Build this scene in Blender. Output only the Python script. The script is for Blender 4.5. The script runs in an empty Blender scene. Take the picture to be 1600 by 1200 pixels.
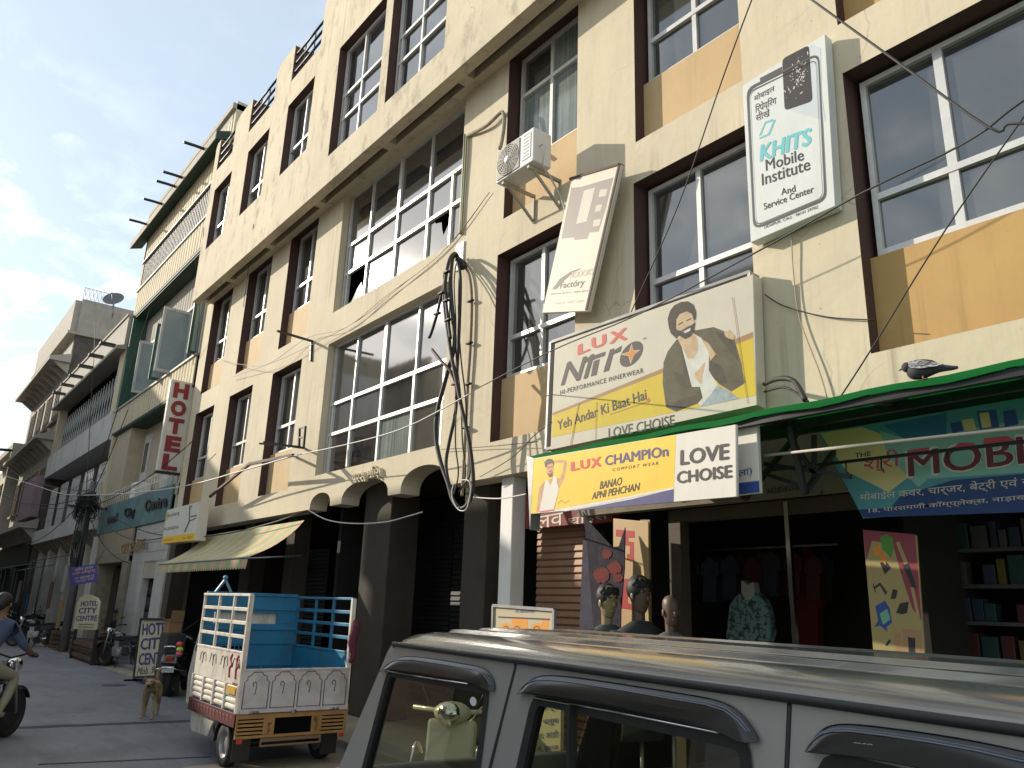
import bpy, bmesh, math, random
from mathutils import Vector, Matrix
from mathutils.geometry import tessellate_polygon
random.seed(7)
C = bpy.context.scene.collection
SC = bpy.context.scene

# ------------------------------------------------------------------ camera
CAM = Vector((0, 0, 1.80))
CR = Vector((0.62661957, 0.77864104, 0.03265031))
CU = Vector((0.19787697, -0.19948669, 0.95971338))
CF = Vector((-0.75378552, 0.59491444, 0.27907739))
FPX = 1210.7
cam = bpy.data.cameras.new('camera'); camo = bpy.data.objects.new('camera', cam); C.objects.link(camo)
cam.sensor_fit = 'HORIZONTAL'; cam.sensor_width = 36; cam.lens = FPX / 1600 * 36; cam.clip_end = 2000; cam.clip_start = 0.05
camo.matrix_world = Matrix(((CR.x, CU.x, -CF.x, CAM.x), (CR.y, CU.y, -CF.y, CAM.y), (CR.z, CU.z, -CF.z, CAM.z), (0, 0, 0, 1)))
SC.camera = camo

# ------------------------------------------------------------------ light
SUN = Vector((-1.78, -1.0, 0.87)).normalized()          # towards the sun
elev = math.asin(SUN.z); azim = math.atan2(SUN.x, SUN.y)
w = bpy.data.worlds.new('World'); SC.world = w; w.use_nodes = True
nt = w.node_tree; N = nt.nodes; L = nt.links
bg = N['Background']; bg.inputs[1].default_value = 0.15
sky = N.new('ShaderNodeTexSky'); sky.sky_type = 'NISHITA'; sky.sun_disc = False
sky.sun_elevation = elev; sky.sun_rotation = azim % (2 * math.pi); sky.air_density = 1.0; sky.dust_density = 0.7; sky.ozone_density = 1.3
tc = N.new('ShaderNodeTexCoord'); sep = N.new('ShaderNodeSeparateXYZ'); L.new(tc.outputs['Generated'], sep.inputs[0])
addz = N.new('ShaderNodeMath'); addz.operation = 'ADD'; addz.inputs[1].default_value = 0.22; L.new(sep.outputs[2], addz.inputs[0])
dv = N.new('ShaderNodeVectorMath'); dv.operation = 'DIVIDE'
cmb = N.new('ShaderNodeCombineXYZ')
for i in range(3): L.new(addz.outputs[0], cmb.inputs[i])
L.new(tc.outputs['Generated'], dv.inputs[0]); L.new(cmb.outputs[0], dv.inputs[1])
nz = N.new('ShaderNodeTexNoise'); nz.inputs['Scale'].default_value = 6.5; nz.inputs['Detail'].default_value = 12; nz.inputs['Roughness'].default_value = 0.58
nz.inputs['Distortion'].default_value = 0.35
L.new(dv.outputs[0], nz.inputs['Vector'])
rp = N.new('ShaderNodeValToRGB'); rp.color_ramp.elements[0].position = 0.47; rp.color_ramp.elements[1].position = 0.64
L.new(nz.outputs[0], rp.inputs[0])
nz2 = N.new('ShaderNodeTexNoise'); nz2.inputs['Scale'].default_value = 1.1; nz2.inputs['Detail'].default_value = 5
L.new(dv.outputs[0], nz2.inputs['Vector'])
rp2 = N.new('ShaderNodeValToRGB'); rp2.color_ramp.elements[0].position = 0.36; rp2.color_ramp.elements[1].position = 0.58
L.new(nz2.outputs[0], rp2.inputs[0])
mxm = N.new('ShaderNodeMath'); mxm.operation = 'MULTIPLY'; L.new(rp.outputs[0], mxm.inputs[0]); L.new(rp2.outputs[0], mxm.inputs[1])
veil = N.new('ShaderNodeMath'); veil.operation = 'MULTIPLY_ADD'; veil.inputs[1].default_value = 1.0; veil.inputs[2].default_value = 0.0; veil.use_clamp = True
L.new(mxm.outputs[0], veil.inputs[0])
hz = N.new('ShaderNodeMix'); hz.data_type = 'RGBA'; hz.inputs[0].default_value = 0.5; L.new(sky.outputs[0], hz.inputs[6]); hz.inputs[7].default_value = (4.9, 5.5, 5.8, 1)
mx = N.new('ShaderNodeMix'); mx.data_type = 'RGBA'; L.new(veil.outputs[0], mx.inputs[0]); L.new(hz.outputs[2], mx.inputs[6])
mx.inputs[7].default_value = (7.8, 8.0, 8.0, 1)
L.new(mx.outputs[2], bg.inputs[0])
sl = bpy.data.lights.new('sun', 'SUN'); sl.energy = 4.1; sl.angle = math.radians(0.5); sl.color = (1.0, 0.90, 0.745)
so = bpy.data.objects.new('sun', sl); C.objects.link(so); so.rotation_euler = SUN.to_track_quat('Z', 'Y').to_euler(); so.location = (-20, -12, 30)
vs = SC.view_settings; vs.view_transform = 'Standard'; vs.look = 'None'; vs.gamma = 1; vs.exposure = 0.36; vs.use_curve_mapping = False

# ------------------------------------------------------------------ pixel -> world helpers (measured on the 1600x1200 photograph)
def ray(px, py): return CF + CR * ((px - 800) / FPX) - CU * ((py - 600) / FPX)
def P(px, py, Y):
    d = ray(px, py); return CAM + d * (Y / d.y)
def PX(px, py, X):
    d = ray(px, py); return CAM + d * (X / d.x)
def PZ(px, py, Z):
    d = ray(px, py); return CAM + d * ((Z - CAM.z) / d.z)
def PP(px, py, o, n):
    d = ray(px, py); return CAM + d * ((o - CAM).dot(n) / d.dot(n))

# ------------------------------------------------------------------ materials
MATS = {}
def lin(c): 
    c = c / 255.0
    return c / 12.92 if c <= 0.04045 else ((c + 0.055) / 1.055) ** 2.4
def srgb(r, g, b, k=0.85): return (lin(r) * k, lin(g) * k, lin(b) * k)
def mat(name, col, rough=0.6, metal=0.0, var=0.0, scale=3.0, streak=0.0, dirt=(0.12, 0.10, 0.08), bump=0.0, bscale=40.0, spec=0.5, stretch=(1, 1, 1), lo=0.5, hi=0.75, coat=0.0, rain=0.0, pits=0.0, cracks=0.0):
    if name in MATS: return MATS[name]
    m = bpy.data.materials.new(name); m.use_nodes = True; MATS[name] = m
    nt = m.node_tree; N = nt.nodes; L = nt.links; b = N['Principled BSDF']
    b.inputs['Base Color'].default_value = (*col, 1); b.inputs['Roughness'].default_value = rough; b.inputs['Metallic'].default_value = metal
    b.inputs['Specular IOR Level'].default_value = spec
    if coat: b.inputs['Coat Weight'].default_value = coat; b.inputs['Coat Roughness'].default_value = 0.08
    if var or streak or bump or rain or pits or cracks:
        tc = N.new('ShaderNodeTexCoord')
        last = None
        if var:
            nz = N.new('ShaderNodeTexNoise'); nz.inputs['Scale'].default_value = scale; nz.inputs['Detail'].default_value = 9; nz.inputs['Roughness'].default_value = 0.65
            L.new(tc.outputs['Object'], nz.inputs['Vector'])
            mr = N.new('ShaderNodeMapRange'); mr.inputs[1].default_value = 0.3; mr.inputs[2].default_value = 0.7
            mr.inputs[3].default_value = 1 - var; mr.inputs[4].default_value = 1 + var; L.new(nz.outputs[0], mr.inputs[0])
            vm = N.new('ShaderNodeVectorMath'); vm.operation = 'SCALE'; vm.inputs[0].default_value = col; L.new(mr.outputs[0], vm.inputs['Scale'])
            last = vm.outputs[0]
        if streak:
            mp = N.new('ShaderNodeMapping'); mp.inputs['Scale'].default_value = stretch; L.new(tc.outputs['Object'], mp.inputs[0])
            n2 = N.new('ShaderNodeTexNoise'); n2.inputs['Scale'].default_value = 2.2; n2.inputs['Detail'].default_value = 10; n2.inputs['Roughness'].default_value = 0.7
            L.new(mp.outputs[0], n2.inputs['Vector'])
            r2 = N.new('ShaderNodeMapRange'); r2.inputs[1].default_value = lo; r2.inputs[2].default_value = hi; r2.inputs[3].default_value = 0; r2.inputs[4].default_value = streak
            L.new(n2.outputs[0], r2.inputs[0])
            mm = N.new('ShaderNodeMix'); mm.data_type = 'RGBA'; L.new(r2.outputs[0], mm.inputs[0])
            if last: L.new(last, mm.inputs[6])
            else: mm.inputs[6].default_value = (*col, 1)
            mm.inputs[7].default_value = (*dirt, 1); last = mm.outputs[2]
        def layer(vec_scale, nscale, lo_, hi_, amt, colr, detail=8, mask=None, vor=False):
            nonlocal last
            mp = N.new('ShaderNodeMapping'); mp.inputs['Scale'].default_value = vec_scale; L.new(tc.outputs['Object'], mp.inputs[0])
            if vor:
                nd = N.new('ShaderNodeTexNoise'); nd.inputs['Scale'].default_value = 1.5; nd.inputs['Detail'].default_value = 6; L.new(mp.outputs[0], nd.inputs['Vector'])
                va_ = N.new('ShaderNodeVectorMath'); va_.operation = 'MULTIPLY_ADD'; va_.inputs[1].default_value = (0.5, 0.5, 0.5); L.new(nd.outputs['Color'], va_.inputs[0]); L.new(mp.outputs[0], va_.inputs[2])
                nn = N.new('ShaderNodeTexVoronoi'); nn.feature = 'DISTANCE_TO_EDGE'; nn.inputs['Scale'].default_value = nscale; L.new(va_.outputs[0], nn.inputs['Vector'])
            else:
                nn = N.new('ShaderNodeTexNoise'); nn.inputs['Scale'].default_value = nscale; nn.inputs['Detail'].default_value = detail; nn.inputs['Roughness'].default_value = 0.65; L.new(mp.outputs[0], nn.inputs['Vector'])
            r3 = N.new('ShaderNodeMapRange'); r3.inputs[1].default_value = lo_; r3.inputs[2].default_value = hi_; r3.inputs[3].default_value = 0; r3.inputs[4].default_value = amt; L.new(nn.outputs[0], r3.inputs[0])
            if vor: r3.inputs[3].default_value = amt; r3.inputs[4].default_value = 0
            fac = r3.outputs[0]
            if mask:
                nm = N.new('ShaderNodeTexNoise'); nm.inputs['Scale'].default_value = mask; nm.inputs['Detail'].default_value = 3; L.new(tc.outputs['Object'], nm.inputs['Vector'])
                rm = N.new('ShaderNodeMapRange'); rm.inputs[1].default_value = 0.5; rm.inputs[2].default_value = 0.62; L.new(nm.outputs[0], rm.inputs[0])
                mu = N.new('ShaderNodeMath'); mu.operation = 'MULTIPLY'; L.new(fac, mu.inputs[0]); L.new(rm.outputs[0], mu.inputs[1]); fac = mu.outputs[0]
            m3 = N.new('ShaderNodeMix'); m3.data_type = 'RGBA'; L.new(fac, m3.inputs[0])
            if last: L.new(last, m3.inputs[6])
            else: m3.inputs[6].default_value = (*col, 1)
            m3.inputs[7].default_value = (*colr, 1); last = m3.outputs[2]
        dk = tuple(c * 0.3 for c in col)
        if rain: layer((7, 7, 0.22), 1.6, 0.52, 0.75, rain, dk, 10, 0.45)
        if pits: layer((1, 1, 1), 26, 0.70, 0.74, pits, dk, 2, 0.8)
        if cracks: layer((1, 1, 1), 0.7, 0.0, 0.006, cracks, dk, 2, 0.5, True)
        if last: L.new(last, b.inputs['Base Color'])
        if bump:
            n3 = N.new('ShaderNodeTexNoise'); n3.inputs['Scale'].default_value = bscale; n3.inputs['Detail'].default_value = 6
            L.new(tc.outputs['Object'], n3.inputs['Vector'])
            bp = N.new('ShaderNodeBump'); bp.inputs['Strength'].default_value = bump; bp.inputs['Distance'].default_value = 0.02
            L.new(n3.outputs[0], bp.inputs['Height']); L.new(bp.outputs[0], b.inputs['Normal'])
    return m
def flat(name, r, g, b, k=0.85, rough=0.55, var=0.06, scale=1.5): return mat(name, srgb(r, g, b, k), rough, var=var, scale=scale, bump=0.12, bscale=3.0, streak=0.12, stretch=(3, 3, 0.6), lo=0.5, hi=0.8)
def glassmat(name, tint, refl=1.0):
    if name in MATS: return MATS[name]
    m = bpy.data.materials.new(name); m.use_nodes = True; MATS[name] = m
    nt = m.node_tree; N = nt.nodes; L = nt.links
    for n in list(N):
        if n.type != 'OUTPUT_MATERIAL': N.remove(n)
    out = N['Material Output']
    tr = N.new('ShaderNodeBsdfTransparent'); tr.inputs[0].default_value = (*tint, 1)
    gl = N.new('ShaderNodeBsdfGlossy'); gl.inputs['Roughness'].default_value = 0.01; gl.inputs[0].default_value = (refl, refl, refl, 1)
    lw = N.new('ShaderNodeLayerWeight'); lw.inputs[0].default_value = 0.5; pw = N.new('ShaderNodeMath'); pw.operation = 'POWER'; pw.inputs[1].default_value = 4.0; L.new(lw.outputs['Facing'], pw.inputs[0])
    fr = N.new('ShaderNodeMath'); fr.operation = 'MULTIPLY_ADD'; fr.inputs[1].default_value = 0.85; fr.inputs[2].default_value = 0.07; L.new(pw.outputs[0], fr.inputs[0])
    ms = N.new('ShaderNodeMixShader'); L.new(fr.outputs[0], ms.inputs[0]); L.new(tr.outputs[0], ms.inputs[1]); L.new(gl.outputs[0], ms.inputs[2]); L.new(ms.outputs[0], out.inputs[0])
    return m
def panemat(name, col, rough, bump, streak):
    m = mat(name, col, rough, var=0.25, scale=0.8, streak=streak, dirt=(0.16, 0.15, 0.13), stretch=(2, 2, 0.7), lo=0.45, hi=0.85, bump=bump, bscale=0.9, spec=0.75)
    return m

CREAM = mat('cream_plaster', (0.60, 0.525, 0.38), 0.85, var=0.09, scale=0.7, streak=0.34, dirt=(0.33, 0.27, 0.17), stretch=(3.2, 3.2, 0.35), lo=0.5, hi=0.85, bump=0.25, bscale=9, rain=0.65, pits=0.6, cracks=0.45)
CREAMTOP = mat('stained_cream_plaster', (0.58, 0.505, 0.365), 0.88, var=0.12, scale=0.9, streak=0.75, dirt=(0.16, 0.14, 0.10), stretch=(1.6, 1.6, 0.7), lo=0.53, hi=0.74, bump=0.3, bscale=9, rain=0.65, cracks=0.4)
BROWN = mat('brown_paint', (0.075, 0.036, 0.028), 0.7, var=0.2, scale=2)
OCHRE = mat('ochre_paint', (0.48, 0.295, 0.105), 0.75, var=0.08, scale=1.2, pits=0.7, rain=0.4, streak=0.2, dirt=(0.28, 0.17, 0.06), stretch=(3, 3, 0.6))
OCHREL = mat('pale_ochre_paint', (0.54, 0.375, 0.19), 0.75, var=0.08, scale=1.2, pits=0.7, rain=0.4, streak=0.25, dirt=(0.36, 0.24, 0.11), stretch=(3, 3, 0.6))
ALU = mat('aluminium_frame', (0.62, 0.61, 0.58), 0.4, 0.25, var=0.12, scale=5)
PANE = panemat('dark_window_glass', (0.05, 0.053, 0.048), 0.05, 0.06, 0.22)
PANEM = panemat('dusty_mirror_glass', (0.02, 0.022, 0.024), 0.05, 0.06, 0.28)
MATS['dusty_mirror_glass'].node_tree.nodes['Principled BSDF'].inputs['IOR'].default_value = 2.4
MATS['dark_window_glass'].node_tree.nodes['Principled BSDF'].inputs['IOR'].default_value = 1.95
CURT = mat('curtained_glass', (0.20, 0.23, 0.21), 0.12, var=0.3, scale=1, streak=0.7, dirt=(0.07, 0.08, 0.075), stretch=(9, 9, 0.12), lo=0.4, hi=0.62, spec=0.7)
HOLE = mat('dark_room', (0.006, 0.006, 0.006), 0.95, spec=0.0)  # near-black colour stands in for unlit depth behind panes and slots
DARKW = mat('dark_shop_wall', (0.010, 0.009, 0.008), 0.9, var=0.3, scale=1.5)  # shop interior gloom is put into this near-black colour
DARKC = mat('shade_dark_ceiling', (0.035, 0.03, 0.024), 0.9, var=0.3, scale=1.2, streak=0.4, dirt=(0.04, 0.035, 0.03))  # shade under the slab is put into this dark colour
CONC = mat('concrete_road', (0.18, 0.182, 0.192), 0.75, var=0.2, scale=0.6, streak=0.65, dirt=(0.07, 0.07, 0.074), stretch=(0.35, 1.0, 1), lo=0.48, hi=0.75, bump=0.35, bscale=30, cracks=0.8, pits=0.7)
SANDY = mat('sandy_pavement', (0.34, 0.28, 0.20), 0.9, var=0.2, scale=1.3, streak=0.4, dirt=(0.18, 0.15, 0.11), bump=0.3, bscale=25)
BLACKM = mat('black_metal', (0.015, 0.015, 0.016), 0.45, var=0.2, scale=8)
RUBBER = mat('black_rubber', (0.010, 0.010, 0.010), 0.75, var=0.2, scale=10)
CABLE = mat('black_cable', (0.018, 0.016, 0.015), 0.6, var=0.3, scale=9)
WIREW = mat('pale_wire', (0.55, 0.52, 0.48), 0.5)
WIRED = mat('dark_wire', (0.03, 0.028, 0.026), 0.6)
CHROME = mat('chrome', (0.75, 0.75, 0.75), 0.12, 1.0)
STEEL = mat('grey_steel', (0.30, 0.30, 0.30), 0.45, 0.7, var=0.2, scale=6)
WHITE = mat('white_paint', (0.74, 0.73, 0.70), 0.55, var=0.07, scale=2, streak=0.2, dirt=(0.4, 0.36, 0.3), stretch=(3, 3, 0.7))
GREENP = mat('green_paint', (0.02, 0.05, 0.035), 0.7, var=0.25, scale=2)

# ------------------------------------------------------------------ mesh helpers
WM = {}
SPLIT = {'partition_wall', 'ground_pier', 'mud_flap', 'mud_guard', 'parapet_side', 'carved_bracket', 'corner_pier', 'balcony_door', 'door_pane', 'cab_window', 'lower_side_panel', 'sun_shade_bracket', 'printed_letter', 'door_leaf', 'printed_bloom', 'shade_post', 'junction_box', 'stand_leg', 'crash_guard', 'painted_hook', 'latch', 'indicator', 'ear', 'wing', 'foot', 'eyebrow', 'overhang', 'parapet', 'wall_bracket', 'painted_mark', 'door_gap'}
class MB:
    def __init__(s): s.v = []; s.f = []; s.m = []; s.sm = []; s.cur = 0; s.T = None; s.smooth = False
    def add(s, vs, fs):
        o = len(s.v)
        for p in vs:
            p = Vector(p); s.v.append(s.T @ p if s.T is not None else p)
        for f in fs: s.f.append([i + o for i in f]); s.m.append(s.cur); s.sm.append(s.smooth)
    def box(s, x0, x1, y0, y1, z0, z1):
        if x0 > x1: x0, x1 = x1, x0
        if y0 > y1: y0, y1 = y1, y0
        if z0 > z1: z0, z1 = z1, z0
        s.add([(x0, y0, z0), (x1, y0, z0), (x1, y1, z0), (x0, y1, z0), (x0, y0, z1), (x1, y0, z1), (x1, y1, z1), (x0, y1, z1)],
              [(0, 3, 2, 1), (4, 5, 6, 7), (0, 1, 5, 4), (1, 2, 6, 5), (2, 3, 7, 6), (3, 0, 4, 7)])
        return s
    def slab(s, pts, d):                                   # polygon pts extruded by vector d
        pts = [Vector(p) for p in pts]; n = len(pts); d = Vector(d)
        tri = tessellate_polygon([pts])
        nrm = Vector((0, 0, 0))
        for i in range(n): nrm += pts[i].cross(pts[(i + 1) % n])
        vs = pts + [p + d for p in pts]; fs = []
        for t in tri:
            a, b, c = t
            tn = (pts[b] - pts[a]).cross(pts[c] - pts[a])
            if tn.dot(d) > 0: a, c = c, a
            fs.append((a, b, c)); fs.append((c + n, b + n, a + n))
        flip = nrm.dot(d) > 0
        for i in range(n):
            j = (i + 1) % n
            fs.append((i, j, j + n, i + n) if flip else (j, i, i + n, j + n))
        s.add(vs, fs); return s
    def quad(s, a, b, c, d): s.add([a, b, c, d], [(0, 1, 2, 3)]); return s
    def tube(s, pts, r, n=8, closed=False):
        pts = [Vector(p) for p in pts]; k = len(pts)
        if not hasattr(r, '__len__'): r = [r] * k
        sm = s.smooth; s.smooth = True
        vs = []; up = None
        for i in range(k):
            if closed: t = pts[(i + 1) % k] - pts[i - 1]
            else: t = pts[min(i + 1, k - 1)] - pts[max(i - 1, 0)]
            if t.length < 1e-9: t = Vector((0, 0, 1))
            t.normalize()
            if up is None:
                up = Vector((0, 0, 1)) if abs(t.z) < 0.9 else Vector((1, 0, 0))
            a = up - t * up.dot(t)
            if a.length < 1e-6: a = t.orthogonal()
            a.normalize(); b = t.cross(a); up = a
            for j in range(n):
                q = 2 * math.pi * j / n; vs.append(pts[i] + (a * math.cos(q) + b * math.sin(q)) * r[i])
        fs = []
        for i in range(k if closed else k - 1):
            for j in range(n):
                i2 = (i + 1) % k
                fs.append((i * n + j, i * n + (j + 1) % n, i2 * n + (j + 1) % n, i2 * n + j))
        if not closed:
            fs.append(tuple(reversed(range(n)))); fs.append(tuple((k - 1) * n + j for j in range(n)))
        s.add(vs, fs); s.smooth = sm; return s
    def bar(s, a, b, w, h=None):                           # square bar from a to b
        h = h or w; a = Vector(a); b = Vector(b); t = (b - a).normalized()
        up = Vector((0, 0, 1)) if abs(t.z) < 0.95 else Vector((1, 0, 0))
        x = t.cross(up).normalized() * w / 2; y = x.cross(t).normalized() * h / 2
        s.add([a - x - y, a + x - y, a + x + y, a - x + y, b - x - y, b + x - y, b + x + y, b - x + y],
              [(0, 3, 2, 1), (4, 5, 6, 7), (0, 1, 5, 4), (1, 2, 6, 5), (2, 3, 7, 6), (3, 0, 4, 7)]); return s
    def lathe(s, prof, c=(0, 0, 0), n=16, axis='z', sq=1.0):
        vs = []; sm = s.smooth; s.smooth = True; c = Vector(c)
        for r, h in prof:
            for j in range(n):
                q = 2 * math.pi * j / n; x, y = r * math.cos(q), r * math.sin(q) * sq
                vs.append(c + (Vector((x, y, h)) if axis == 'z' else Vector((x, h, y)) if axis == 'y' else Vector((h, x, y))))
        fs = []
        for i in range(len(prof) - 1):
            for j in range(n):
                f = (i * n + j, i * n + (j + 1) % n, (i + 1) * n + (j + 1) % n, (i + 1) * n + j)
                fs.append(f if axis != 'y' else tuple(reversed(f)))
        s.add(vs, fs); s.smooth = sm; return s
    def ball(s, c, r, n=12, m=8, sc=(1, 1, 1)):
        pr = [(max(1e-4, math.sin(math.pi * i / m)) * r, -math.cos(math.pi * i / m) * r) for i in range(m + 1)]
        sm = s.smooth; s.smooth = True; vs = []; c = Vector(c)
        for q, h in pr:
            for j in range(n):
                t = 2 * math.pi * j / n; vs.append(c + Vector((q * math.cos(t) * sc[0], q * math.sin(t) * sc[1], h * sc[2])))
        fs = [(i * n + j, i * n + (j + 1) % n, (i + 1) * n + (j + 1) % n, (i + 1) * n + j) for i in range(m) for j in range(n)]
        s.add(vs, fs); s.smooth = sm; return s
    def build(s, name, m, parent=None, local=False, bevel=0.0, seg=2):
        if name in SPLIT and parent is not None:
            up = list(range(len(s.v)))
            def find(i):
                while up[i] != i: up[i] = up[up[i]]; i = up[i]
                return i
            for f in s.f:
                for i in f[1:]: up[find(i)] = find(f[0])
            groups = {}
            for k, f in enumerate(s.f): groups.setdefault(find(f[0]), []).append(k)
            if len(groups) > 1:
                o = None
                for g in groups.values():
                    b = MB(); mp = {}
                    for k in g:
                        for i in s.f[k]:
                            if i not in mp: mp[i] = len(b.v); b.v.append(s.v[i])
                        b.f.append([mp[i] for i in s.f[k]]); b.m.append(s.m[k]); b.sm.append(s.sm[k])
                    o = b._build(name, m, parent, local, bevel, seg)
                return o
        return s._build(name, m, parent, local, bevel, seg)
    def _build(s, name, m, parent=None, local=False, bevel=0.0, seg=2):
        me = bpy.data.meshes.new(name)
        vs = s.v
        M = WM.get(parent.name) if parent is not None else None
        if M is not None and not local:
            Mi = M.inverted(); vs = [Mi @ p for p in vs]
        me.from_pydata([tuple(p) for p in vs], [], s.f)
        for x in (m if isinstance(m, (list, tuple)) else [m]): me.materials.append(x)
        me.polygons.foreach_set('material_index', s.m); me.polygons.foreach_set('use_smooth', s.sm)
        me.update()
        o = bpy.data.objects.new(name, me); C.objects.link(o)
        if parent is not None: o.parent = parent; WM[o.name] = M if M is not None else Matrix.Identity(4)
        else: WM[o.name] = Matrix.Identity(4)
        if bevel:
            b = o.modifiers.new('bevel', 'BEVEL'); b.width = bevel; b.segments = seg; b.limit_method = 'ANGLE'; b.angle_limit = math.radians(40)
        return o
def base_origin(o):
    """move a top-level mesh's origin to the bottom centre of its own mesh"""
    vs = o.data.vertices
    xs = [v.co.x for v in vs]; ys = [v.co.y for v in vs]; zs = [v.co.z for v in vs]
    c = Vector(((min(xs) + max(xs)) / 2, (min(ys) + max(ys)) / 2, min(zs)))
    o.data.transform(Matrix.Translation(-c)); o.location = c; WM[o.name] = Matrix.Translation(c); return o
def tag(o, label, cat, group=None):
    o['label'] = label; o['category'] = cat
    if group: o['group'] = group
    return o
def thing(name, label, cat, loc=(0, 0, 0), rz=0.0, group=None):
    o = bpy.data.objects.new(name, None); C.objects.link(o); o.empty_display_size = 0.2
    o.location = loc; o.rotation_euler = (0, 0, rz)
    WM[o.name] = Matrix.Translation(Vector(loc)) @ Matrix.Rotation(rz, 4, 'Z')
    return tag(o, label, cat, group)
def struct(o): o['kind'] = 'structure'; return o
def copy_tree(o, loc, rz, label, group=None):
    def cp(a, par):
        c = a.copy(); C.objects.link(c)
        if par is not None: c.parent = par
        for ch in a.children: cp(ch, c)
        return c
    r = cp(o, None); r.location = loc; r.rotation_euler = (0, 0, rz); r['label'] = label
    if group: r['group'] = group
    return r

# ------------------------------------------------------------------ lettering: text laid on a plane through three world points
BOLD_SHIFTS = ((0, 0), (-1, 0), (1, 0), (0, 0.6), (0, -0.6), (-0.5, 0), (0.5, 0))
def text_mesh(s, bl, br, tl, m, parent, name='lettering', bold=0.0, depth=0.0, nrm=None, shear=0.0, space=1.0, local=False):
    cu = bpy.data.curves.new('t', 'FONT'); cu.body = s; cu.offset = bold if depth else 0.0; cu.resolution_u = 3; cu.shear = shear; cu.space_character = space
    ob = bpy.data.objects.new('t', cu); C.objects.link(ob)
    dg = bpy.context.evaluated_depsgraph_get(); dg.update()
    me = bpy.data.meshes.new_from_object(ob.evaluated_get(dg))
    bpy.data.objects.remove(ob); bpy.data.curves.remove(cu)
    xs = [v.co.x for v in me.vertices]; ys = [v.co.y for v in me.vertices]
    if not xs: return None
    x0, x1, y0, y1 = min(xs), max(xs), min(ys), max(ys)
    bl, br, tl = Vector(bl), Vector(br), Vector(tl); U = br - bl; V = tl - bl
    n = nrm if nrm is not None else U.cross(V).normalized()
    M = (WM[parent.name].inverted() if (parent is not None and not local) else Matrix.Identity(4))
    mb = MB()
    pts = [bl + U * ((v.co.x - x0) / (x1 - x0)) + V * ((v.co.y - y0) / (y1 - y0)) for v in me.vertices]
    fs = [list(p.vertices) for p in me.polygons]
    if depth:
        k = len(pts); edges = {}
        for f in fs:
            for i in range(len(f)):
                e = (f[i], f[(i + 1) % len(f)]); edges[e] = edges.get(e, 0) + 1
        allp = pts + [p + n * depth for p in pts]
        ff = [[i + k for i in f] for f in fs]
        for (a, b) in edges:
            if (b, a) not in edges: ff.append([a, b, b + k, a + k])
        mb.add(allp, ff)
    else:
        ku = U / (x1 - x0) * bold * 0.8; kv = V / (y1 - y0) * bold * 0.8
        for i, (a, b) in enumerate(BOLD_SHIFTS if bold else BOLD_SHIFTS[:1]):
            mb.add([p + ku * a + kv * b + n * 0.00008 * i for p in pts], fs)
    bpy.data.meshes.remove(me)
    return mb.build(name, m, parent, local=local)

PK = 0.2                                                # prints lie a few tenths of a millimetre apart
class Sign:
    """a flat vertical board: plane through two measured points at known distances"""
    def __init__(s, pa, Ya, pb, Yb):
        a = P(*pa, Ya); b = P(*pb, Yb); s.o = a
        d = b - a; d.z = 0; s.n = d.cross(Vector((0, 0, 1))).normalized()
        if s.n.y > 0: s.n = -s.n
    def at(s, px, py, off=0.0): return PP(px, py, s.o + s.n * off, s.n)
    def box(s, corners, depth, name, m, parent, off=0.0):
        return MB().slab([s.at(*c, off) for c in corners], -s.n * depth).build(name, m, parent, bevel=0.006)
    def poly(s, pts, m, parent, name, off=0.006, f=None):
        pts = [f(*p) if f else p for p in pts]
        return MB().slab([s.at(*c, off * PK) for c in pts], -s.n * 0.0006).build(name, m, parent)
    def polys(s, lst, m, parent, name, off=0.006, f=None):
        if len(lst) <= 9:
            for pts in lst: s.poly(pts, m, parent, name, off, f)
            return
        mb = MB()
        for pts in lst:
            pts = [f(*p) if f else p for p in pts]; mb.slab([s.at(*c, off * PK) for c in pts], -s.n * 0.0006)
        return mb.build(name, m, parent)
    def text(s, t, bl, br, tl, m, parent, name='lettering', off=0.012, f=None, **k):
        a, b, c = [(f(*q) if f else q) for q in (bl, br, tl)]
        off *= PK
        return text_mesh(t, s.at(*a, off), s.at(*b, off), s.at(*c, off), m, parent, name, nrm=s.n, **k)
def crop(ox, oy, sc): return lambda x, y: (ox + x / sc, oy + y / sc)
def catmull(pts, k=6):
    pts = [Vector(p) for p in pts]; out = []
    for i in range(len(pts) - 1):
        p0 = pts[max(i - 1, 0)]; p1 = pts[i]; p2 = pts[i + 1]; p3 = pts[min(i + 2, len(pts) - 1)]
        for j in range(k):
            t = j / k
            out.append(0.5 * ((2 * p1) + (p2 - p0) * t + (2 * p0 - 5 * p1 + 4 * p2 - p3) * t * t + (3 * p1 - p0 - 3 * p2 + p3) * t ** 3))
    out.append(pts[-1]); return out
def sag(a, b, s, k=14):
    a, b = Vector(a), Vector(b)
    return [a.lerp(b, i / k) - Vector((0, 0, s * 4 * (i / k) * (1 - i / k))) for i in range(k + 1)]
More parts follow.
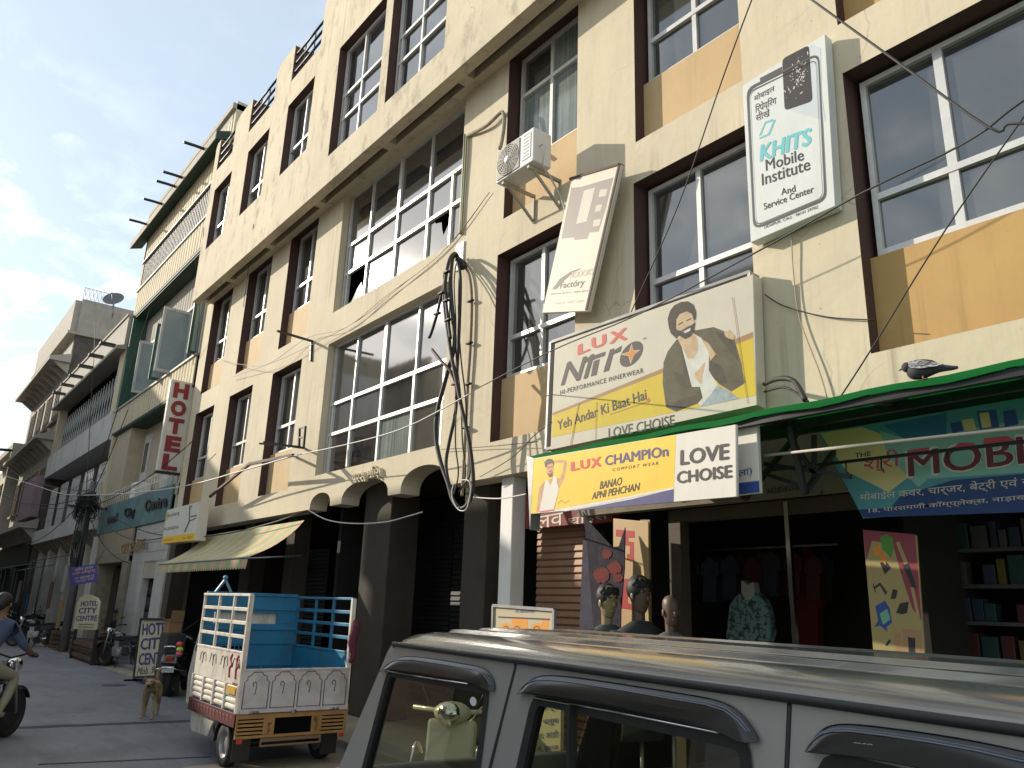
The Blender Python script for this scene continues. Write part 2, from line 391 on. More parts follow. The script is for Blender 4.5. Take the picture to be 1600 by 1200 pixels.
# ================================================================== ground
def ground(name, x0, x1, y0, y1, z, m):
    mb = MB(); mb.add([(x0, y0, z), (x1, y0, z), (x1, y1, z), (x0, y1, z)], [(0, 1, 2, 3)]); return struct(mb.build(name, m))
ground('ground', -600, 400, -400, 400, -0.02, SANDY)
ground('road', -300, 120, -3.0, 5.2, 0.0, CONC)
mb = MB(); mb.box(-13.5, 8, 5.2, 9.0, -0.05, 0.10); struct(mb.build('pavement', SANDY, bevel=0.02))
mb = MB(); mb.box(-90, -13.52, 5.65, 6.6, -0.05, 0.09); struct(mb.build('pavement', CONC, bevel=0.02))
ground('ground', -9.6, 8, 3.1, 5.2, 0.004, SANDY)
ground('road_joint', -16.5, -9.0, 3.86, 3.9, 0.005, BLACKM) if 0 else None
TAR = mat('tar_joint', (0.05, 0.05, 0.055), 0.8, var=0.3, scale=6)
def strip(name, a, b, wd):
    a, b = PZ(*a, 0.005), PZ(*b, 0.005); t = (b - a).normalized(); n = Vector((-t.y, t.x, 0)) * wd / 2
    k = 14; mb = MB(); pv = None
    for i in range(k + 1):
        p = a.lerp(b, i / k); q = wd * random.uniform(-0.25, 0.25)
        cur = (p - n * random.uniform(0.7, 1.3) + n * q, p + n * random.uniform(0.7, 1.3) + n * q)
        if pv: mb.quad(pv[0], cur[0], cur[1], pv[1])
        pv = cur
    return struct(mb.build('road', TAR))
strip('road_joint', (-60, 1140), (300, 1126), 0.20)
strip('road_joint', (60, 1194), (330, 1182), 0.06)
mb = MB(); mb.lathe([(0.001, 0.008), (0.24, 0.008), (0.25, 0.0)], PZ(178, 1071, 0.0), 20); tag(base_origin(mb.build('manhole_cover', TAR, None)), 'small dark round cover let into the road before the stand boards', 'manhole cover')

# ================================================================== main commercial building
BX = thing('commercial_building', 'long cream four storey building with brown framed window bays and ochre panels', 'building', (-10, 6.2, 0))
WY = 6.0; TY = 5.45; RD = 0.16
def facade(mb, x0, x1, z0, z1, Y, ops):
    xs = sorted({x0, x1, *[o[0] for o in ops], *[o[1] for o in ops]}); zs = sorted({z0, z1, *[o[2] for o in ops], *[o[3] for o in ops]})
    xs = [x for x in xs if x0 <= x <= x1]; zs = [z for z in zs if z0 <= z <= z1]
    for i in range(len(xs) - 1):
        for j in range(len(zs) - 1):
            cx, cz = (xs[i] + xs[i + 1]) / 2, (zs[j] + zs[j + 1]) / 2
            if any(o[0] < cx < o[1] and o[2] < cz < o[3] for o in ops): continue
            mb.quad((xs[i], Y, zs[j]), (xs[i + 1], Y, zs[j]), (xs[i + 1], Y, zs[j + 1]), (xs[i], Y, zs[j + 1]))
def reveal(mb, o, Y, d):
    a, b, c, e = o
    mb.quad((a, Y, c), (a, Y, e), (a, Y + d, e), (a, Y + d, c)); mb.quad((b, Y, c), (b, Y + d, c), (b, Y + d, e), (b, Y, e))
    mb.quad((a, Y, c), (a, Y + d, c), (b, Y + d, c), (b, Y, c)); mb.quad((a, Y, e), (b, Y, e), (b, Y + d, e), (a, Y + d, e))
LOW = [(-21.4, -19.9), (-18.79, -17.26), (-16.1, -14.57), (-8.03, -6.42), (-5.45, -3.93), (-2.885, 0.35)]
MID = [(-21.27, -19.72), (-18.6, -17.05), (-15.98, -14.52), (-7.93, -6.42), (-5.41, -3.93), (-2.885, 0.35)]
TOPS = [(-20.9, -19.5), (-18.31, -16.87), (-15.76, -14.31)]
TOPB = [(-13.1, -11.12), (-10.85, -8.95)]
F1 = (-13.37, -9.2, 4.04, 6.6); F2 = (-13.32, -9.07, 7.24, 9.8)
lowops = [(a, b, 3.9, 6.6) for a, b in LOW]; midops = [(a, b, 7.13, 9.9) for a, b in MID]
mb = MB(); facade(mb, -21.9, 4.0, 3.85, 9.9, WY, lowops + midops + [F1, F2])
mb.quad((-21.9, WY, 3.43), (-21.9, WY, 9.9), (-21.9, 16, 9.9), (-21.9, 16, 3.43))
mb.quad((4, WY, 3.43), (4, 16, 3.43), (4, 16, 9.9), (4, WY, 9.9))
mb.build('front_wall', CREAM, BX)
mb = MB()
for o in (F1, F2): reveal(mb, o, WY, 0.2)
mb.build('window_surround', CREAM, BX)
for o in lowops + midops:
    mb = MB(); reveal(mb, o, WY, 0.3); mb.build('recess', BROWN, BX)
# fascia beam with three scallops
def arc(x0, x1, h, z, k=14):
    return [((x0 + x1) / 2 - math.cos(math.pi * i / k) * (x1 - x0) / 2, z + h * math.sin(math.pi * i / k) ** 0.7) for i in range(k + 1)]
pts = [(-21.9, 3.43)]
for a, b, h in ((-13.45, -12.62, 0.27), (-12.2, -10.62, 0.34), (-10.25, -9.0, 0.36)): pts += arc(a, b, h, 3.43)
pts += [(4, 3.43), (4, 3.85), (-21.9, 3.85)]
mb = MB(); mb.slab([(x, WY, z) for x, z in pts], (0, 0.34, 0)); mb.build('fascia_beam', CREAM, BX)
# floors/ceilings inside, keeps light out
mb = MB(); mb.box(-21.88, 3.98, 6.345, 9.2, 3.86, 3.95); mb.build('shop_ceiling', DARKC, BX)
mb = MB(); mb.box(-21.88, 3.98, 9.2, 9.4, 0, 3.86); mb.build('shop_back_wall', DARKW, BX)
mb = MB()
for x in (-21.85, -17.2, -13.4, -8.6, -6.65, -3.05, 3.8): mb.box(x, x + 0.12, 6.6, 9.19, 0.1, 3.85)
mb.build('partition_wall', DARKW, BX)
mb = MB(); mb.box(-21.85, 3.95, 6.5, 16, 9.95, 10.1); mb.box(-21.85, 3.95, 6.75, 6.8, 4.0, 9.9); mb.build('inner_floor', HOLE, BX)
# cornice (top floor stands forward)
mb = MB()
mb.box(-21.4, 4.0, TY, TY + 0.2, 9.72, 9.99); mb.box(-21.38, 4.0, 5.84, 5.998, 9.80, 9.99)
for x in (-21.36, -19.4, -16.75, -14.1, -11.25, -8.85, -6.2, -3.7, -1.2):
    mb.box(x, x + 0.24, TY + 0.2, 5.84, 9.78, 9.99)
mb.build('cornice', CREAMTOP, BX)
mb = MB(); mb.box(-21.38, 4.0, TY + 0.02, 5.998, 9.96, 10.0); mb.build('soffit_panel', BROWN, BX)
topops = [(a, b, 11.14, 13.0) for a, b in TOPS] + [(a, b, 10.38, 12.96) for a, b in TOPB] + [(-6.6, -4.6, 10.6, 12.96), (-2.5, 0, 10.6, 12.96)]
mb = MB(); facade(mb, -21.4, 4.0, 9.99, 13.7, TY, topops)
mb.quad((-21.4, TY, 9.99), (-21.4, TY, 13.7), (-21.4, 16, 13.7), (-21.4, 16, 9.99)); mb.quad((4, TY, 9.99), (4, 16, 9.99), (4, 16, 13.7), (4, TY, 13.7))
mb.build('top_floor_wall', CREAMTOP, BX)
for o in topops:
    mb = MB(); reveal(mb, o, TY, 0.28); mb.build('recess', BROWN, BX)
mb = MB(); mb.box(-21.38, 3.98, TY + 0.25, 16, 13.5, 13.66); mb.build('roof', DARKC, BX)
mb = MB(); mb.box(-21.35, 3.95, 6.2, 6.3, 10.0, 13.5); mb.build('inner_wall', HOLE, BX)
# parapet piers, tall parapet and railings
mb = MB()
for a, b in ((-21.4, -21.05), (-19.75, -18.55), (-16.85, -15.8)):
    mb.slab([(a, TY, 13.7), (b, TY, 13.7), (b, TY, 14.74), (a + 0.25 * (b - a), TY, 14.74), (a, TY, 14.6)], (0, 0.5, 0))
mb.slab([(-14.2, TY, 13.7), (4, TY, 13.7), (4, TY, 15.1), (-13.6, TY, 15.1), (-14.2, TY, 14.86)], (0, 0.5, 0))
mb.build('parapet', CREAMTOP, BX)
mb = MB()
for x in (-18.55, -15.8, -21.05): mb.box(x - 0.002, x + 0.012, TY + 0.012, TY + 0.49, 13.72, 14.72)
mb.build('parapet_side', BROWN, BX)
for a, b in ((-21.04, -19.75), (-18.53, -16.85), (-15.78, -14.2)):
    mb = MB()
    for z in (13.98, 14.24, 14.5): mb.tube([(a, TY + 0.06, z), (b, TY + 0.06, z)], 0.028, 6)
    for q in (0.33, 0.66): mb.tube([(a + (b - a) * q, TY + 0.06, 13.7), (a + (b - a) * q, TY + 0.06, 14.5)], 0.015, 5)
    mb.build('railing', BLACKM, BX)

# ---- windows: one part each, panes as a sub-part
def window(x0, x1, z0, z1, Y, vs, hs, pm=PANE, holes=(), curtains=(), fw=0.05, thick=None):
    """vs: (x, za, zb) mullions, hs: z of transoms"""
    mb = MB(); d = 0.06
    mb.box(x0, x1, Y, Y + d, z0, z0 + fw); mb.box(x0, x1, Y, Y + d, z1 - fw, z1)
    mb.box(x0, x0 + fw, Y, Y + d, z0 + fw, z1 - fw); mb.box(x1 - fw, x1, Y, Y + d, z0 + fw, z1 - fw)
    for z in hs: mb.box(x0 + fw, x1 - fw, Y - 0.004, Y + d - 0.004, z - 0.03, z + 0.03)
    for x, a, b, t in vs:
        mb.box(x - t / 2, x + t / 2, Y + 0.004, Y + d + 0.004, max(a, z0 + fw), min(b, z1 - fw))
    f = mb.build('window', ALU, BX)
    zc = sorted([z0 + fw, *hs, z1 - fw]); mbp = MB(); mbc = MB()
    yy = Y + 0.045
    for j in range(len(zc) - 1):
        a, b = zc[j], zc[j + 1]; cz = (a + b) / 2
        xc = [x0 + fw] + sorted(x for x, q, e, t in vs if q < cz < e) + [x1 - fw]
        for i in range(len(xc) - 1):
            l, r = xc[i], xc[i + 1]; cx = (l + r) / 2
            tl = random.uniform(-0.006, 0.006); tt = random.uniform(-0.005, 0.005)
            hole = next((h for h in holes if l < h[0][0] < r and a < h[0][1] < b), None)
            tgt = mbc if any(l < c[0] < r and a < c[1] < b for c in curtains) else mbp
            if hole:                                        # broken pane: only the remaining shard polygons
                for sh in hole[1]:
                    tgt.add([(l + (r - l) * u, yy, a + (b - a) * v) for u, v in sh], [tuple(range(len(sh)))])
            else:
                tgt.add([(l, yy + tl, a), (r, yy - tl, a), (r, yy - tl + tt, b), (l, yy + tl + tt, b)], [(0, 1, 2, 3)])
    if mbp.v: mbp.build('pane', pm, f)
    if mbc.v: mbc.build('pane', CURT, f)
    return f
for i, (a, b) in enumerate(LOW):
    wy = WY + 0.2
    if i < 5:
        m_ = a + 0.76
        window(a + 0.05, b - 0.01, 4.8, 6.56, wy, [(m_, 4.8, 6.56, 0.06)], [5.38], PANE)
    else: window(a + 0.05, b - 0.01, 4.82, 6.56, wy, [(-2.16, 4.8, 6.56, 0.075), (-1.35, 4.8, 6.56, 0.075), (-0.5, 4.8, 6.56, 0.07)], [5.37], PANE)
    mb = MB(); mb.box(a, b, WY + RD, WY + 0.3, 3.9, 4.8); mb.build('spandrel_panel', OCHRE if i > 4 else OCHREL, BX)
for i, (a, b) in enumerate(MID):
    wy = WY + 0.2
    cur = [(-7.5, 8.3), (-6.8, 8.3), (-6.8, 8.9), (-7.5, 8.9), (-6.8, 9.5)] if i == 3 else []
    vs_ = [(a + 0.75, 8.0, 9.9, 0.06)] if i < 5 else [(-2.16, 8, 9.9, .07), (-1.35, 8, 9.9, .07), (-0.5, 8, 9.9, .07)]
    window(a + 0.05, b - 0.01, 8.0, 9.88, wy, vs_, [9.2] if i == 3 else [8.6], PANE, curtains=cur)
    mb = MB(); mb.box(a, b, WY + RD, WY + 0.3, 7.13, 8.0); mb.build('spandrel_panel', OCHREL if i < 4 else OCHRE if i == 5 else OCHREL, BX)
sh1 = [[(0, 0), (1, 0), (1, 0.52), (0.86, 0.6), (0.80, 0.36), (0.72, 0.55), (0.52, 0.44), (0.3, 0.2), (0.05, 0.12)]]
sh2 = [[(0, 0), (1, 0), (1, 1), (0.98, 1), (0.93, 0.72), (0.68, 0.45), (0.60, 0.62), (0.56, 0.8), (0.3, 0.86), (0.25, 1), (0, 1)]]
window(F2[0] + 0.04, F2[1] - 0.02, F2[2], F2[3], WY + 0.14,
       [(-12.37, 8.67, 9.9, 0.035), (-11.31, 8.67, 9.9, 0.09), (-10.26, 8.67, 9.9, 0.035), (-13.14, 7.2, 8.67, 0.05), (-12.37, 7.2, 8.67, 0.055), (-11.31, 7.2, 8.67, 0.055), (-10.26, 7.2, 8.67, 0.055), (-9.55, 7.2, 8.67, 0.05)],
       [8.06, 8.67], PANEM, holes=[((-12.8, 7.6), sh1), ((-9.9, 7.6), sh2)])
window(F1[0] + 0.04, F1[1] - 0.02, F1[2], F1[3], WY + 0.14,
       [(-12.42, 5.4, 6.6, 0.035), (-11.38, 5.4, 6.6, 0.09), (-10.3, 5.4, 6.6, 0.035), (-13.2, 4, 5.4, 0.05), (-12.43, 4, 5.4, 0.055), (-11.38, 4, 5.4, 0.055), (-10.33, 4, 5.4, 0.055), (-9.46, 4, 5.4, 0.045)],
       [4.81, 5.4], PANEM, curtains=[(-10.9, 4.4)])
for a, b in TOPS: window(a + 0.03, b - 0.01, 11.14, 12.98, TY + 0.16, [(a + 0.74, 11.14, 13, 0.04)], [11.8], PANEM)
for a, b in TOPB + [(-6.6, -4.6), (-2.5, 0.0)]:
    c = a + 0.86
    window(a + 0.03, b - 0.01, 10.38 if b < -8 else 10.6, 12.94, TY + 0.16, [(c, 10.3, 11.8, 0.05), (c, 11.8, 13, 0.04), (a + 0.16, 10.3, 11.8, 0.04)], [11.23, 11.8], PANEM)
# relief lettering over the middle scallop
f_ = crop(480, 640, 8)
sg = Sign((500, 760), WY, (700, 720), WY)
sg.text('પરસ', (600, 925), (765, 900), (590, 810), CREAM, BX, 'relief_lettering', off=0.0, f=f_, depth=0.06, bold=0.006)
sg.text('મિણ', (790, 890), (965, 850), (775, 725), CREAM, BX, 'relief_lettering', off=0.0, f=f_, depth=0.06, bold=0.006)
# ground floor columns
SHADED = mat('shaded_grimy_plaster', (0.05, 0.042, 0.03), 0.9, var=0.2, scale=1.5, streak=0.5, dirt=(0.03, 0.025, 0.018), stretch=(2, 2, 0.6))  # arcade shade mixed into the dark base colour; streaks are dirt
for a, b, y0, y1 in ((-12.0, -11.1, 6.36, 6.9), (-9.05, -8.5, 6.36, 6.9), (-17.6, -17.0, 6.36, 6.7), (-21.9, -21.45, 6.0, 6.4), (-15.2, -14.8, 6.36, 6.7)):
    mb = MB(); mb.box(a, b, y0, y1, 0.1, 3.85 if y0 > 6.1 else 3.43); mb.build('column', SHADED, BX, bevel=0.015)
mb = MB(); mb.box(-7.9, -7.66, 6.12, 6.34, 0.1, 3.428); mb.build('column', WHITE, BX, bevel=0.01)
def shutter(x0, x1, Y, z0, z1, m, name='roller_shutter', par=BX, pitch=0.085):
    mb = MB(); z = z0
    while z < z1:
        zt = min(z + pitch, z1)
        mb.quad((x0, Y, z), (x1, Y, z), (x1, Y - 0.028, z + pitch * 0.3), (x0, Y - 0.028, z + pitch * 0.3))
        mb.quad((x0, Y - 0.028, z + pitch * 0.3), (x1, Y - 0.028, z + pitch * 0.3), (x1, Y - 0.02, zt), (x0, Y - 0.02, zt))
        mb.quad((x0, Y - 0.02, zt), (x1, Y - 0.02, zt), (x1, Y, zt), (x0, Y, zt))
        z += pitch
    return mb.build(name, m, par)
SHUT = mat('brown_shutter', (0.30, 0.17, 0.105), 0.55, 0.2, var=0.15, scale=2, streak=0.35, dirt=(0.12, 0.07, 0.05), stretch=(2, 2, 1))
SHUTG = mat('grey_shutter', (0.016, 0.017, 0.018), 0.6, 0.0, var=0.2, scale=2)  # gloom under the arcade is put into this near-black grey
shutter(-7.64, -6.62, 6.55, 0.1, 2.95, SHUT)
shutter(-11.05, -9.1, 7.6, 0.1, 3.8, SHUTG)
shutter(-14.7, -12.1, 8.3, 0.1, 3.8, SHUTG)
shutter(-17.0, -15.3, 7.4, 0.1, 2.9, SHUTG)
# ================================================================== signs on the building
SW = flat('sign_white', 226, 222, 210); SFADE = flat('faded_sign_white', 220, 212, 192); SBACK = mat('sign_back_metal', (0.30, 0.30, 0.30), 0.5, 0.5, var=0.2, scale=4)
SBLK = flat('print_black', 45, 42, 42); SGREY = flat('print_grey', 84, 78, 76); SRED = flat('print_faded_red', 222, 105, 95); SYEL = flat('print_faded_yellow', 226, 196, 48)
SYEL2 = flat('print_yellow', 252, 204, 44); SREDB = flat('print_red', 225, 60, 60); SNAVY = flat('print_navy', 62, 58, 120); SBROWN = flat('print_brown', 176, 138, 96)
SOLIVE = flat('print_olive', 96, 88, 66, var=0.35, scale=7); SOLIVED = flat('print_dark_olive', 78, 71, 54, var=0.3, scale=9); SSKIN = flat('print_skin', 208, 178, 140, var=0.22, scale=9); SHAIR = flat('print_hair', 72, 60, 50, var=0.5, scale=28); SSHIRT = flat('print_shirt_white', 222, 220, 210, var=0.14, scale=7)
SJEAN = flat('print_denim', 165, 178, 184, var=0.3, scale=14); SORNG = flat('print_orange', 226, 150, 50); STEAL = flat('print_teal', 110, 200, 205); SBLUE = flat('print_blue', 50, 80, 150); SPINK = flat('print_pink', 214, 80, 100)
SSKIN2 = flat('print_tan_skin', 205, 150, 105, var=0.25, scale=12)

# ---- big faded advertising board
f = crop(860, 460, 4.706)
S = Sign((860, 703), 5.50, (1183, 633), 5.80)
q = S.at(1020, 668); t = thing('advertising_board', 'large faded white and yellow board showing a man in an olive jacket', 'sign', (q.x, q.y + 0.1, q.z))
S.box([(860, 703), (1183, 633), (1177, 428), (867, 537)], 0.17, 'sign_face', SFADE, t)
mb = MB()
for a, b in (((860, 703), (1183, 633)), ((1183, 633), (1177, 428)), ((1177, 428), (867, 537)), ((867, 537), (860, 703))): mb.bar(S.at(*a, -0.10), S.at(*b, -0.10), 0.15, 0.03)
mb.build('sign_frame', SBACK, t)
S.poly([(15, 872), (1490, 275), (1490, 319), (15, 892)], SBROWN, t, 'printed_band', 0.005, f)
S.poly([(15, 892), (1490, 319), (1512, 742), (10, 1052)], SYEL, t, 'printed_band', 0.005, f)
S.text('L', (208, 443), (285, 412), (208, 372), SRED, t, f=f, bold=0.06); S.text('U', (310, 400), (405, 372), (308, 322), SRED, t, f=f, bold=0.06); S.text('X', (440, 362), (560, 328), (440, 280), SRED, t, f=f, bold=0.06)
S.text('NI', (80, 668), (268, 612), (128, 500), SGREY, t, f=f, bold=0.03)
S.polys([[(255, 470), (405, 420), (400, 450), (250, 505)], [(318, 490), (362, 475), (338, 592), (296, 604)], [(438, 405), (470, 396), (465, 412), (525, 376), (515, 420), (462, 440), (430, 560), (388, 572)]], SGREY, t, 'lettering', 0.01, f)
ring = [(595 + 82 * math.cos(a) + 0.28 * -82 * math.sin(a), 438 + 92 * math.sin(a) - 22 * math.cos(a)) for a in [i * math.pi / 12 for i in range(24)]]
S.poly(ring, SGREY, t, 'lettering', 0.010, f)
star = [(590, 500), (578, 452), (530, 440), (580, 425), (596, 375), (608, 418), (648, 412), (612, 445)]
S.poly([(x + (x - 592) * 0.22, y + (y - 438) * 0.22) for x, y in star], SFADE, t, 'printed_star', 0.014, f); S.poly(star, SORNG, t, 'printed_star', 0.018, f)
S.text('HI-PERFORMANCE INNERWEAR', (72, 738), (684, 575), (72, 705), SGREY, t, f=f, space=1.15, bold=0.006)
S.text('Yeh Andar Ki Baat Hai', (55, 998), (708, 770), (50, 930), SGREY, t, f=f, bold=0.025)
S.text('™', (680, 335), (705, 328), (680, 322), SGREY, t, f=f)
S.poly([(440, 880), (735, 778), (735, 786), (440, 886)], SBROWN, t, 'printed_band', 0.01, f); S.poly([(700, 775), (715, 770), (722, 752), (727, 770), (740, 772), (727, 782), (722, 800), (716, 786)], SRED, t, 'printed_star', 0.012, f)
S.polys([[(205, 800), (209, 800), (150, 1105), (145, 1105)], [(336, 790), (339, 790), (331, 1070), (328, 1070)], [(1335, 20), (1339, 20), (1450, 800), (1446, 800)]], SBROWN, t, 'sheet_seam', 0.03, f)
S.text('LOVE CHOISE', (428, 1056), (912, 960), (428, 985), SGREY, t, f=f, bold=0.012)
S.poly([(925, 335), (862, 420), (832, 500), (825, 650), (850, 830), (925, 862), (1090, 800), (1125, 765), (1165, 560), (1240, 660), (1330, 715), (1435, 650), (1395, 470), (1350, 320), (1290, 275), (1200, 240), (1060, 265)], SOLIVE, t, 'printed_figure', 0.006, f)
S.polys([[(960, 390), (1005, 540), (1040, 680), (1000, 700), (920, 640), (905, 560), (985, 600)], [(1165, 480), (1250, 520), (1300, 650), (1240, 655), (1175, 590)], [(1210, 270), (1290, 290), (1340, 340), (1390, 500), (1330, 430), (1250, 330)], [(870, 830), (940, 780), (1060, 740), (1110, 690), (1122, 765), (1085, 800), (925, 860)]], SOLIVED, t, 'printed_figure', 0.009, f)
S.poly([(945, 345), (1050, 285), (1110, 320), (1165, 425), (1165, 560), (1230, 665), (1110, 825), (1085, 800), (1120, 760), (1100, 680), (1040, 680), (1005, 540), (965, 385)], SSHIRT, t, 'printed_figure', 0.010, f)
S.polys([[(935, 325), (1050, 275), (1085, 340), (1085, 410), (1050, 470), (1010, 470), (975, 400)], [(1110, 325), (1165, 360), (1218, 440), (1175, 490), (1160, 420)], [(1060, 575), (1085, 560), (1130, 500), (1140, 500), (1120, 590), (1112, 660), (1085, 640), (1062, 610)], [(1278, 272), (1318, 262), (1358, 310), (1345, 335), (1300, 320), (1282, 300)]], SSKIN, t, 'printed_figure', 0.013, f)
S.poly([(905, 215), (920, 165), (1000, 115), (1045, 150), (1062, 215), (1050, 270), (1000, 318), (940, 300), (915, 260)], SSKIN, t, 'printed_figure', 0.016, f)
S.poly([(925, 325), (885, 285), (870, 240), (862, 180), (880, 120), (910, 80), (960, 55), (1010, 50), (1050, 75), (1070, 130), (1066, 190), (1050, 180), (1040, 140), (1000, 125), (950, 145), (925, 185), (925, 250), (940, 300)], SHAIR, t, 'printed_figure', 0.019, f)
S.polys([[(940, 300), (930, 262), (962, 268), (1005, 238), (1040, 225), (1062, 205), (1055, 270), (1030, 310), (990, 328)], [(940, 218), (975, 200), (975, 208), (942, 226)], [(1000, 190), (1035, 172), (1035, 180), (1002, 198)]], SHAIR, t, 'printed_figure', 0.021, f)
S.polys([[(975, 275), (1030, 245), (1028, 268), (990, 285)]], SSHIRT, t, 'printed_figure', 0.024, f)
S.poly([(1105, 825), (1140, 780), (1232, 668), (1320, 715), (1390, 765)], SJEAN, t, 'printed_figure', 0.012, f)
mb = MB()
for a in ((950, 688), (1090, 660)): mb.bar(S.at(a[0], a[1], -0.2), P(a[0], a[1] - 8, 5.99), 0.03)
mb.build('bracket', BLACKM, t)

# ---- bright yellow banner box in front of the canopy
f = crop(820, 640, 4.21); CY = 4.62
S = Sign((829, 803), CY, (1151, 776), CY)
q = S.at(990, 790); t = thing('banner_sign', 'bright yellow and white banner with a man raising one arm, hung on the canopy edge', 'sign', (q.x, q.y, q.z))
S.box([(829, 803), (1151, 776), (1150, 663), (834, 716)], 0.03, 'sign_face', SW, t)
mb = MB(); mb.slab([S.at(823, 712, -0.02), S.at(834, 716, -0.02), S.at(829, 803, -0.02), S.at(828, 828, -0.02)], -S.n * 0.12); mb.build('side_panel', SBACK, t)
S.poly([(60, 325), (995, 165), (980, 515), (40, 685)], SYEL2, t, 'printed_band', 0.004, f)
S.poly([(290, 668), (700, 590), (980, 522), (978, 606)], SNAVY, t, 'printed_band', 0.006, f); S.poly([(190, 668), (980, 510), (980, 523), (270, 668)], SW, t, 'printed_band', 0.007, f)
S.text('L', (308, 402), (358, 393), (308, 346), SREDB, t, f=f, bold=0.07); S.text('U', (370, 392), (425, 382), (368, 335), SREDB, t, f=f, bold=0.07); S.text('X', (438, 384), (500, 370), (438, 324), SREDB, t, f=f, bold=0.07)
S.text('CHAMPIOn', (530, 368), (943, 305), (530, 305), SNAVY, t, f=f, bold=0.04)
S.text('COMFORT WEAR', (578, 405), (878, 362), (578, 385), SBLK, t, f=f, space=1.4, shear=0.2)
S.text('BANAO', (493, 523), (635, 495), (500, 472), SBLK, t, f=f, bold=0.03); S.text('APNI PEHCHAN', (440, 592), (750, 530), (447, 545), SBLK, t, f=f, bold=0.03)
S.text('LOVE', (1026, 364), (1340, 325), (1028, 268), SBLK, t, f=f, bold=0.05); S.text('CHOISE', (1003, 486), (1362, 445), (1003, 410), SBLK, t, f=f, bold=0.05)
S.poly([(215, 618), (240, 592), (262, 610), (290, 598), (292, 602), (262, 616), (240, 600), (220, 620)], SBROWN, t, 'signature', 0.008, f)
S.polys([[(75, 672), (92, 520), (120, 480), (150, 460), (200, 445), (232, 455), (250, 400), (255, 350), (205, 350), (190, 345), (195, 332), (268, 333), (278, 350), (262, 450), (235, 500), (225, 520), (200, 640), (190, 660)], [(138, 372), (150, 345), (185, 345), (192, 380), (182, 440), (160, 442), (145, 420)]], SSKIN2, t, 'printed_figure', 0.006, f)
S.poly([(132, 375), (128, 345), (150, 324), (180, 325), (194, 345), (190, 372), (180, 352), (150, 360), (142, 380)], SHAIR, t, 'printed_figure', 0.010, f); S.polys([[(152, 378), (164, 375), (164, 380), (153, 383)], [(172, 374), (184, 372), (184, 377), (172, 379)], [(160, 405), (176, 402), (174, 408), (162, 410)]], SHAIR, t, 'printed_figure', 0.011, f); S.poly([(148, 415), (162, 425), (184, 412), (182, 440), (160, 446)], SHAIR, t, 'printed_figure', 0.010, f)
S.poly([(95, 668), (125, 520), (135, 470), (150, 460), (170, 500), (190, 440), (210, 440), (212, 480), (225, 520), (205, 600), (190, 655)], SW, t, 'printed_figure', 0.012, f); S.poly([(95, 668), (190, 655), (190, 664), (96, 676)], SRED, t, 'printed_figure', 0.014, f)
# ---- white board behind it
S = Sign((1100, 790), 4.78, (1185, 770), 4.78)
q = S.at(1150, 775); t = thing('shop_board', 'white board with blue digits peeping out behind the yellow banner', 'sign', (q.x, q.y, q.z))
S.box([(1080, 782), (1187, 770), (1182, 650), (1078, 672)], 0.04, 'sign_face', SW, t)
S.poly([(1080, 781), (1187, 769), (1186, 751), (1080, 763)], SBLUE, t, 'printed_band', 0.004)
S.text('9828582086', (1112, 672), (1175, 663), (1112, 664), SNAVY, t, bold=0.01); S.text('→', (1098, 674), (1110, 671), (1098, 668), SNAVY, t)
S.text('वाला)', (1140, 752), (1175, 744), (1140, 738), SBLUE, t, bold=0.004)

# ---- tilted white signboard hanging askew
f = crop(800, 0, 2.4)
S = Sign((847, 487), 5.78, (918, 487), 5.78)
q = S.at(880, 487); t = thing('hanging_signboard', 'tall faded white signboard hanging askew between two window bays', 'sign', (q.x, q.y, q.z))
S.box([(847, 489), (919, 486), (971, 257), (893, 280)], 0.05, 'sign_face', SFADE, t)
mb = MB(); mb.bar(S.at(919, 486, -0.03), S.at(971, 257, -0.03), 0.08, 0.03); mb.bar(S.at(893, 281, -0.03), S.at(971, 258, -0.03), 0.08, 0.03); mb.build('sign_frame', mat('rusty_steel', (0.10, 0.06, 0.045), 0.7, 0.3, var=0.3, scale=8), t)
PHO = flat('faded_photo_print', 150, 138, 132); PHO2 = flat('faded_photo_light', 205, 198, 182)
S.poly([(185, 895), (222, 705), (262, 700), (380, 665), (352, 780), (325, 868), (290, 872), (282, 895), (235, 900), (232, 890)], PHO, t, 'printed_photo', 0.005, f)
S.polys([[(270, 715), (312, 703), (280, 830), (240, 840)], [(330, 712), (358, 708), (352, 735), (324, 740)], [(316, 770), (338, 766), (332, 790), (310, 795)], [(306, 825), (333, 820), (328, 845), (303, 850)]], PHO2, t, 'printed_photo', 0.008, f)
S.text('Factóry', (178, 1090), (268, 1078), (184, 1058), SGREY, t, f=f, bold=0.015)
S.poly([(150, 1085), (180, 1045), (220, 1018), (262, 1004), (220, 1030), (192, 1055), (165, 1085)], SGREY, t, 'printed_swoosh', 0.008, f)
S.text('ADDORS', (215, 1045), (302, 1030), (222, 1020), PHO2, t, f=f); S.text('kitchen doors - main gate', (145, 1108), (285, 1095), (146, 1098), PHO, t, f=f); S.text('9414 167 209', (160, 1142), (270, 1132), (161, 1134), PHO2, t, f=f)

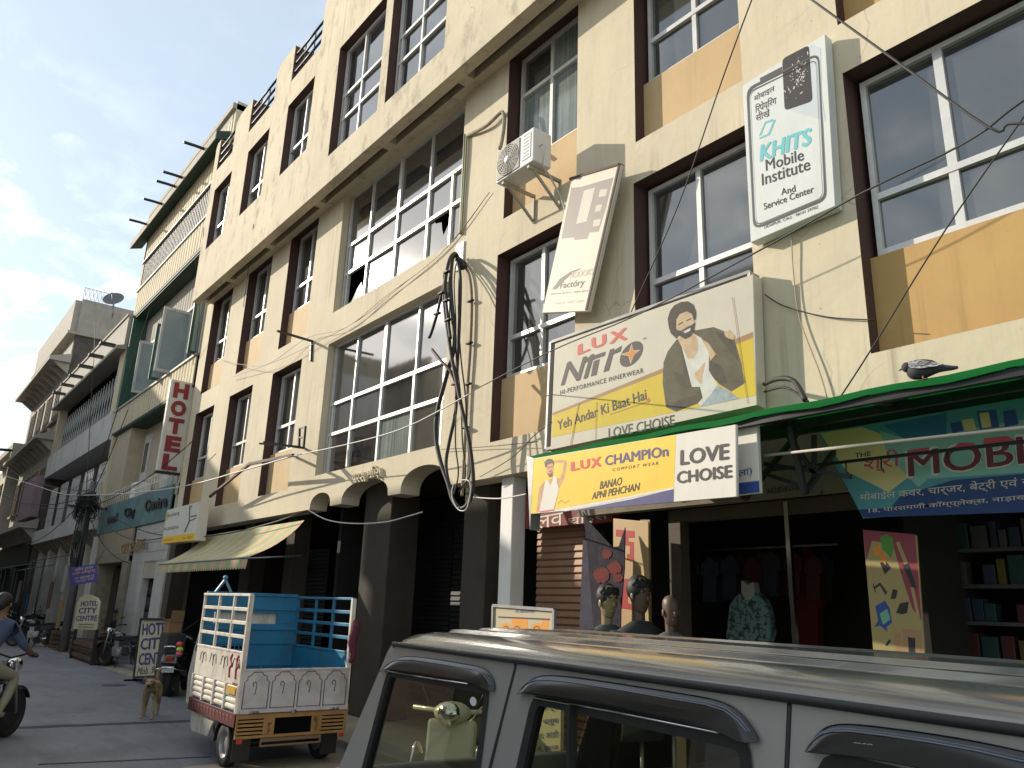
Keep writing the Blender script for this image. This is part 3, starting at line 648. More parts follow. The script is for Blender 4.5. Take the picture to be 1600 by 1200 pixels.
# ---- phone school signboard
f = crop(1150, 40, 4.0)
S = Sign((1173, 378), 5.86, (1304, 322), 5.86)
q = S.at(1240, 350); t = thing('wall_signboard', 'pale blue white upright signboard with a printed smartphone outline and cracked phone', 'sign', (q.x, q.y, q.z))
S.box([(1173, 379), (1305, 322), (1289, 53), (1160, 134)], 0.12, 'sign_face', flat('pale_blue_white', 220, 224, 220), t)
def rr(cs, r, k=4):
    out = []
    n = len(cs)
    for i in range(n):
        p0, p, p1 = Vector(cs[i - 1]), Vector(cs[i]), Vector(cs[(i + 1) % n])
        a = p + (p0 - p).normalized() * r; b = p + (p1 - p).normalized() * r
        for j in range(k + 1):
            u = j / k; out.append(tuple((1 - u) ** 2 * a + 2 * u * (1 - u) * p + u * u * b))
    return out
def ringpoly(S, cs, r, wpx, m, t, off):
    a = rr(cs, r); cx = sum(x for x, y in cs) / len(cs); cy = sum(y for x, y in cs) / len(cs)
    b = [(x + (cx - x) / math.hypot(cx - x, cy - y) * wpx, y + (cy - y) / math.hypot(cx - x, cy - y) * wpx) for x, y in a]
    n = len(a); mb = MB()
    for i in range(n):
        j = (i + 1) % n; mb.quad(S.at(*a[i], off), S.at(*a[j], off), S.at(*b[j], off), S.at(*b[i], off))
    return mb.build('printed_outline', m, t)
ringpoly(S, [(1177, 359), (1291, 312), (1279, 82), (1166, 138)], 14, 4.0, SGREY, t, 0.005)
ringpoly(S, [(1180, 353), (1286, 309), (1275, 92), (1170, 143)], 11, 1.2, SBLK, t, 0.006)
S.poly([(1187, 122), (1222, 104), (1222, 112), (1216, 118), (1195, 128), (1188, 128)], SGREY, t, 'printed_notch', 0.007)
S.poly([(1226, 102), (1232, 88), (1268, 70), (1282, 76), (1284, 150), (1290, 190), (1262, 180), (1228, 170)], flat('pale_hand_print', 205, 214, 216), t, 'printed_hand', 0.008)
S.poly(rr([(1226, 173), (1270, 158), (1264, 70), (1222, 92)], 7), SBLK, t, 'printed_phone', 0.010)
cr = []
random.seed(4)
for i in range(60):
    u, v = random.gauss(0.5, 0.2), random.gauss(0.5, 0.2)
    if not (0.06 < u < 0.94 and 0.05 < v < 0.95): continue
    x = 1224 + u * 42; y = 88 - u * 19 + v * 78; a = random.uniform(0, 6.28); l = random.uniform(2, 7)
    cr.append([(x, y), (x + l * math.cos(a), y + l * math.sin(a)), (x + l * 0.6 * math.cos(a + 0.5), y + l * 0.6 * math.sin(a + 0.5))])
S.polys(cr, SW, t, 'printed_cracks', 0.014)
g = lambda s, bl, br, tl, m=SBLK, **k: S.text(s, bl, br, tl, m, t, off=0.012, **k)
g('मोबाइल', (1178, 160), (1210, 143), (1178, 148)); g('िरपेयिरंग', (1180, 177), (1213, 162), (1180, 163)); g('सीखें', (1181, 190), (1203, 181), (1180, 177))
S.polys([[(1186, 212), (1195, 190), (1207, 186), (1208, 189), (1196, 193), (1189, 211)], [(1186, 215), (1200, 209), (1209, 187), (1212, 187), (1202, 211), (1187, 217)]], STEAL, t, 'printed_logo', 0.010)
g('KHITS', (1188, 252), (1268, 225), (1187, 228), STEAL, bold=0.06, shear=0.15)
g('Mobile', (1197, 267), (1256, 250), (1196, 250), bold=0.014); g('Institute', (1191, 290), (1266, 265), (1190, 272), bold=0.014)
g('And', (1221, 305), (1243, 299), (1220, 295), bold=0.015); g('Service Center', (1194, 328), (1272, 300), (1193, 318), bold=0.018); g('UDAIPUR, CALL : 98141 59702', (1194, 358), (1278, 326), (1194, 353), bold=0.005)

# ---- blade sign HOTEL
bx = -22.15
def BQ(px, py): return PX(px, py, bx)
c_ = [BQ(238, 735), BQ(279, 739), BQ(306, 600), BQ(272, 595)]
yl, yr, zl, zh = 5.42, 6.02, 5.08, 7.64
t = thing('hotel_blade_sign', 'tall white blade sign with raised red letters reading HOTEL downwards', 'sign', (bx, 5.7, zl))
MB().box(bx - 0.16, bx, yl, yr, zl, zh).build('sign_face', SW, t, bevel=0.008)
mb = MB(); mb.box(bx - 0.18, bx + 0.03, yl - 0.03, yr + 0.1, zl - 0.06, zl - 0.005); mb.build('sign_frame', BLACKM, t)
HR = flat('letter_red', 150, 40, 48)
for i, ch in enumerate('HOTEL'):
    z1 = zh - 0.07 - i * 0.505; z0 = z1 - 0.43
    text_mesh(ch, (bx + 0.002, yl + 0.1, z0), (bx + 0.002, yr - 0.1, z0), (bx + 0.002, yl + 0.1, z1), HR, t, 'raised_letter', bold=0.05, depth=0.03, nrm=Vector((1, 0, 0)))

# ---- small lit box sign left of the awning
f = crop(140, 700, 8)
S = Sign((253, 847), 5.45, (304, 836), 5.45)
q = S.at(280, 842); t = thing('box_sign', 'grey white box sign with thin easel drawing and yellow lower band', 'sign', (q.x, q.y, q.z))
S.box([(252, 850), (304, 844), (311, 784), (261, 797)], 0.24, 'sign_face', SW, t)
S.poly([(905, 1200), (1310, 1150), (1318, 1060), (915, 1115)], SYEL2, t, 'printed_band', 0.005, f)
S.text('blomberg', (960, 885), (1120, 845), (965, 825), SGREY, t, f=f, bold=0.01); S.poly([(958, 890), (985, 880), (985, 800), (972, 798), (960, 830)], SYEL2, t, 'printed_logo', 0.014, f)
S.text('94-28200704', (930, 1035), (1110, 1005), (932, 1000), SGREY, t, f=f, bold=0.01); S.text('Furniture', (915, 1170), (1050, 1150), (915, 1140), SBROWN, t, f=f, bold=0.01); S.text('Mo. 98291', (1160, 1145), (1290, 1125), (1160, 1115), SBROWN, t, f=f, bold=0.01)
S.polys([[(1180, 1050), (1240, 910), (1245, 720), (1258, 720), (1255, 915), (1195, 1055)], [(1265, 850), (1345, 835), (1345, 850), (1265, 866)], [(1255, 905), (1330, 870), (1330, 884), (1255, 918)], [(1268, 720), (1285, 716), (1262, 780)]], SGREY, t, 'printed_drawing', 0.006, f)

# ================================================================== canopy over the right hand shops
GT = bpy.data.materials.new('green_sheet'); GT.use_nodes = True; MATS['green_sheet'] = GT
_n = GT.node_tree.nodes; _l = GT.node_tree.links; _b = _n['Principled BSDF']; _b.inputs['Base Color'].default_value = (0.01, 0.16, 0.035, 1); _b.inputs['Roughness'].default_value = 0.85; _b.inputs['Specular IOR Level'].default_value = 0.15
_t = _n.new('ShaderNodeBsdfTranslucent'); _t.inputs[0].default_value = (0.0, 0.22, 0.04, 1); _m = _n.new('ShaderNodeMixShader'); _m.inputs[0].default_value = 0.28
_l.new(_b.outputs[0], _m.inputs[1]); _l.new(_t.outputs[0], _m.inputs[2]); _l.new(_m.outputs[0], _n['Material Output'].inputs[0])
t = thing('shop_canopy', 'long green sheet canopy on black steel frame with a pigeon on its edge', 'canopy', (-2.5, 5.9, 3.0))
ey = 4.72; ez = lambda x: 3.19 + 0.0 * x
mb = MB()
k = 40
for i in range(k):
    x0, x1 = -5.62 + i * 6.6 / k, -5.62 + (i + 1) * 6.6 / k
    w0, w1 = (0.006 * math.sin(i * 1.3) for i in (i, i + 1))
    mb.quad((x0, ey - 0.02, 3.215 + w0), (x1, ey - 0.02, 3.215 + w1), (x1, 5.98, 3.40 + w1), (x0, 5.98, 3.40 + w0))
    mb.quad((x0, ey - 0.02, 3.215 + w0), (x1, ey - 0.02, 3.215 + w1), (x1, ey - 0.025, 3.17 + 2 * w1), (x0, ey - 0.025, 3.17 + 2 * w0))
mb.build('canopy_sheet', GT, t)
mb = MB()
mb.box(-5.6, 1.0, ey, ey + 0.05, 3.13, 3.18); mb.box(-5.6, 1.0, 5.12, 5.17, 3.16, 3.22); mb.box(-5.6, 1.0, 5.55, 5.6, 3.22, 3.29)
for x in (-5.5, -4.3, -3.2, -2.35, -1.5, -0.6): mb.bar((x, ey, 3.165), (x, 5.98, 3.35), 0.05, 0.05)
mb.build('canopy_frame', BLACKM, t)
mb = MB()
for x in (-3.55, -3.05):
    mb.bar((x, 5.0, 3.15), (x + 0.05, 5.05, 2.66), 0.04); mb.bar((x, 5.9, 3.3), (x + 0.05, 5.05, 2.66), 0.035)
mb.bar((-3.6, 5.1, 2.95), (-2.9, 5.1, 2.66), 0.03); mb.bar(P(1195, 725, 5.2), P(1330, 745, 5.2), 0.03); mb.bar(P(1230, 680, 5.2), P(1275, 742, 5.2), 0.03); mb.bar(P(1272, 680, 5.2), P(1272, 745, 5.2), 0.03)
mb.build('bracket', BLACKM, t)
mb = MB(); mb.tube([P(1194, 712, 4.9), P(1600, 668, 4.9), P(1700, 657, 4.9)], 0.011, 8)
tag(base_origin(mb.build('curtain_pole', mat('pale_pipe', (0.45, 0.42, 0.36), 0.6), None)), 'long thin pale pipe slung below the green canopy', 'pipe')
mb = MB(); mb.tube([P(1200, 735, 5.3), P(1600, 690, 5.3), P(1700, 679, 5.3)], 0.012, 8)
for px, py in ((1322, 722), (1377, 716), (1480, 705)): mb.tube([P(px, py, 5.28), P(px, py + 16, 5.28), P(px + 4, py + 18, 5.28)], 0.006, 5)
tag(base_origin(mb.build('hook_rail', BLACKM, None)), 'thin black rail with small hooks below the pale pipe', 'rail')

# ---- teal phone shop banner
f = crop(1160, 560, 3.636)
S = Sign((1350, 808), 5.55, (1600, 790), 5.55)
q = S.at(1500, 800); t = thing('shop_banner', 'teal and cream phone shop banner hanging under the green canopy', 'sign', (q.x, q.y, q.z))
BT = flat('banner_teal', 90, 165, 172, 0.75); BC = flat('banner_cream', 235, 222, 150, 0.75); BN = flat('banner_navy', 30, 70, 130, 0.7); BG = flat('banner_aqua', 150, 208, 190, 0.75)
S.box([(1348, 810), (1720, 780), (1720, 600), (1278, 676)], 0.02, 'sign_face', BT, t)
S.poly([(440, 425), (680, 390), (900, 470), (1040, 600), (830, 760), (590, 640)], BC, t, 'printed_shape', 0.004, f)
S.poly([(780, 410), (1000, 480), (1130, 620), (1000, 730), (830, 560)], BG, t, 'printed_shape', 0.005, f)
S.poly([(900, 470), (1700, 330), (1700, 640), (960, 690)], BG, t, 'printed_shape', 0.0045, f)
S.poly([(800, 380), (1160, 310), (1160, 440), (930, 460)], flat('banner_blue', 50, 120, 160, 0.8), t, 'printed_shape', 0.0055, f)
S.polys([[(900, 780), (1200, 690), (2000, 620), (2000, 760), (830, 860)], [(655, 860), (2000, 770), (2000, 860), (690, 905)]], BN, t, 'printed_band', 0.006, f)
S.text('THE', (640, 565), (728, 552), (640, 540), SBLK, t, f=f, bold=0.02)
S.text('श्री', (690, 665), (900, 640), (690, 540), SPINK, t, f=f, bold=0.006)
S.text('MOBILE', (940, 680), (1960, 560), (930, 525), SW, t, f=f, bold=0.045, off=0.010); S.text('MOBILE', (948, 672), (1950, 556), (940, 533), flat('print_maroon', 120, 45, 50), t, f=f, bold=0.02, off=0.016)
S.polys([[(940, 560), (935, 522), (1060, 505), (1060, 540)], [(1180, 520), (1230, 478), (1310, 478), (1340, 505)], [(1370, 490), (1370, 455), (1500, 440), (1560, 470)]], SPINK, t, 'printed_shape', 0.020, f)
S.text('मोबाईल कवर, चार्जर, बेट्री एवं रिपेयर', (668, 822), (1800, 720), (668, 762), SFADE, t, f=f, bold=0.004); S.text('18, पारसमणी कॉम्प्लेक्स, नाड़ाखाड़ा', (718, 885), (1720, 800), (718, 848), SFADE, t, f=f, bold=0.003)
S.polys([[(1180, 370), (1240, 358), (1255, 412), (1195, 425)], [(1330, 300), (1440, 290), (1460, 390), (1350, 405)], [(1480, 300), (1550, 290), (1570, 375), (1490, 390)]], SBLUE, t, 'printed_phone', 0.008, f)
S.polys([[(1245, 350), (1310, 340), (1330, 405), (1265, 415)], [(1345, 310), (1400, 305), (1415, 390), (1362, 398)], [(1600, 290), (1700, 275), (1700, 350), (1600, 365)]], BC, t, 'printed_phone', 0.009, f)

# ---- long upright phone repair poster
f = crop(1300, 800, 4)
S = Sign((1367, 1020), 5.75, (1440, 1010), 5.78)
q = S.at(1400, 1100); t = thing('repair_poster', 'tall cream and pink poster with painted tools, a green brush and a phone', 'poster', (q.x, q.y, q.z))
PC = flat('poster_cream', 222, 200, 130, 0.5)
S.box([(1374, 1130), (1452, 1120), (1432, 836), (1348, 828)], 0.02, 'poster_sheet', PC, t)
S.polys([[(192, 110), (520, 140), (560, 680), (500, 600), (430, 380), (380, 200), (250, 180), (215, 300)]], flat('poster_pink', 190, 80, 95, 0.5), t, 'printed_shape', 0.003, f)
S.polys([[(330, 330), (420, 350), (480, 600), (440, 560)], [(400, 190), (420, 185), (500, 380), (470, 380)], [(490, 470), (510, 470), (550, 660), (530, 650)]], PC, t, 'printed_shape', 0.005, f)
S.poly([(300, 160), (340, 138), (380, 160), (385, 230), (370, 290), (345, 262), (320, 240)], flat('print_green', 85, 150, 55), t, 'printed_brush', 0.006, f); S.polys([[(320, 240), (345, 262), (335, 330), (300, 300)], [(250, 230), (300, 200), (310, 270), (270, 280)]], SORNG, t, 'printed_brush', 0.007, f)
S.polys([[(300, 320), (330, 300), (370, 350), (330, 390)], [(440, 330), (480, 320), (530, 480), (500, 470)], [(258, 440), (275, 500), (270, 505), (255, 460)], [(260, 470), (300, 440), (345, 500), (335, 520), (300, 460), (270, 480)], [(365, 545), (380, 480), (410, 490), (400, 540)], [(425, 570), (480, 560), (470, 630), (440, 640), (400, 630)], [(330, 830), (360, 795), (370, 805), (345, 838)]], SBLK, t, 'printed_tool', 0.006, f)
S.poly([(270, 590), (330, 553), (360, 600), (375, 690), (340, 720), (350, 750), (300, 710), (262, 720), (290, 680)], SBLUE, t, 'printed_phone', 0.007, f); S.poly([(298, 635), (345, 605), (365, 670), (318, 705)], flat('print_mint', 120, 180, 150), t, 'printed_phone', 0.010, f)
S.polys([[(440, 730), (560, 740), (560, 890), (440, 880)], [(390, 760), (430, 750), (430, 880), (395, 880)]], SBROWN, t, 'printed_shape', 0.006, f); S.poly([(475, 780), (520, 790), (520, 890), (480, 885)], SBLK, t, 'printed_tool', 0.009, f)

# ---- number board over the middle shop + shutter housing
S = Sign((1000, 800), 6.38, (1320, 790), 6.38)
q = S.at(1200, 780); t = thing('shop_fascia_board', 'dull cream fascia board with faint painted digits above the clothes shop', 'sign', (q.x, q.y, q.z))
MB().box(-6.55, -3.3, 6.2, 6.34, 2.85, 3.42).build('sign_face', mat('dull_cream_board', (0.20, 0.17, 0.12), 0.8, var=0.2, scale=2, streak=0.5, dirt=(0.12, 0.1, 0.08)), t)
S2 = Sign((1000, 800), 6.2, (1320, 790), 6.2); S2.text('9428582086', (1197, 773), (1255, 764), (1197, 764), SBLK, t, bold=0.01)
# ---- red fascia of the shuttered shop
t = thing('red_fascia_board', 'dark red board with cream Devanagari letters above the brown shutter', 'sign', (-7.1, 6.3, 2.95))
S = Sign((835, 830), 6.3, (935, 822), 6.3)
MB().box(-7.62, -6.1, 6.3, 6.42, 2.78, 3.2).build('sign_face', mat('maroon_board', (0.20, 0.035, 0.03), 0.7, var=0.2, scale=2), t)
S.text('लव', (838, 827), (880, 820), (838, 808), SFADE, t, bold=0.005); S.text('चोईस', (888, 823), (950, 812), (888, 806), SFADE, t, bold=0.005)
# ================================================================== goods and figures in front of the shops
t = thing('fabric_banner', 'dark blue floral cloth with red blooms hanging in two points beside the shutter', 'cloth', (-6.5, 5.75, 1.2))
DF = mat('dark_floral_cloth', (0.014, 0.013, 0.024), 0.9, var=0.5, scale=6, streak=0.5, dirt=(0.06, 0.03, 0.05), stretch=(5, 5, 5), lo=0.5, hi=0.6)
RF = mat('red_bloom', (0.13, 0.014, 0.012), 0.85, var=0.4, scale=9)
f = crop(750, 800, 4.571)
S = Sign((900, 990), 5.75, (980, 985), 5.75)
def cloth(poly, S, m, par, name, off=0.0):
    mb = MB(); mb.slab([S.at(*f(*p), off) for p in poly], -S.n * 0.012); return mb.build(name, m, par)
cloth([(735, 0), (770, 60), (945, 250), (990, 245), (1035, 110), (1030, 400), (1005, 700), (1000, 1100), (830, 1100), (800, 700), (760, 200)], S, DF, t, 'cloth_panel')
cloth([(735, 180), (775, 220), (830, 1100), (700, 1100)], S, mat('grey_purple_cloth', (0.04, 0.036, 0.055), 0.85, var=0.4, scale=5), t, 'cloth_panel', -0.03)
random.seed(3); mb = MB()
for cx, cy, r in ((870, 450, 60), (960, 400, 50), (985, 470, 36), (905, 300, 36)):
    pts = [(cx + r * random.uniform(0.75, 1.1) * math.cos(a), cy + r * random.uniform(0.8, 1.15) * math.sin(a)) for a in [i * 0.2417 for i in range(26)]]
    mb.slab([S.at(*f(*p), 0.006) for p in pts], -S.n * 0.003)
mb.build('printed_bloom', RF, t)
# red and cream letter poster
S = Sign((960, 950), 6.05, (1010, 945), 6.05)
q = S.at(985, 1060); t = thing('letter_poster', 'cream upright poster with large red letters behind the hanging cloth', 'poster', (q.x, q.y, q.z))
S.box([(958, 1060), (1014, 1055), (1013, 815), (958, 810)], 0.02, 'poster_sheet', flat('poster_tan', 214, 180, 130, 0.8), t)
S.polys([[(970, 125), (1105, 135), (1105, 185), (1060, 185), (1060, 210), (1100, 215), (1100, 345), (1050, 345), (1050, 300), (1070, 300), (1070, 240), (1030, 240), (1030, 180), (970, 175)], [(1015, 478), (1100, 478), (1100, 590), (1085, 590), (1085, 520), (1060, 520), (1055, 650), (1085, 660), (1085, 700), (1010, 690)]], flat('poster_red', 190, 40, 40), t, 'printed_letter', 0.004, f)
t2 = thing('bottle_poster', 'narrow dark teal poster strip beside the red letter poster', 'poster', (-5.6, 6.1, 1.2))
S = Sign((1000, 950), 6.1, (1016, 945), 6.1)
S.box([(1000, 990), (1017, 988), (1015, 812), (1000, 812)], 0.015, 'poster_sheet', flat('poster_buff', 180, 160, 120, 0.7), t2)
S.polys([[(1140, 80), (1200, 80), (1195, 260), (1165, 240)], [(1150, 310), (1195, 305), (1200, 490), (1150, 480)]], flat('poster_dteal', 40, 85, 85), t2, 'printed_shape', 0.004, f)

MSK = mat('mannequin_skin', (0.26, 0.20, 0.10), 0.4, var=0.05, scale=3); MSK2 = mat('mannequin_dark_skin', (0.12, 0.075, 0.052), 0.5)
BHAIR = mat('black_hair', (0.012, 0.011, 0.011), 0.6, var=0.3, scale=30)
def mannequin(px, py, Y, hh, skin, shirt, label, hair=True, turn=0.4, digits=None):
    """px,py: centre of the head in the photograph; hh: head height in metres"""
    c = P(px, py, Y); k = hh / 0.24; zt = c.z
    t = thing('mannequin', label, 'mannequin', (c.x, c.y, 0.1), 0, 'mannequins outside the clothes shop')
    d = (Vector((0, 0, 1.6)) - c); yaw = math.atan2(d.y, d.x) + turn
    R = Matrix.Translation(Vector((c.x, c.y, 0))) @ Matrix.Rotation(yaw, 4, 'Z')
    mb = MB(); mb.T = R; mb.smooth = True
    H = [(0.004, -0.125), (0.035, -0.122), (0.052, -0.10), (0.064, -0.06), (0.074, -0.01), (0.080, 0.04), (0.076, 0.085), (0.055, 0.115), (0.02, 0.13), (0.001, 0.132)]
    mb.lathe([(r * k, h * k) for r, h in H], (0, 0, zt), 18, sq=0.86)
    mb.ball((0.082 * k, 0, zt - 0.02 * k), 0.016 * k, sc=(0.9, 0.8, 1.5)); mb.ball((0.066 * k, 0, zt - 0.07 * k), 0.017 * k, sc=(0.7, 1.4, 0.45))
    for s in (-1, 1):
        mb.ball((0.0, s * 0.072 * k, zt - 0.015 * k), 0.024 * k, sc=(0.8, 0.35, 1.3)); mb.ball((0.072 * k, s * 0.028 * k, zt + 0.012 * k), 0.010 * k, sc=(0.5, 1.4, 0.5))
    mb.lathe([(0.045 * k, zt - 0.26 * k), (0.042 * k, zt - 0.16 * k), (0.045 * k, zt - 0.08 * k)], (-0.015 * k, 0, 0), 12)
    mb.build('head', skin, t)
    if hair:
        mb = MB(); mb.T = R
        mb.ball((-0.014 * k, 0, zt + 0.045 * k), 0.092 * k, 16, 10, (1.0, 0.92, 1.05))
        for i in range(16):
            a = -1.2 + i * 0.16; mb.ball((0.062 * k * math.cos(a), 0.066 * k * math.sin(a), zt + (0.075 + 0.012 * math.sin(i * 2.1)) * k), 0.026 * k, 8, 6)
        mb.build('hair', BHAIR, t)
        mb = MB(); mb.T = R
        for s in (-1, 1): mb.box(0.070 * k, 0.079 * k, s * 0.028 * k - 0.018 * k, s * 0.028 * k + 0.018 * k, zt + 0.024 * k, zt + 0.031 * k)
        mb.build('eyebrow', BHAIR, t)
    zs = zt - 0.2 * k
    mb = MB(); mb.T = R
    mb.lathe([(0.001, zs - 0.72 * k), (0.15 * k, zs - 0.72 * k), (0.155 * k, zs - 0.6 * k), (0.15 * k, zs - 0.4 * k), (0.175 * k, zs - 0.22 * k), (0.19 * k, zs - 0.10 * k), (0.17 * k, zs - 0.04 * k), (0.10 * k, zs + 0.005 * k), (0.055 * k, zs + 0.03 * k)], (0, 0, 0), 20, sq=1.0)
    for i, p in enumerate(mb.v):
        l = R.inverted() @ p; l.x *= 0.62; l.y *= 1.15; mb.v[i] = R @ l
    for s in (-1, 1): mb.tube([(0, s * 0.19 * k, zs - 0.06 * k), (0.01, s * 0.235 * k, zs - 0.16 * k), (0.02, s * 0.25 * k, zs - 0.28 * k)], [0.062 * k, 0.066 * k, 0.07 * k], 10)
    sh = mb.build('shirt', shirt, t)
    mb = MB(); mb.T = R
    for s in (-1, 1): mb.tube([(0.02, s * 0.25 * k, zs - 0.27 * k), (0.03, s * 0.26 * k, zs - 0.45 * k), (0.06, s * 0.255 * k, zs - 0.58 * k)], [0.042 * k, 0.036 * k, 0.03 * k], 9)
    mb.build('arm', skin, t)
    mb = MB(); mb.T = R; mb.tube([(0, 0, 0.12), (0, 0, zs - 0.7 * k)], 0.02, 8); mb.lathe([(0.001, 0.135), (0.17, 0.13), (0.18, 0.1)], (0, 0, 0), 18); mb.build('stand', STEEL, t)
    if digits:
        u = R.to_3x3() @ Vector((0, 1, 0)); n = R.to_3x3() @ Vector((1, 0, 0)); o = R @ Vector((0.135 * k, -0.06 * k, zs - 0.36 * k))
        text_mesh(digits, o, o + u * 0.13 * k, o + Vector((0, 0, 0.14 * k)), SW, t, 'printed_digits', bold=0.01, nrm=n)
    return t
GSH = mat('grey_tshirt', (0.07, 0.075, 0.075), 0.9, var=0.15, scale=4); GSH2 = mat('charcoal_tshirt', (0.035, 0.036, 0.037), 0.9, var=0.15, scale=4); WSH = mat('dull_white_tshirt', (0.12, 0.12, 0.115), 0.9, var=0.1, scale=4)
mannequin(950, 940, 5.6, 0.30, MSK, GSH, 'pale faced mannequin with black hair, nearest the hanging floral cloth', turn=0.55)
mannequin(1000, 930, 5.75, 0.33, MSK2, GSH2, 'tall dark haired mannequin in charcoal shirt with a printed number', turn=0.7, digits='18')
mannequin(1048, 955, 5.8, 0.26, MSK2, WSH, 'small bald mannequin in a pale shirt, rightmost of the three', hair=False, turn=0.45)
# patterned shirts on bust forms
LEAF = mat('leaf_print_cotton', (0.15, 0.27, 0.27), 0.9, streak=0.95, dirt=(0.02, 0.05, 0.05), stretch=(7, 7, 7), lo=0.5, hi=0.54)
def hung_shirt(px0, px1, py0, py1, Y, m, label, col=None):
    f = lambda u, v: (px0 + (px1 - px0) * u, py0 + (py1 - py0) * v)
    S = Sign((px0, py1), Y, (px1, py1), Y)
    q = S.at(*f(0.5, 1)); t = thing('hung_shirt', label, 'shirt', (q.x, q.y, q.z))
    fr = [(0.36, 0.12), (0.44, 0.16), (0.56, 0.14), (0.64, 0.12), (0.84, 0.2), (0.94, 0.3), (1.0, 0.52), (0.95, 0.62), (0.86, 0.6), (0.88, 1), (0.1, 1), (0.12, 0.6), (0.04, 0.62), (0.0, 0.55), (0.08, 0.25), (0.2, 0.17)]
    MB().slab([S.at(*f(*p)) for p in fr], -S.n * 0.14).build('shirt_body', m, t, bevel=0.03, seg=3)
    MB().slab([S.at(*f(*p), 0.015) for p in ((0.34, 0.0), (0.5, 0.05), (0.62, 0.02), (0.66, 0.13), (0.56, 0.2), (0.44, 0.2), (0.34, 0.13))], -S.n * 0.12).build('collar', col or m, t, bevel=0.02)
    return t
hung_shirt(1133, 1203, 905, 1065, 7.6, LEAF, 'turquoise leaf print shirt on display inside the dark shop', mat('pale_cotton', (0.35, 0.36, 0.35), 0.9))
hung_shirt(1236, 1284, 850, 1010, 8.6, mat('dark_red_cloth', (0.10, 0.006, 0.008), 0.9, var=0.2), 'dark red garment hanging deep in the shop doorway')
# steel door post, shop door frame, dim goods
mb = MB(); mb.box(-3.9, -3.86, 6.2, 6.24, 0.1, 2.8); tag(base_origin(mb.build('steel_post', CHROME, None)), 'thin shiny steel post at the clothes shop doorway', 'post')
mb = MB(); mb.box(-5.35, -5.2, 6.36, 6.5, 0.1, 2.72); mb.box(-5.35, -3.3, 6.36, 6.5, 2.72, 2.84); tag(base_origin(mb.build('door_frame', mat('dull_wood', (0.07, 0.054, 0.035), 0.7, var=0.2), None)), 'dull wooden door frame of the clothes shop', 'door frame')
t = thing('goods_shelf', 'dark rack stacked with small coloured packets, behind the tall repair poster', 'shelf', (-1.6, 7.6, 0.1))
mb = MB()
for z in (0.6, 1.15, 1.5, 1.8, 2.1, 2.4): mb.box(-3.0, 1.0, 7.3, 7.7, z, z + 0.03)
for x in (-3.0, -2.0, -1.0, 0.0, 1.0): mb.box(x, x + 0.03, 7.3, 7.7, 0.1, 2.6)
mb.build('rack', mat('dark_steel', (0.06, 0.06, 0.06), 0.6), t)
cols = [(0.22, 0.17, 0.01), (0.12, 0.015, 0.015), (0.12, 0.12, 0.11), (0.01, 0.09, 0.08), (0.18, 0.13, 0.02), (0.04, 0.06, 0.12)]
random.seed(12)
for z in (1.53, 1.83, 2.13, 2.43):
    x = -2.95
    while x < -1.4:
        w_ = random.uniform(0.05, 0.13); h_ = random.uniform(0.12, 0.25)
        if random.random() < 0.9:
            c = random.choice(cols); mb = MB(); mb.box(x, x + w_, 7.32, 7.45, z, z + h_)
            o = base_origin(mb.build('packet', mat('packet_%d' % cols.index(c), tuple(q * 0.45 for q in c), 0.6, var=0.2, scale=8), None, bevel=0.006))
            tag(o, 'small %s packet on the %s of the dim goods rack' % (('mustard', 'dark red', 'pale grey', 'teal', 'ochre', 'navy')[cols.index(c)], {1.53: 'lowest visible shelf', 1.83: 'second shelf', 2.13: 'third shelf', 2.43: 'top shelf'}[z]), 'packet', 'packets on the goods shelf')
        x += w_ + random.uniform(0.004, 0.03)
GC = [mat('stock_%d' % i, tuple(q * 0.6 for q in c), 0.9, var=0.3, scale=5) for i, c in enumerate(((0.05, 0.06, 0.09), (0.10, 0.03, 0.03), (0.10, 0.10, 0.09), (0.03, 0.06, 0.05), (0.11, 0.08, 0.04)))]
random.seed(5)
for i in range(14):
    px = 1075 + i * 16 + random.uniform(-4, 4); py = 868 + random.uniform(-6, 6); Y = 8.3 + 0.4 * (i % 2); S = Sign((px, 1000), Y, (px + 20, 1000), Y)
    fr = [(-0.16, 0.0), (0, -0.06), (0.16, 0.0), (0.5, 0.12), (0.56, 0.42), (0.4, 0.44), (0.4, 1.1), (-0.4, 1.1), (-0.4, 0.44), (-0.56, 0.42), (-0.5, 0.12)]
    mb = MB(); mb.slab([S.at(px + u * 26, py + v * 62) for u, v in fr], -S.n * 0.05)
    gi = random.randrange(5); tag(base_origin(mb.build('hung_garment', GC[gi], None, bevel=0.01)), 'dim %s garment hanging in the row at the back of the clothes shop' % ('navy', 'dark red', 'grey', 'dark green', 'brown')[gi], 'garment', 'garments hanging at the back of the clothes shop')
mb = MB(); mb.tube([P(1060, 862, 8.5), P(1310, 850, 8.5)], 0.015, 6); tag(base_origin(mb.build('clothes_rail', STEEL, None)), 'steel rail carrying the dim garments at the back', 'rail')
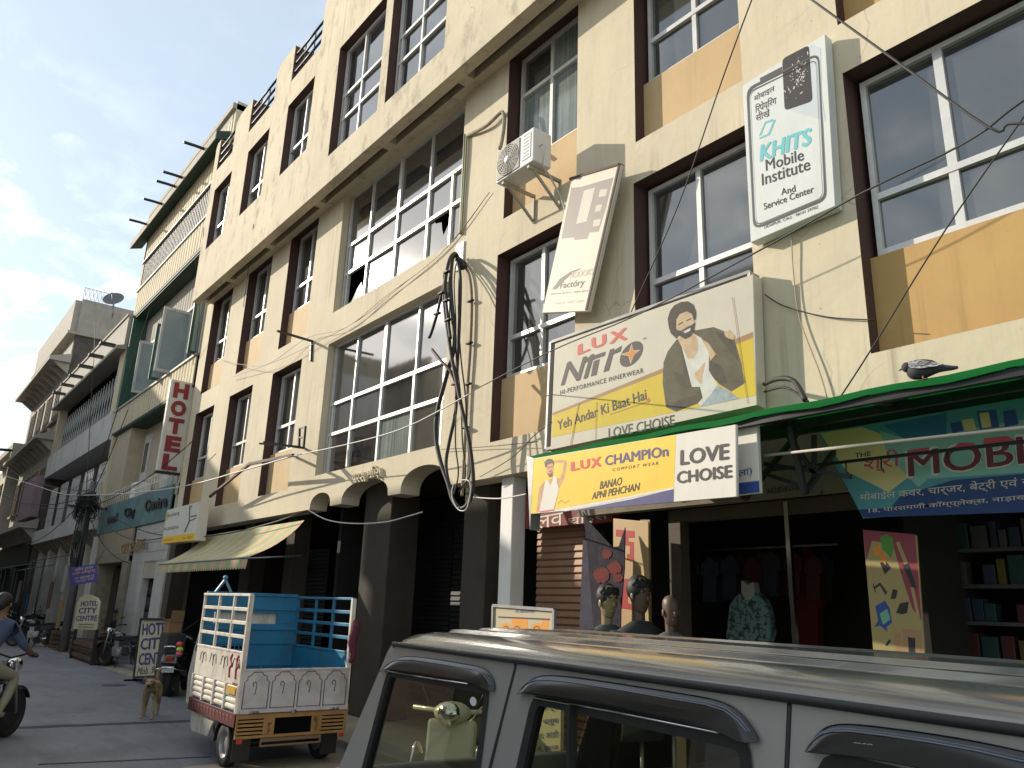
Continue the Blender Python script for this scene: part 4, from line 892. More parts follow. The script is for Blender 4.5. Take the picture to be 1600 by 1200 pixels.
# painted stand board in front of the shutter
f = crop(750, 800, 4.571)
S = Sign((772, 985), 5.3, (866, 990), 5.25)
q = S.at(820, 1080); t = thing('standing_board', 'cream board with large orange painted letters standing before the brown shutter', 'sign board', (q.x, q.y, 0.1))
S.box([(768, 1085), (864, 1085), (866, 953), (771, 946)], 0.03, 'board_face', flat('board_cream', 190, 178, 150), t)
mb = MB()
for a, b in (((768, 1085), (771, 946)), ((864, 1085), (866, 953)), ((771, 946), (866, 953))): mb.bar(S.at(*a, 0.005), S.at(*b, 0.005), 0.03)
for a in ((768, 1085), (864, 1085)):
    p = S.at(*a); mb.bar(p, (p.x, p.y + 0.1, 0.1), 0.03)
mb.build('board_frame', STEEL, t)
S.text('दी पारसमणि', (252, 722), (402, 722), (252, 698), SBLUE, t, f=f, bold=0.004)
S.poly([(130, 745), (500, 762), (500, 772), (130, 755)], SBLK, t, 'painted_line', 0.009, f)
for cx in (185, 265, 405):
    r_ = [(cx + 42 * math.cos(a), 850 + 60 * math.sin(a)) for a in [i * math.pi / 8 for i in range(16)]]
    S.poly(r_, SORNG, t, 'painted_letter', 0.006, f); S.poly([(cx + (x - cx) * 0.6, 850 + (y - 850) * 0.62) for x, y in r_], SBLK, t, 'painted_letter', 0.010, f); S.poly([(cx + (x - cx) * 0.48, 850 + (y - 850) * 0.5) for x, y in r_], SORNG, t, 'painted_letter', 0.014, f)
S.polys([[(225, 760), (340, 765), (340, 1300), (300, 1300), (300, 800), (225, 795)], [(440, 765), (490, 768), (490, 1300), (450, 1300)]], SORNG, t, 'painted_letter', 0.005, f)
S.text('बिन्दी', (180, 1200), (480, 1210), (180, 1000), SORNG, t, f=f, bold=0.01)
# price board seen through the van window
t = thing('list_board', 'cream board with blue Devanagari list seen through the van window', 'sign board', (-4.4, 5.0, 0.1))
p0, p1, p3 = P(812, 1185, 5.0), P(878, 1178, 5.0), P(815, 1090, 5.0)
MB().box(p0.x - 0.25, p1.x, 4.98, 5.02, 0.3, p3.z + 0.1).build('board_face', flat('list_cream', 205, 196, 160), t)
mb = MB(); mb.box(p0.x - 0.2, p0.x - 0.16, 5.02, 5.06, 0.1, 1.2); mb.box(p1.x - 0.1, p1.x - 0.06, 5.02, 5.06, 0.1, 1.2); mb.build('stand_leg', STEEL, t)
S = Sign((812, 1185), 4.975, (878, 1178), 4.975)
for i, s in enumerate(('सूट, शर्ट', 'चुनरी, धनुष', 'टोपी कर, कांठी', 'बेल्ट न, रुमाल')):
    y = 1108 + i * 21; S.text(s, (818, y + 8), (872, y + 3), (818, y - 4), SBLUE, t, bold=0.008)
# ================================================================== air conditioner
t = thing('air_conditioner', 'white outdoor cooling unit with round fan grille on a bracket below a window', 'air conditioner', tuple(P(805, 300, 5.6)))
p = P(777, 237, 5.42); q2 = P(832, 200, 5.42); zt_, zb_ = P(777, 237, 5.42).z, P(777, 286, 5.42).z
x0, x1 = p.x, q2.x + 0.03; y0 = 5.42
ACW = mat('ac_casing', (0.66, 0.65, 0.61), 0.45, var=0.06, scale=3, streak=0.25, dirt=(0.35, 0.32, 0.26), stretch=(3, 3, 0.8))
MB().box(x0, x1, y0, y0 + 0.30, zb_, zt_).build('casing', ACW, t, bevel=0.015)
W_ = x1 - x0; H_ = zt_ - zb_
cx, cz = x0 + W_ * 0.33, (zb_ + zt_) / 2; R_ = H_ * 0.44
mb = MB(); mb.box(x0 + 0.03, x0 + W_ * 0.64, y0 - 0.012, y0 + 0.002, zb_ + 0.03, zt_ - 0.03); mb.build('grille_panel', mat('ac_grille', (0.30, 0.28, 0.24), 0.6), t)
mb = MB()
for i in range(1, 8):
    r = R_ * i / 7; mb.tube([(cx + r * math.cos(a), y0 - 0.02, cz + r * math.sin(a)) for a in [j * math.pi / 12 for j in range(24)]], 0.0045, 5, True)
for j in range(16):
    a = j * math.pi / 8; mb.tube([(cx, y0 - 0.02, cz), (cx + R_ * math.cos(a), y0 - 0.02, cz + R_ * math.sin(a))], 0.004, 5)
mb.build('fan_guard', mat('ac_guard', (0.5, 0.48, 0.43), 0.5), t)
mb = MB(); mb.lathe([(0.001, -0.03), (0.05, -0.03), (0.05, -0.015)], (cx, y0, cz), 16, 'y'); mb.build('fan_badge', WHITE, t)
mb = MB(); mb.box(x0 + W_ * 0.72, x0 + W_ * 0.93, y0 - 0.008, y0 + 0.002, zb_ + 0.08, zt_ - 0.05); mb.build('information_label', flat('pale_label', 225, 225, 222), t)
mb = MB()
for i in range(7): mb.box(x0 + W_ * 0.75, x0 + W_ * 0.90, y0 - 0.010, y0 - 0.004, zb_ + 0.12 + i * 0.05, zb_ + 0.13 + i * 0.05)
mb.build('label_print', SGREY, t)
mb = MB()
for x in (x0 + 0.12, x1 - 0.12): mb.bar((x, y0 + 0.02, zb_ - 0.025), (x, 5.99, zb_ - 0.025), 0.04); mb.bar((x, 5.98, zb_ - 0.4), (x, y0 + 0.1, zb_ - 0.03), 0.03); mb.bar((x, 5.985, zb_ - 0.42), (x, 5.985, zb_), 0.03)
mb.build('wall_bracket', mat('pale_bracket', (0.42, 0.38, 0.3), 0.6, var=0.2), t)
mb = MB(); mb.tube(catmull([(x1, y0 + 0.1, zb_ + 0.25), (x1 + 0.10, y0 + 0.1, zb_ + 0.2), (x1 + 0.05, y0 + 0.12, zb_ - 0.05), (x1 - 0.02, y0 + 0.3, zb_ - 0.1), (x1 + 0.02, 5.95, zb_ - 0.5), (x1 + 0.12, 5.95, zb_ - 1.2)]), 0.012, 6); mb.build('hose', WIREW, t)
# insulated pipe running from window to the unit
mb = MB(); mb.tube(catmull([P(731, 212, 5.97), P(745, 205, 5.94), P(762, 195, 5.93), P(780, 178, 5.94), P(786, 176, 5.95), P(788, 190, 5.94), P(785, 215, 5.9), P(781, 232, 5.75)], 5), 0.028, 8)
tag(base_origin(mb.build('insulated_pipe', mat('grey_insulation', (0.32, 0.28, 0.21), 0.9, var=0.3, scale=20, bump=0.4), None)), 'grey wrapped pipe bending down to the cooling unit', 'pipe')
mb = MB(); mb.tube(catmull([P(729, 212, 5.96), P(728, 240, 5.96), P(724, 310, 5.97), P(721, 366, 5.97)], 4), 0.018, 7); mb.tube(catmull([P(726, 210, 5.96), P(725, 240, 5.96), P(719.5, 366, 5.97)], 4), 0.018, 7)
tag(base_origin(mb.build('drain_pipe', mat('olive_pipe', (0.22, 0.22, 0.12), 0.6, var=0.15), None)), 'pair of thin olive pipes running down beside the big window', 'pipe')
# ================================================================== heavy cable loops on the wall
def cab(pts, Y, r, label, k=6, m=CABLE, n=8, name='power_cable', grp=None):
    ys = Y if hasattr(Y, '__len__') else [Y] * len(pts)
    mb = MB(); mb.tube(catmull([P(*p, y) for p, y in zip(pts, ys)], k), r, n)
    return tag(base_origin(mb.build(name, m, None)), label, 'cable', grp)
cab([(718, 410), (712, 396), (703, 404), (697, 430), (694, 470), (700, 520), (706, 560), (712, 590), (722, 640), (733, 690), (739, 740), (738, 770), (729, 790), (718, 794), (709, 786)], [5.9, 5.8, 5.6, 5.5, 5.45] + [5.45] * 10, 0.025, 'thick black cable loop crossing over itself, rightmost strand at bottom')
cab([(715, 405), (708, 400), (704, 440), (708, 500), (710, 540), (697, 590), (684, 640), (681, 680), (688, 720), (700, 755), (707, 780), (716, 793)], [5.9, 5.8, 5.55, 5.5, 5.5, 5.48, 5.45, 5.45, 5.45, 5.45, 5.45, 5.45], 0.029, 'thick black cable bulging to the left before the lower big window')
cab([(712, 400), (719, 430), (718, 500), (714, 580), (712, 640), (702, 690), (697, 720), (699, 745), (707, 775)], [5.9, 5.75, 5.6, 5.55, 5.52, 5.5, 5.48, 5.46, 5.45], 0.024, 'straight black cable strand inside the hanging loop')
cab([(722, 410), (733, 430), (737, 470), (735, 540), (731, 600), (727, 680), (724, 740), (722, 775)], [5.96] * 8, 0.022, 'brown grey pipe cable clipped along the pier edge', m=mat('brown_pipe', (0.24, 0.19, 0.14), 0.7, var=0.3, scale=9))
cab([(698, 425), (690, 460), (683, 490), (674, 520), (670, 528)], [5.5, 5.45, 5.42, 5.42, 5.42], 0.022, 'frayed cut cable end hanging to the left', name='cut_cable')
cab([(694, 430), (697, 470), (700, 500), (704, 529)], [5.5, 5.45, 5.43, 5.43], 0.022, 'short cut cable end hanging straight down', name='cut_cable')
cab([(675, 546), (690, 565), (704, 580), (712, 600), (713, 622)], [5.42, 5.42, 5.45, 5.5, 5.5], 0.022, 'cut cable end with reddish core pointing left', m=mat('reddish_cable', (0.07, 0.025, 0.02), 0.6, var=0.3), name='cut_cable')
mb = MB()
for px, py, Y in ((698, 425, 5.48), (690, 458, 5.44), (683, 490, 5.42), (697, 470, 5.44), (700, 500, 5.42), (711, 600, 5.5), (735, 470, 5.94), (733, 536, 5.94), (731, 600, 5.94), (727, 668, 5.94)):
    c = P(px, py, Y); mc = MB(); mc.box(c.x - 0.06, c.x + 0.06, c.y - 0.03, c.y + 0.03, c.z - 0.015, c.z + 0.015); tag(base_origin(mc.build('cable_clamp', CABLE, None, bevel=0.008)), 'small black clamp on one of the hanging cables', 'clamp', 'clamps on the hanging cables')
for i in range(8): mb.ball(P(716 + i * 1.3, 406 + (i % 3) * 3 + i, 5.86), 0.05, 8, 6)
tag(base_origin(mb.build('cable_binding', CABLE, None)), 'lumpy black tape binding the tops of the hanging cables', 'tape')
mb = MB(); c = P(719, 395, 5.99); mb.box(c.x - 0.1, c.x + 0.1, 5.975, 5.995, c.z - 0.28, c.z + 0.16); tag(base_origin(mb.build('wall_tape', WHITE, None)), 'torn white patch stuck on the pier above the cables', 'patch')
random.seed(17)
for k9, (dx, lab9) in enumerate(((-3, 'thin black strand tied along the left of the hanging loop'), (4, 'thin black strand tied along the right of the hanging loop'), (9, 'thin black strand drooping near the pipe cable'))):
    pp = [(712 + dx, 404), (706 + dx, 440), (705 + dx * 1.5, 500), (710 + dx, 560), (715 + dx * 1.2, 620), (716 + dx * 1.8, 690), (720 + dx * 1.5, 740), (712 + dx, 778 - k9 * 9)]
    cab([(x + random.uniform(-2, 2), y) for x, y in pp], [5.9, 5.7, 5.56, 5.52, 5.5, 5.48, 5.46, 5.46], 0.010, lab9)
# iron brackets
t = thing('iron_bracket', 'black iron arm pointing out from the wall above a small window', 'bracket', tuple(P(485, 560, 6)))
mb = MB(); mb.bar(P(486, 564, 5.98), P(487, 532, 5.98), 0.05); mb.bar(P(487, 533, 5.98), P(433, 517, 5.15), 0.04); mb.build('bracket_arm', BLACKM, t)
t = thing('iron_bracket', 'black iron frame like a small ladder beside the lower big window', 'bracket', tuple(P(470, 700, 6)))
mb = MB(); mb.bar(P(467, 698, 5.6), P(468, 669, 5.6), 0.04); mb.bar(P(474, 700, 5.6), P(477, 666, 5.6), 0.04); mb.bar(P(467, 684, 5.6), P(475, 683, 5.6), 0.03); mb.bar(P(468, 669, 5.6), P(477, 667, 5.6), 0.03)
mb.bar(P(474, 700, 5.6), P(411, 691, 4.9), 0.035); mb.bar(P(470, 698, 5.6), P(405, 693, 4.9), 0.03); mb.bar(P(474, 699, 5.6), P(476, 701, 5.99), 0.035); mb.build('bracket_arm', BLACKM, t)
t = thing('iron_bracket', 'long rusty iron rod slanting across two lower windows', 'bracket', tuple(P(328, 776, 5.9)))
mb = MB(); mb.bar(P(328, 776, 5.6), P(390, 725, 5.5), 0.05); mb.bar(P(390, 725, 5.5), P(458, 711, 5.45), 0.05); mb.bar(P(458, 711, 5.45), P(460, 713, 5.98), 0.04); mb.build('bracket_arm', BROWN, t)
# ================================================================== overhead wires
def wire(a, Ya, b, Yb, s, r, m, label, k=16):
    mb = MB(); mb.tube(sag(P(*a, Ya), P(*b, Yb), s, k), r, 6)
    return tag(base_origin(mb.build('overhead_wire', m, None)), label, 'wire')
def wirep(pts, r, m, label, k=6):
    mb = MB(); mb.tube(catmull([P(x, y, Y) for x, y, Y in pts], k), r, 6)
    return tag(base_origin(mb.build('overhead_wire', m, None)), label, 'wire')
wirep([(1255, -10, 4.0), (1400, 95, 4.0), (1545, 199, 4.0), (1575, 194, 4.0), (1620, 193, 4.0)], 0.007, WIRED, 'thick dark wire crossing down past the top right window', 4)
wirep([(740, 610, 5.4), (862, 548, 4.9), (1000, 490, 4.6), (1180, 395, 4.4), (1350, 300, 4.2), (1480, 238, 4.1), (1545, 200, 4.0)], 0.007, WIRED, 'long dark wire rising rightwards across the advertising board top')
wirep([(1545, 200, 4.0), (1575, 175, 4.0), (1610, 150, 4.0)], 0.006, WIRED, 'thin dark wire branching up from the wire junction at right')
wirep([(985, 490, 5.7), (1060, 320, 5.2), (1130, 120, 4.8), (1180, -15, 4.5)], 0.006, WIRED, 'thin wire running steeply up left of the phone signboard')
wirep([(1310, 625, 5.0), (1360, 548, 5.2), (1480, 355, 5.3), (1605, 175, 5.3)], 0.006, WIRED, 'thin wire running steeply up across the ochre panel')
wirep([(-10, 738, 5.0), (50, 757, 5.0), (100, 772, 5.0), (160, 773, 5.1), (230, 768, 5.2), (300, 757, 5.3), (370, 738, 5.4), (460, 712, 5.45)], 0.016, WIREW, 'pale sagging cable strung along the left buildings')
wirep([(460, 712, 5.45), (560, 690, 5.4), (640, 665, 5.4), (740, 612, 5.4)], 0.010, WIREW, 'pale cable rising in front of the lower big window')
wirep([(482, 797, 5.7), (510, 812, 5.6), (550, 818, 5.6), (600, 816, 5.6), (640, 806, 5.6), (660, 800, 5.6)], 0.010, WIREW, 'pale wire looping below the three scallops')
wirep([(740, 777, 5.5), (780, 779, 5.2), (822, 772, 4.75)], 0.008, WIREW, 'short pale wire tied to the yellow banner')
wirep([(709, 755, 5.4), (706, 775, 5.4), (715, 795, 5.4), (728, 796, 5.4), (735, 770, 5.4), (733, 752, 5.4), (722, 750, 5.4)], 0.008, WIREW, 'pale wire loop at the bottom of the black cables')
wirep([(340, 560, 5.9), (380, 570, 5.8), (420, 568, 5.8), (480, 528, 5.9), (540, 512, 5.93), (600, 465, 5.95), (690, 395, 5.96), (765, 300, 5.97)], 0.006, mat('tan_wire', (0.35, 0.28, 0.2), 0.6), 'thin tan wire draped across the pier and both big windows')
wirep([(360, 590, 5.9), (430, 565, 5.85), (490, 537, 5.9), (560, 500, 5.95), (620, 452, 5.96), (700, 385, 5.97), (765, 300, 5.97)], 0.006, mat('tan_wire', (0.35, 0.28, 0.2), 0.6), 'thin tan wire draped just below its twin across the pier')
wirep([(690, 702, 5.95), (760, 698, 5.95), (840, 690, 5.9)], 0.005, WIRED, 'thin wire along the beam beside the black cables')
wirep([(750, 745, 5.95), (800, 715, 5.9), (835, 680, 5.6), (862, 660, 5.5)], 0.006, WIRED, 'thin wire curving up to the advertising board')
wirep([(1195, 600, 5.9), (1215, 592, 5.6), (1240, 595, 5.4), (1258, 625, 5.2)], 0.022, CABLE, 'short black hose arching over the canopy beside the board')
wirep([(1195, 612, 5.9), (1225, 605, 5.6), (1250, 618, 5.4), (1262, 627, 5.2)], 0.012, CABLE, 'thin black hose arching under the thicker one')
wirep([(1238, 330, 5.97), (1237, 380, 5.96), (1241, 440, 5.97), (1250, 500, 5.97), (1280, 580, 5.97), (1292, 620, 5.97)], 0.006, mat('tan_wire', (0.35, 0.28, 0.2), 0.6), 'thin tan wire hanging below the phone signboard')
wirep([(1195, 460, 5.97), (1225, 478, 5.96), (1290, 495, 5.97), (1365, 500, 5.97)], 0.006, WIRED, 'thin wire running right from the advertising board corner')
# ================================================================== pigeon on the canopy
c = P(1445, 588, 4.72); t = thing('pigeon', 'dark grey pigeon with pale wing feathers resting on the canopy edge', 'pigeon', tuple(c)); s_ = 0.9
base = P(1445, 592, 4.72).z
PD = mat('pigeon_grey', (0.05, 0.05, 0.058), 0.8, var=0.4, scale=30); PLt = mat('pigeon_pale', (0.45, 0.46, 0.47), 0.8, streak=0.9, dirt=(0.05, 0.05, 0.055), stretch=(20, 20, 60), lo=0.45, hi=0.55, var=0.1)
mb = MB(); mb.smooth = True
mb.tube(catmull([(c.x - 0.10, c.y, base + 0.065), (c.x - 0.075, c.y, base + 0.062), (c.x - 0.03, c.y, base + 0.065), (c.x + 0.03, c.y, base + 0.062), (c.x + 0.08, c.y, base + 0.05), (c.x + 0.15, c.y, base + 0.035), (c.x + 0.19, c.y, base + 0.03)], 4),
        [0.012, 0.02, 0.032, 0.042, 0.05, 0.056, 0.06, 0.062, 0.063, 0.062, 0.06, 0.056, 0.052, 0.048, 0.042, 0.036, 0.03, 0.025, 0.021, 0.018, 0.016, 0.014, 0.012, 0.01, 0.008][:25], 12)
mb.ball((c.x - 0.085, c.y - 0.03, base + 0.085), 0.032); mb.tube([(c.x - 0.11, c.y - 0.035, base + 0.08), (c.x - 0.135, c.y - 0.038, base + 0.072)], [0.008, 0.002], 6)
mb.build('body', PD, t)
mb = MB()
for s in (-1, 1):
    mb.slab([(c.x - 0.06, c.y + s * 0.06, base + 0.11), (c.x + 0.02, c.y + s * 0.062, base + 0.10), (c.x + 0.13, c.y + s * 0.04, base + 0.055), (c.x + 0.10, c.y + s * 0.055, base + 0.045), (c.x + 0.0, c.y + s * 0.066, base + 0.05), (c.x - 0.06, c.y + s * 0.06, base + 0.07)], (0, s * 0.008, 0))
mb.build('wing', PLt, t)
mb = MB()
for s in (-1, 1): mb.tube([(c.x, c.y + s * 0.025, base + 0.02), (c.x, c.y + s * 0.025, base - 0.01)], 0.005, 5)
mb.build('foot', SRED, t)
# ================================================================== striped awning
t = thing('striped_awning', 'faded green and pink striped cloth awning with scalloped valance', 'awning', (-16.3, 5.9, 2.3))
AG = [mat('awning_green', (0.34, 0.40, 0.20), 0.85, var=0.15, scale=2, streak=0.3, dirt=(0.3, 0.26, 0.16)), mat('awning_pink', (0.54, 0.38, 0.24), 0.85, var=0.15, scale=2, streak=0.3, dirt=(0.3, 0.26, 0.16))]
mb = MB(); xa, xb = -19.0, -13.55; n_ = 20; K = 8
for i in range(n_):
    x0, x1 = xa + (xb - xa) * i / n_, xa + (xb - xa) * (i + 1) / n_; mb.cur = i % 2
    for j in range(K):
        y0, y1 = 5.97 - 0.95 * j / K, 5.97 - 0.95 * (j + 1) / K
        z0, z1 = 3.24 - 0.72 * (j / K) ** 0.8 - 0.05 * math.sin(math.pi * j / K), 3.24 - 0.72 * ((j + 1) / K) ** 0.8 - 0.05 * math.sin(math.pi * (j + 1) / K)
        mb.quad((x0, y1, z1), (x1, y1, z1), (x1, y0, z0), (x0, y0, z0))
mb.cur = 0
mb.build('awning_cloth', AG, t)
mb = MB()
for i in range(n_ * 2):
    x0, x1 = xa + (xb - xa) * i / n_ / 2, xa + (xb - xa) * (i + 1) / n_ / 2; mb.cur = (i // 2) % 2
    top = 2.52; xm = (x0 + x1) / 2
    mb.add([(x0, 5.018, top), (x1, 5.018, top), (x1, 5.0, top - 0.15), (xm + 0.04, 5.0, top - 0.2), (xm - 0.04, 5.0, top - 0.2), (x0, 5.0, top - 0.15)], [(0, 1, 2, 3, 4, 5)])
mb.build('valance', AG, t)
mb = MB(); mb.tube([(xa, 5.02, 2.51), (xb, 5.02, 2.51)], 0.02, 6)
for x in (xa, xb): mb.tube([(x, 5.02, 2.5), (x, 5.98, 2.6)], 0.015, 6)
mb.build('awning_frame', STEEL, t)
mb = MB(); pass
# ================================================================== three wheeled cargo carrier
ang = math.radians(178.6)
ape = thing('cargo_three_wheeler', 'white and sky blue three wheeled goods carrier seen from behind, parked before the awning', 'goods carrier', (-8.98, 4.07, 0), ang)
AW = mat('worn_white_paint', (0.62, 0.58, 0.50), 0.5, var=0.08, scale=2.5, streak=0.8, dirt=(0.22, 0.12, 0.06), stretch=(3, 3, 1.2), lo=0.48, hi=0.74, bump=0.5, bscale=5, rain=0.5)
AGW = mat('worn_grey_white_paint', (0.50, 0.47, 0.46), 0.5, var=0.18, scale=3, streak=0.7, dirt=(0.20, 0.13, 0.09), lo=0.46, hi=0.74, bump=0.5, bscale=5, rain=0.6)
ABL = mat('worn_sky_blue_paint', (0.015, 0.17, 0.31), 0.5, var=0.2, scale=2.5, streak=0.6, dirt=(0.06, 0.075, 0.085), stretch=(2, 2, 1), lo=0.46, hi=0.74, bump=0.4, bscale=5, rain=0.5)
AMA = mat('maroon_paint', (0.09, 0.015, 0.016), 0.5, var=0.3, scale=8)
AOC = mat('mustard_paint', (0.33, 0.18, 0.06), 0.55, var=0.2, scale=6)
W2 = 0.655; LX = 1.75
def ab(name, m, fn, bevel=0.004):
    mb = MB(); fn(mb); return mb.build(name, m, ape, local=True, bevel=bevel)
ab('cargo_floor', ABL, lambda m: (m.box(0.03, LX, -W2 + 0.03, W2 - 0.03, 0.60, 0.63), m.box(0.03, LX, -W2 + 0.01, W2 - 0.01, 0.5, 0.58)))
def side(s):
    y0, y1 = (W2 - 0.03, W2) if s > 0 else (-W2, -W2 + 0.03)
    col = AW if s > 0 else ABL
    def grid(m):
        for x in (0.03, 0.56, 1.11, LX - 0.03): m.box(x - 0.02, x + 0.02, y0, y1, 1.23, 1.86)
        for z in (1.40, 1.55, 1.70): m.box(0.05, LX - 0.05, y0 + 0.004, y1 - 0.004, z - 0.02, z + 0.02)
        m.box(0.0, LX, y0 - 0.006, y1 + 0.006, 1.845, 1.875); m.box(0, LX, y0 - 0.004, y1 + 0.004, 1.22, 1.245)
    ab('side_grille', col, grid)
    ab('side_panel', col, lambda m: m.box(0.0, LX, y0 + 0.003, y1 - 0.003, 0.88, 1.22))
    def corr(m):
        for i in range(4):
            z = 0.62 + i * 0.065
            m.slab([(0.0, y0 + 0.01, z), (0.0, y1 - 0.004, z + 0.008), (0.0, y1 + 0.004, z + 0.03), (0.0, y1 - 0.002, z + 0.057), (0.0, y0 + 0.01, z + 0.065)], (LX, 0, 0)) if s > 0 else m.box(0, LX, y0, y1, z, z + 0.065)
        if s > 0:
            for x in (0.02, 0.45, 0.86, 1.27, LX - 0.03): m.box(x - 0.02, x + 0.02, y1 - 0.01, y1 + 0.018, 0.61, 0.89)
    ab('ribbed_panel', AW if s > 0 else AGW, corr)
    ab('corner_post', AW, lambda m: m.box(-0.02, 0.03, y0 - 0.01, y1 + 0.012, 0.6, 1.86))
    if s > 0:
        ab('skirt', AMA, lambda m: m.box(0.0, LX, y1 - 0.02, y1 + 0.015, 0.46, 0.605))
        def pat(m):
            for i in range(13): m.box(0.08 + i * 0.12, 0.10 + i * 0.12, y1 + 0.014, y1 + 0.019, 0.50, 0.57); m.box(0.08 + i * 0.12, 0.15 + i * 0.12, y1 + 0.014, y1 + 0.018, 0.555, 0.57)
        ab('skirt_motif', mat('skirt_motif_paint', (0.2, 0.06, 0.05), 0.6), pat, 0)
        def hooks(m):
            for x in (0.2, 0.62, 1.04, 1.44):
                for d in (-1, 1): m.tube(catmull([(x, y1 - 0.002, 1.03), (x + d * 0.01, y1 - 0.002, 1.13), (x + d * 0.06, y1 - 0.002, 1.165), (x + d * 0.10, y1 - 0.002, 1.14), (x + d * 0.125, y1 - 0.002, 1.06)], 4), 0.0055, 5)
        ab('painted_hook', BLACKM, hooks, 0)
        def red(m):
            for x in (0.16, 0.38): m.tube(catmull([(x, y1 + 0.001, 0.95), (x + 0.02, y1 + 0.001, 1.05), (x - 0.04, y1 + 0.001, 1.09), (x + 0.02, y1 + 0.001, 1.14), (x - 0.02, y1 + 0.001, 1.2)], 4), 0.012, 5)
        ab('painted_mark', mat('red_smear', (0.4, 0.06, 0.06), 0.7), red, 0)
side(1); side(-1)
def bulk(m):
    m.box(LX - 0.03, LX, -W2 + 0.03, W2 - 0.03, 0.63, 1.50); m.box(LX - 0.03, LX, -W2 + 0.03, W2 - 0.03, 1.64, 1.90)
    m.box(LX - 0.03, LX, -W2 + 0.03, -0.35, 1.5, 1.64); m.box(LX - 0.03, LX, 0.5, W2 - 0.03, 1.5, 1.64)
    for z in (0.98, 1.26, 1.44, 1.70, 1.88): m.box(LX - 0.05, LX - 0.028, -W2 + 0.03, W2 - 0.03, z - 0.02, z + 0.02)
    for y in (-0.2, 0.22): m.box(LX - 0.048, LX - 0.029, y - 0.02, y + 0.02, 0.64, 1.0)
ab('bulkhead', ABL, bulk)
def grl(m):
    for i in range(3):
        for j in range(5): m.box(LX - 0.034, LX - 0.031, 0.08 + j * 0.055, 0.12 + j * 0.055, 1.08 + i * 0.05, 1.115 + i * 0.05)
ab('vent_slots', HOLE, grl, 0)
ab('number_plate', mat('yellow_plate', (0.5, 0.3, 0.03), 0.5), lambda m: m.box(0.06, 0.36, W2 + 0.018, W2 + 0.024, 0.79, 0.87), 0)
ab('rust_edge', mat('rust', (0.16, 0.06, 0.025), 0.9, var=0.4, scale=14), lambda m: (m.box(0.02, 0.05, W2 + 0.0005, W2 + 0.003, 0.90, 1.2), m.box(0.05, 0.25, W2 + 0.0005, W2 + 0.0025, 0.885, 0.905), m.box(-0.0465, -0.044, -0.5, 0.5, 0.602, 0.607)), 0)
ab('tail_lamp', mat('red_lens', (0.45, 0.03, 0.01), 0.2), lambda m: [m.box(-0.045, -0.03, s * 0.60 - 0.03, s * 0.60 + 0.03, 0.30, 0.345) for s in (-1, 1)] and None)
# tail gate with four arched motifs
ab('tailgate', AGW, lambda m: m.box(-0.03, 0.0, -W2 + 0.02, W2 - 0.02, 0.60, 1.06))
def motif(m):
    for i in range(4):
        y = -0.475 + i * 0.3167
        pr = [(-0.14, 0.65), (-0.14, 0.93), (-0.11, 0.95), (-0.11, 0.985), (-0.07, 1.0), (-0.05, 1.03), (0.05, 1.03), (0.07, 1.0), (0.11, 0.985), (0.11, 0.95), (0.14, 0.93), (0.14, 0.65)]
        m.tube([(-0.032, y + a, b) for a, b in pr], 0.005, 5)
        m.tube(catmull([(-0.032, y + 0.01, 0.80), (-0.032, y, 0.90), (-0.032, y + 0.02, 0.93), (-0.032, y + 0.045, 0.91), (-0.032, y + 0.03, 0.88)], 3), 0.005, 5)
    m.tube([(-0.032, -W2 + 0.04, 0.655), (-0.032, W2 - 0.04, 0.655)], 0.004, 5)
ab('tailgate_motif', mat('motif_violet', (0.12, 0.09, 0.14), 0.7), motif, 0)
ab('tailgate_rail', AGW, lambda m: (m.box(-0.045, 0.0, -W2 + 0.02, W2 - 0.02, 0.60, 0.64), m.box(-0.04, 0.005, -W2 + 0.02, W2 - 0.02, 1.045, 1.065), [m.box(-0.04, -0.03, y - 0.012, y + 0.012, 0.62, 0.93) for y in (-0.317, 0.0, 0.317)]))
def latch(m):
    for y in (-0.5, -0.45, 0.02, 0.46, 0.5): m.tube([(-0.05, y - 0.03, 0.615), (-0.05, y + 0.03, 0.615)], 0.012, 6)
    m.lathe([(0.001, -0.06), (0.02, -0.06), (0.02, -0.03)], (0, 0.02, 0.6), 10, 'x')
ab('latch', STEEL, latch, 0)
def bump(m):
    m.box(-0.03, -0.01, -W2, W2, 0.545, 0.595); m.box(-0.03, -0.01, -W2, W2, 0.345, 0.375)
    for s in (-1, 1):
        for z in (0.40, 0.44, 0.48, 0.52): m.box(-0.03, -0.01, s * (W2 - 0.33), s * W2, z - 0.012, z + 0.012)
        m.box(-0.03, -0.01, s * W2 - s * 0.02, s * W2, 0.375, 0.545); m.box(-0.031, -0.009, s * (W2 - 0.34), s * (W2 - 0.31), 0.375, 0.545)
        m.slab([(-0.03, s * (W2 - 0.34), 0.375), (-0.03, s * (W2 - 0.34), 0.545), (-0.03, s * (W2 - 0.42), 0.545), (-0.03, s * (W2 - 0.42), 0.5), (-0.03, s * (W2 - 0.38), 0.46), (-0.03, s * (W2 - 0.40), 0.42), (-0.03, s * (W2 - 0.37), 0.375)], (0.02, 0, 0))
        m.slab([(-0.03, s * 0.30, 0.375), (-0.03, s * 0.30, 0.545), (-0.03, s * 0.22, 0.545), (-0.03, s * 0.22, 0.375)], (0.02, 0, 0))
ab('rear_fretwork', AOC, bump)
ab('rear_recess', HOLE, lambda m: m.box(0.0, 0.02, -W2 + 0.02, W2 - 0.02, 0.36, 0.56), 0)
ab('plate_frame', mat('rust_frame', (0.2, 0.13, 0.07), 0.7), lambda m: (m.box(-0.02, 0.0, -0.36, 0.36, 0.30, 0.34), m.box(-0.02, 0.0, -0.36, 0.36, 0.25, 0.27), m.box(-0.02, 0, -0.36, -0.34, 0.27, 0.3), m.box(-0.02, 0, 0.34, 0.36, 0.27, 0.3)))
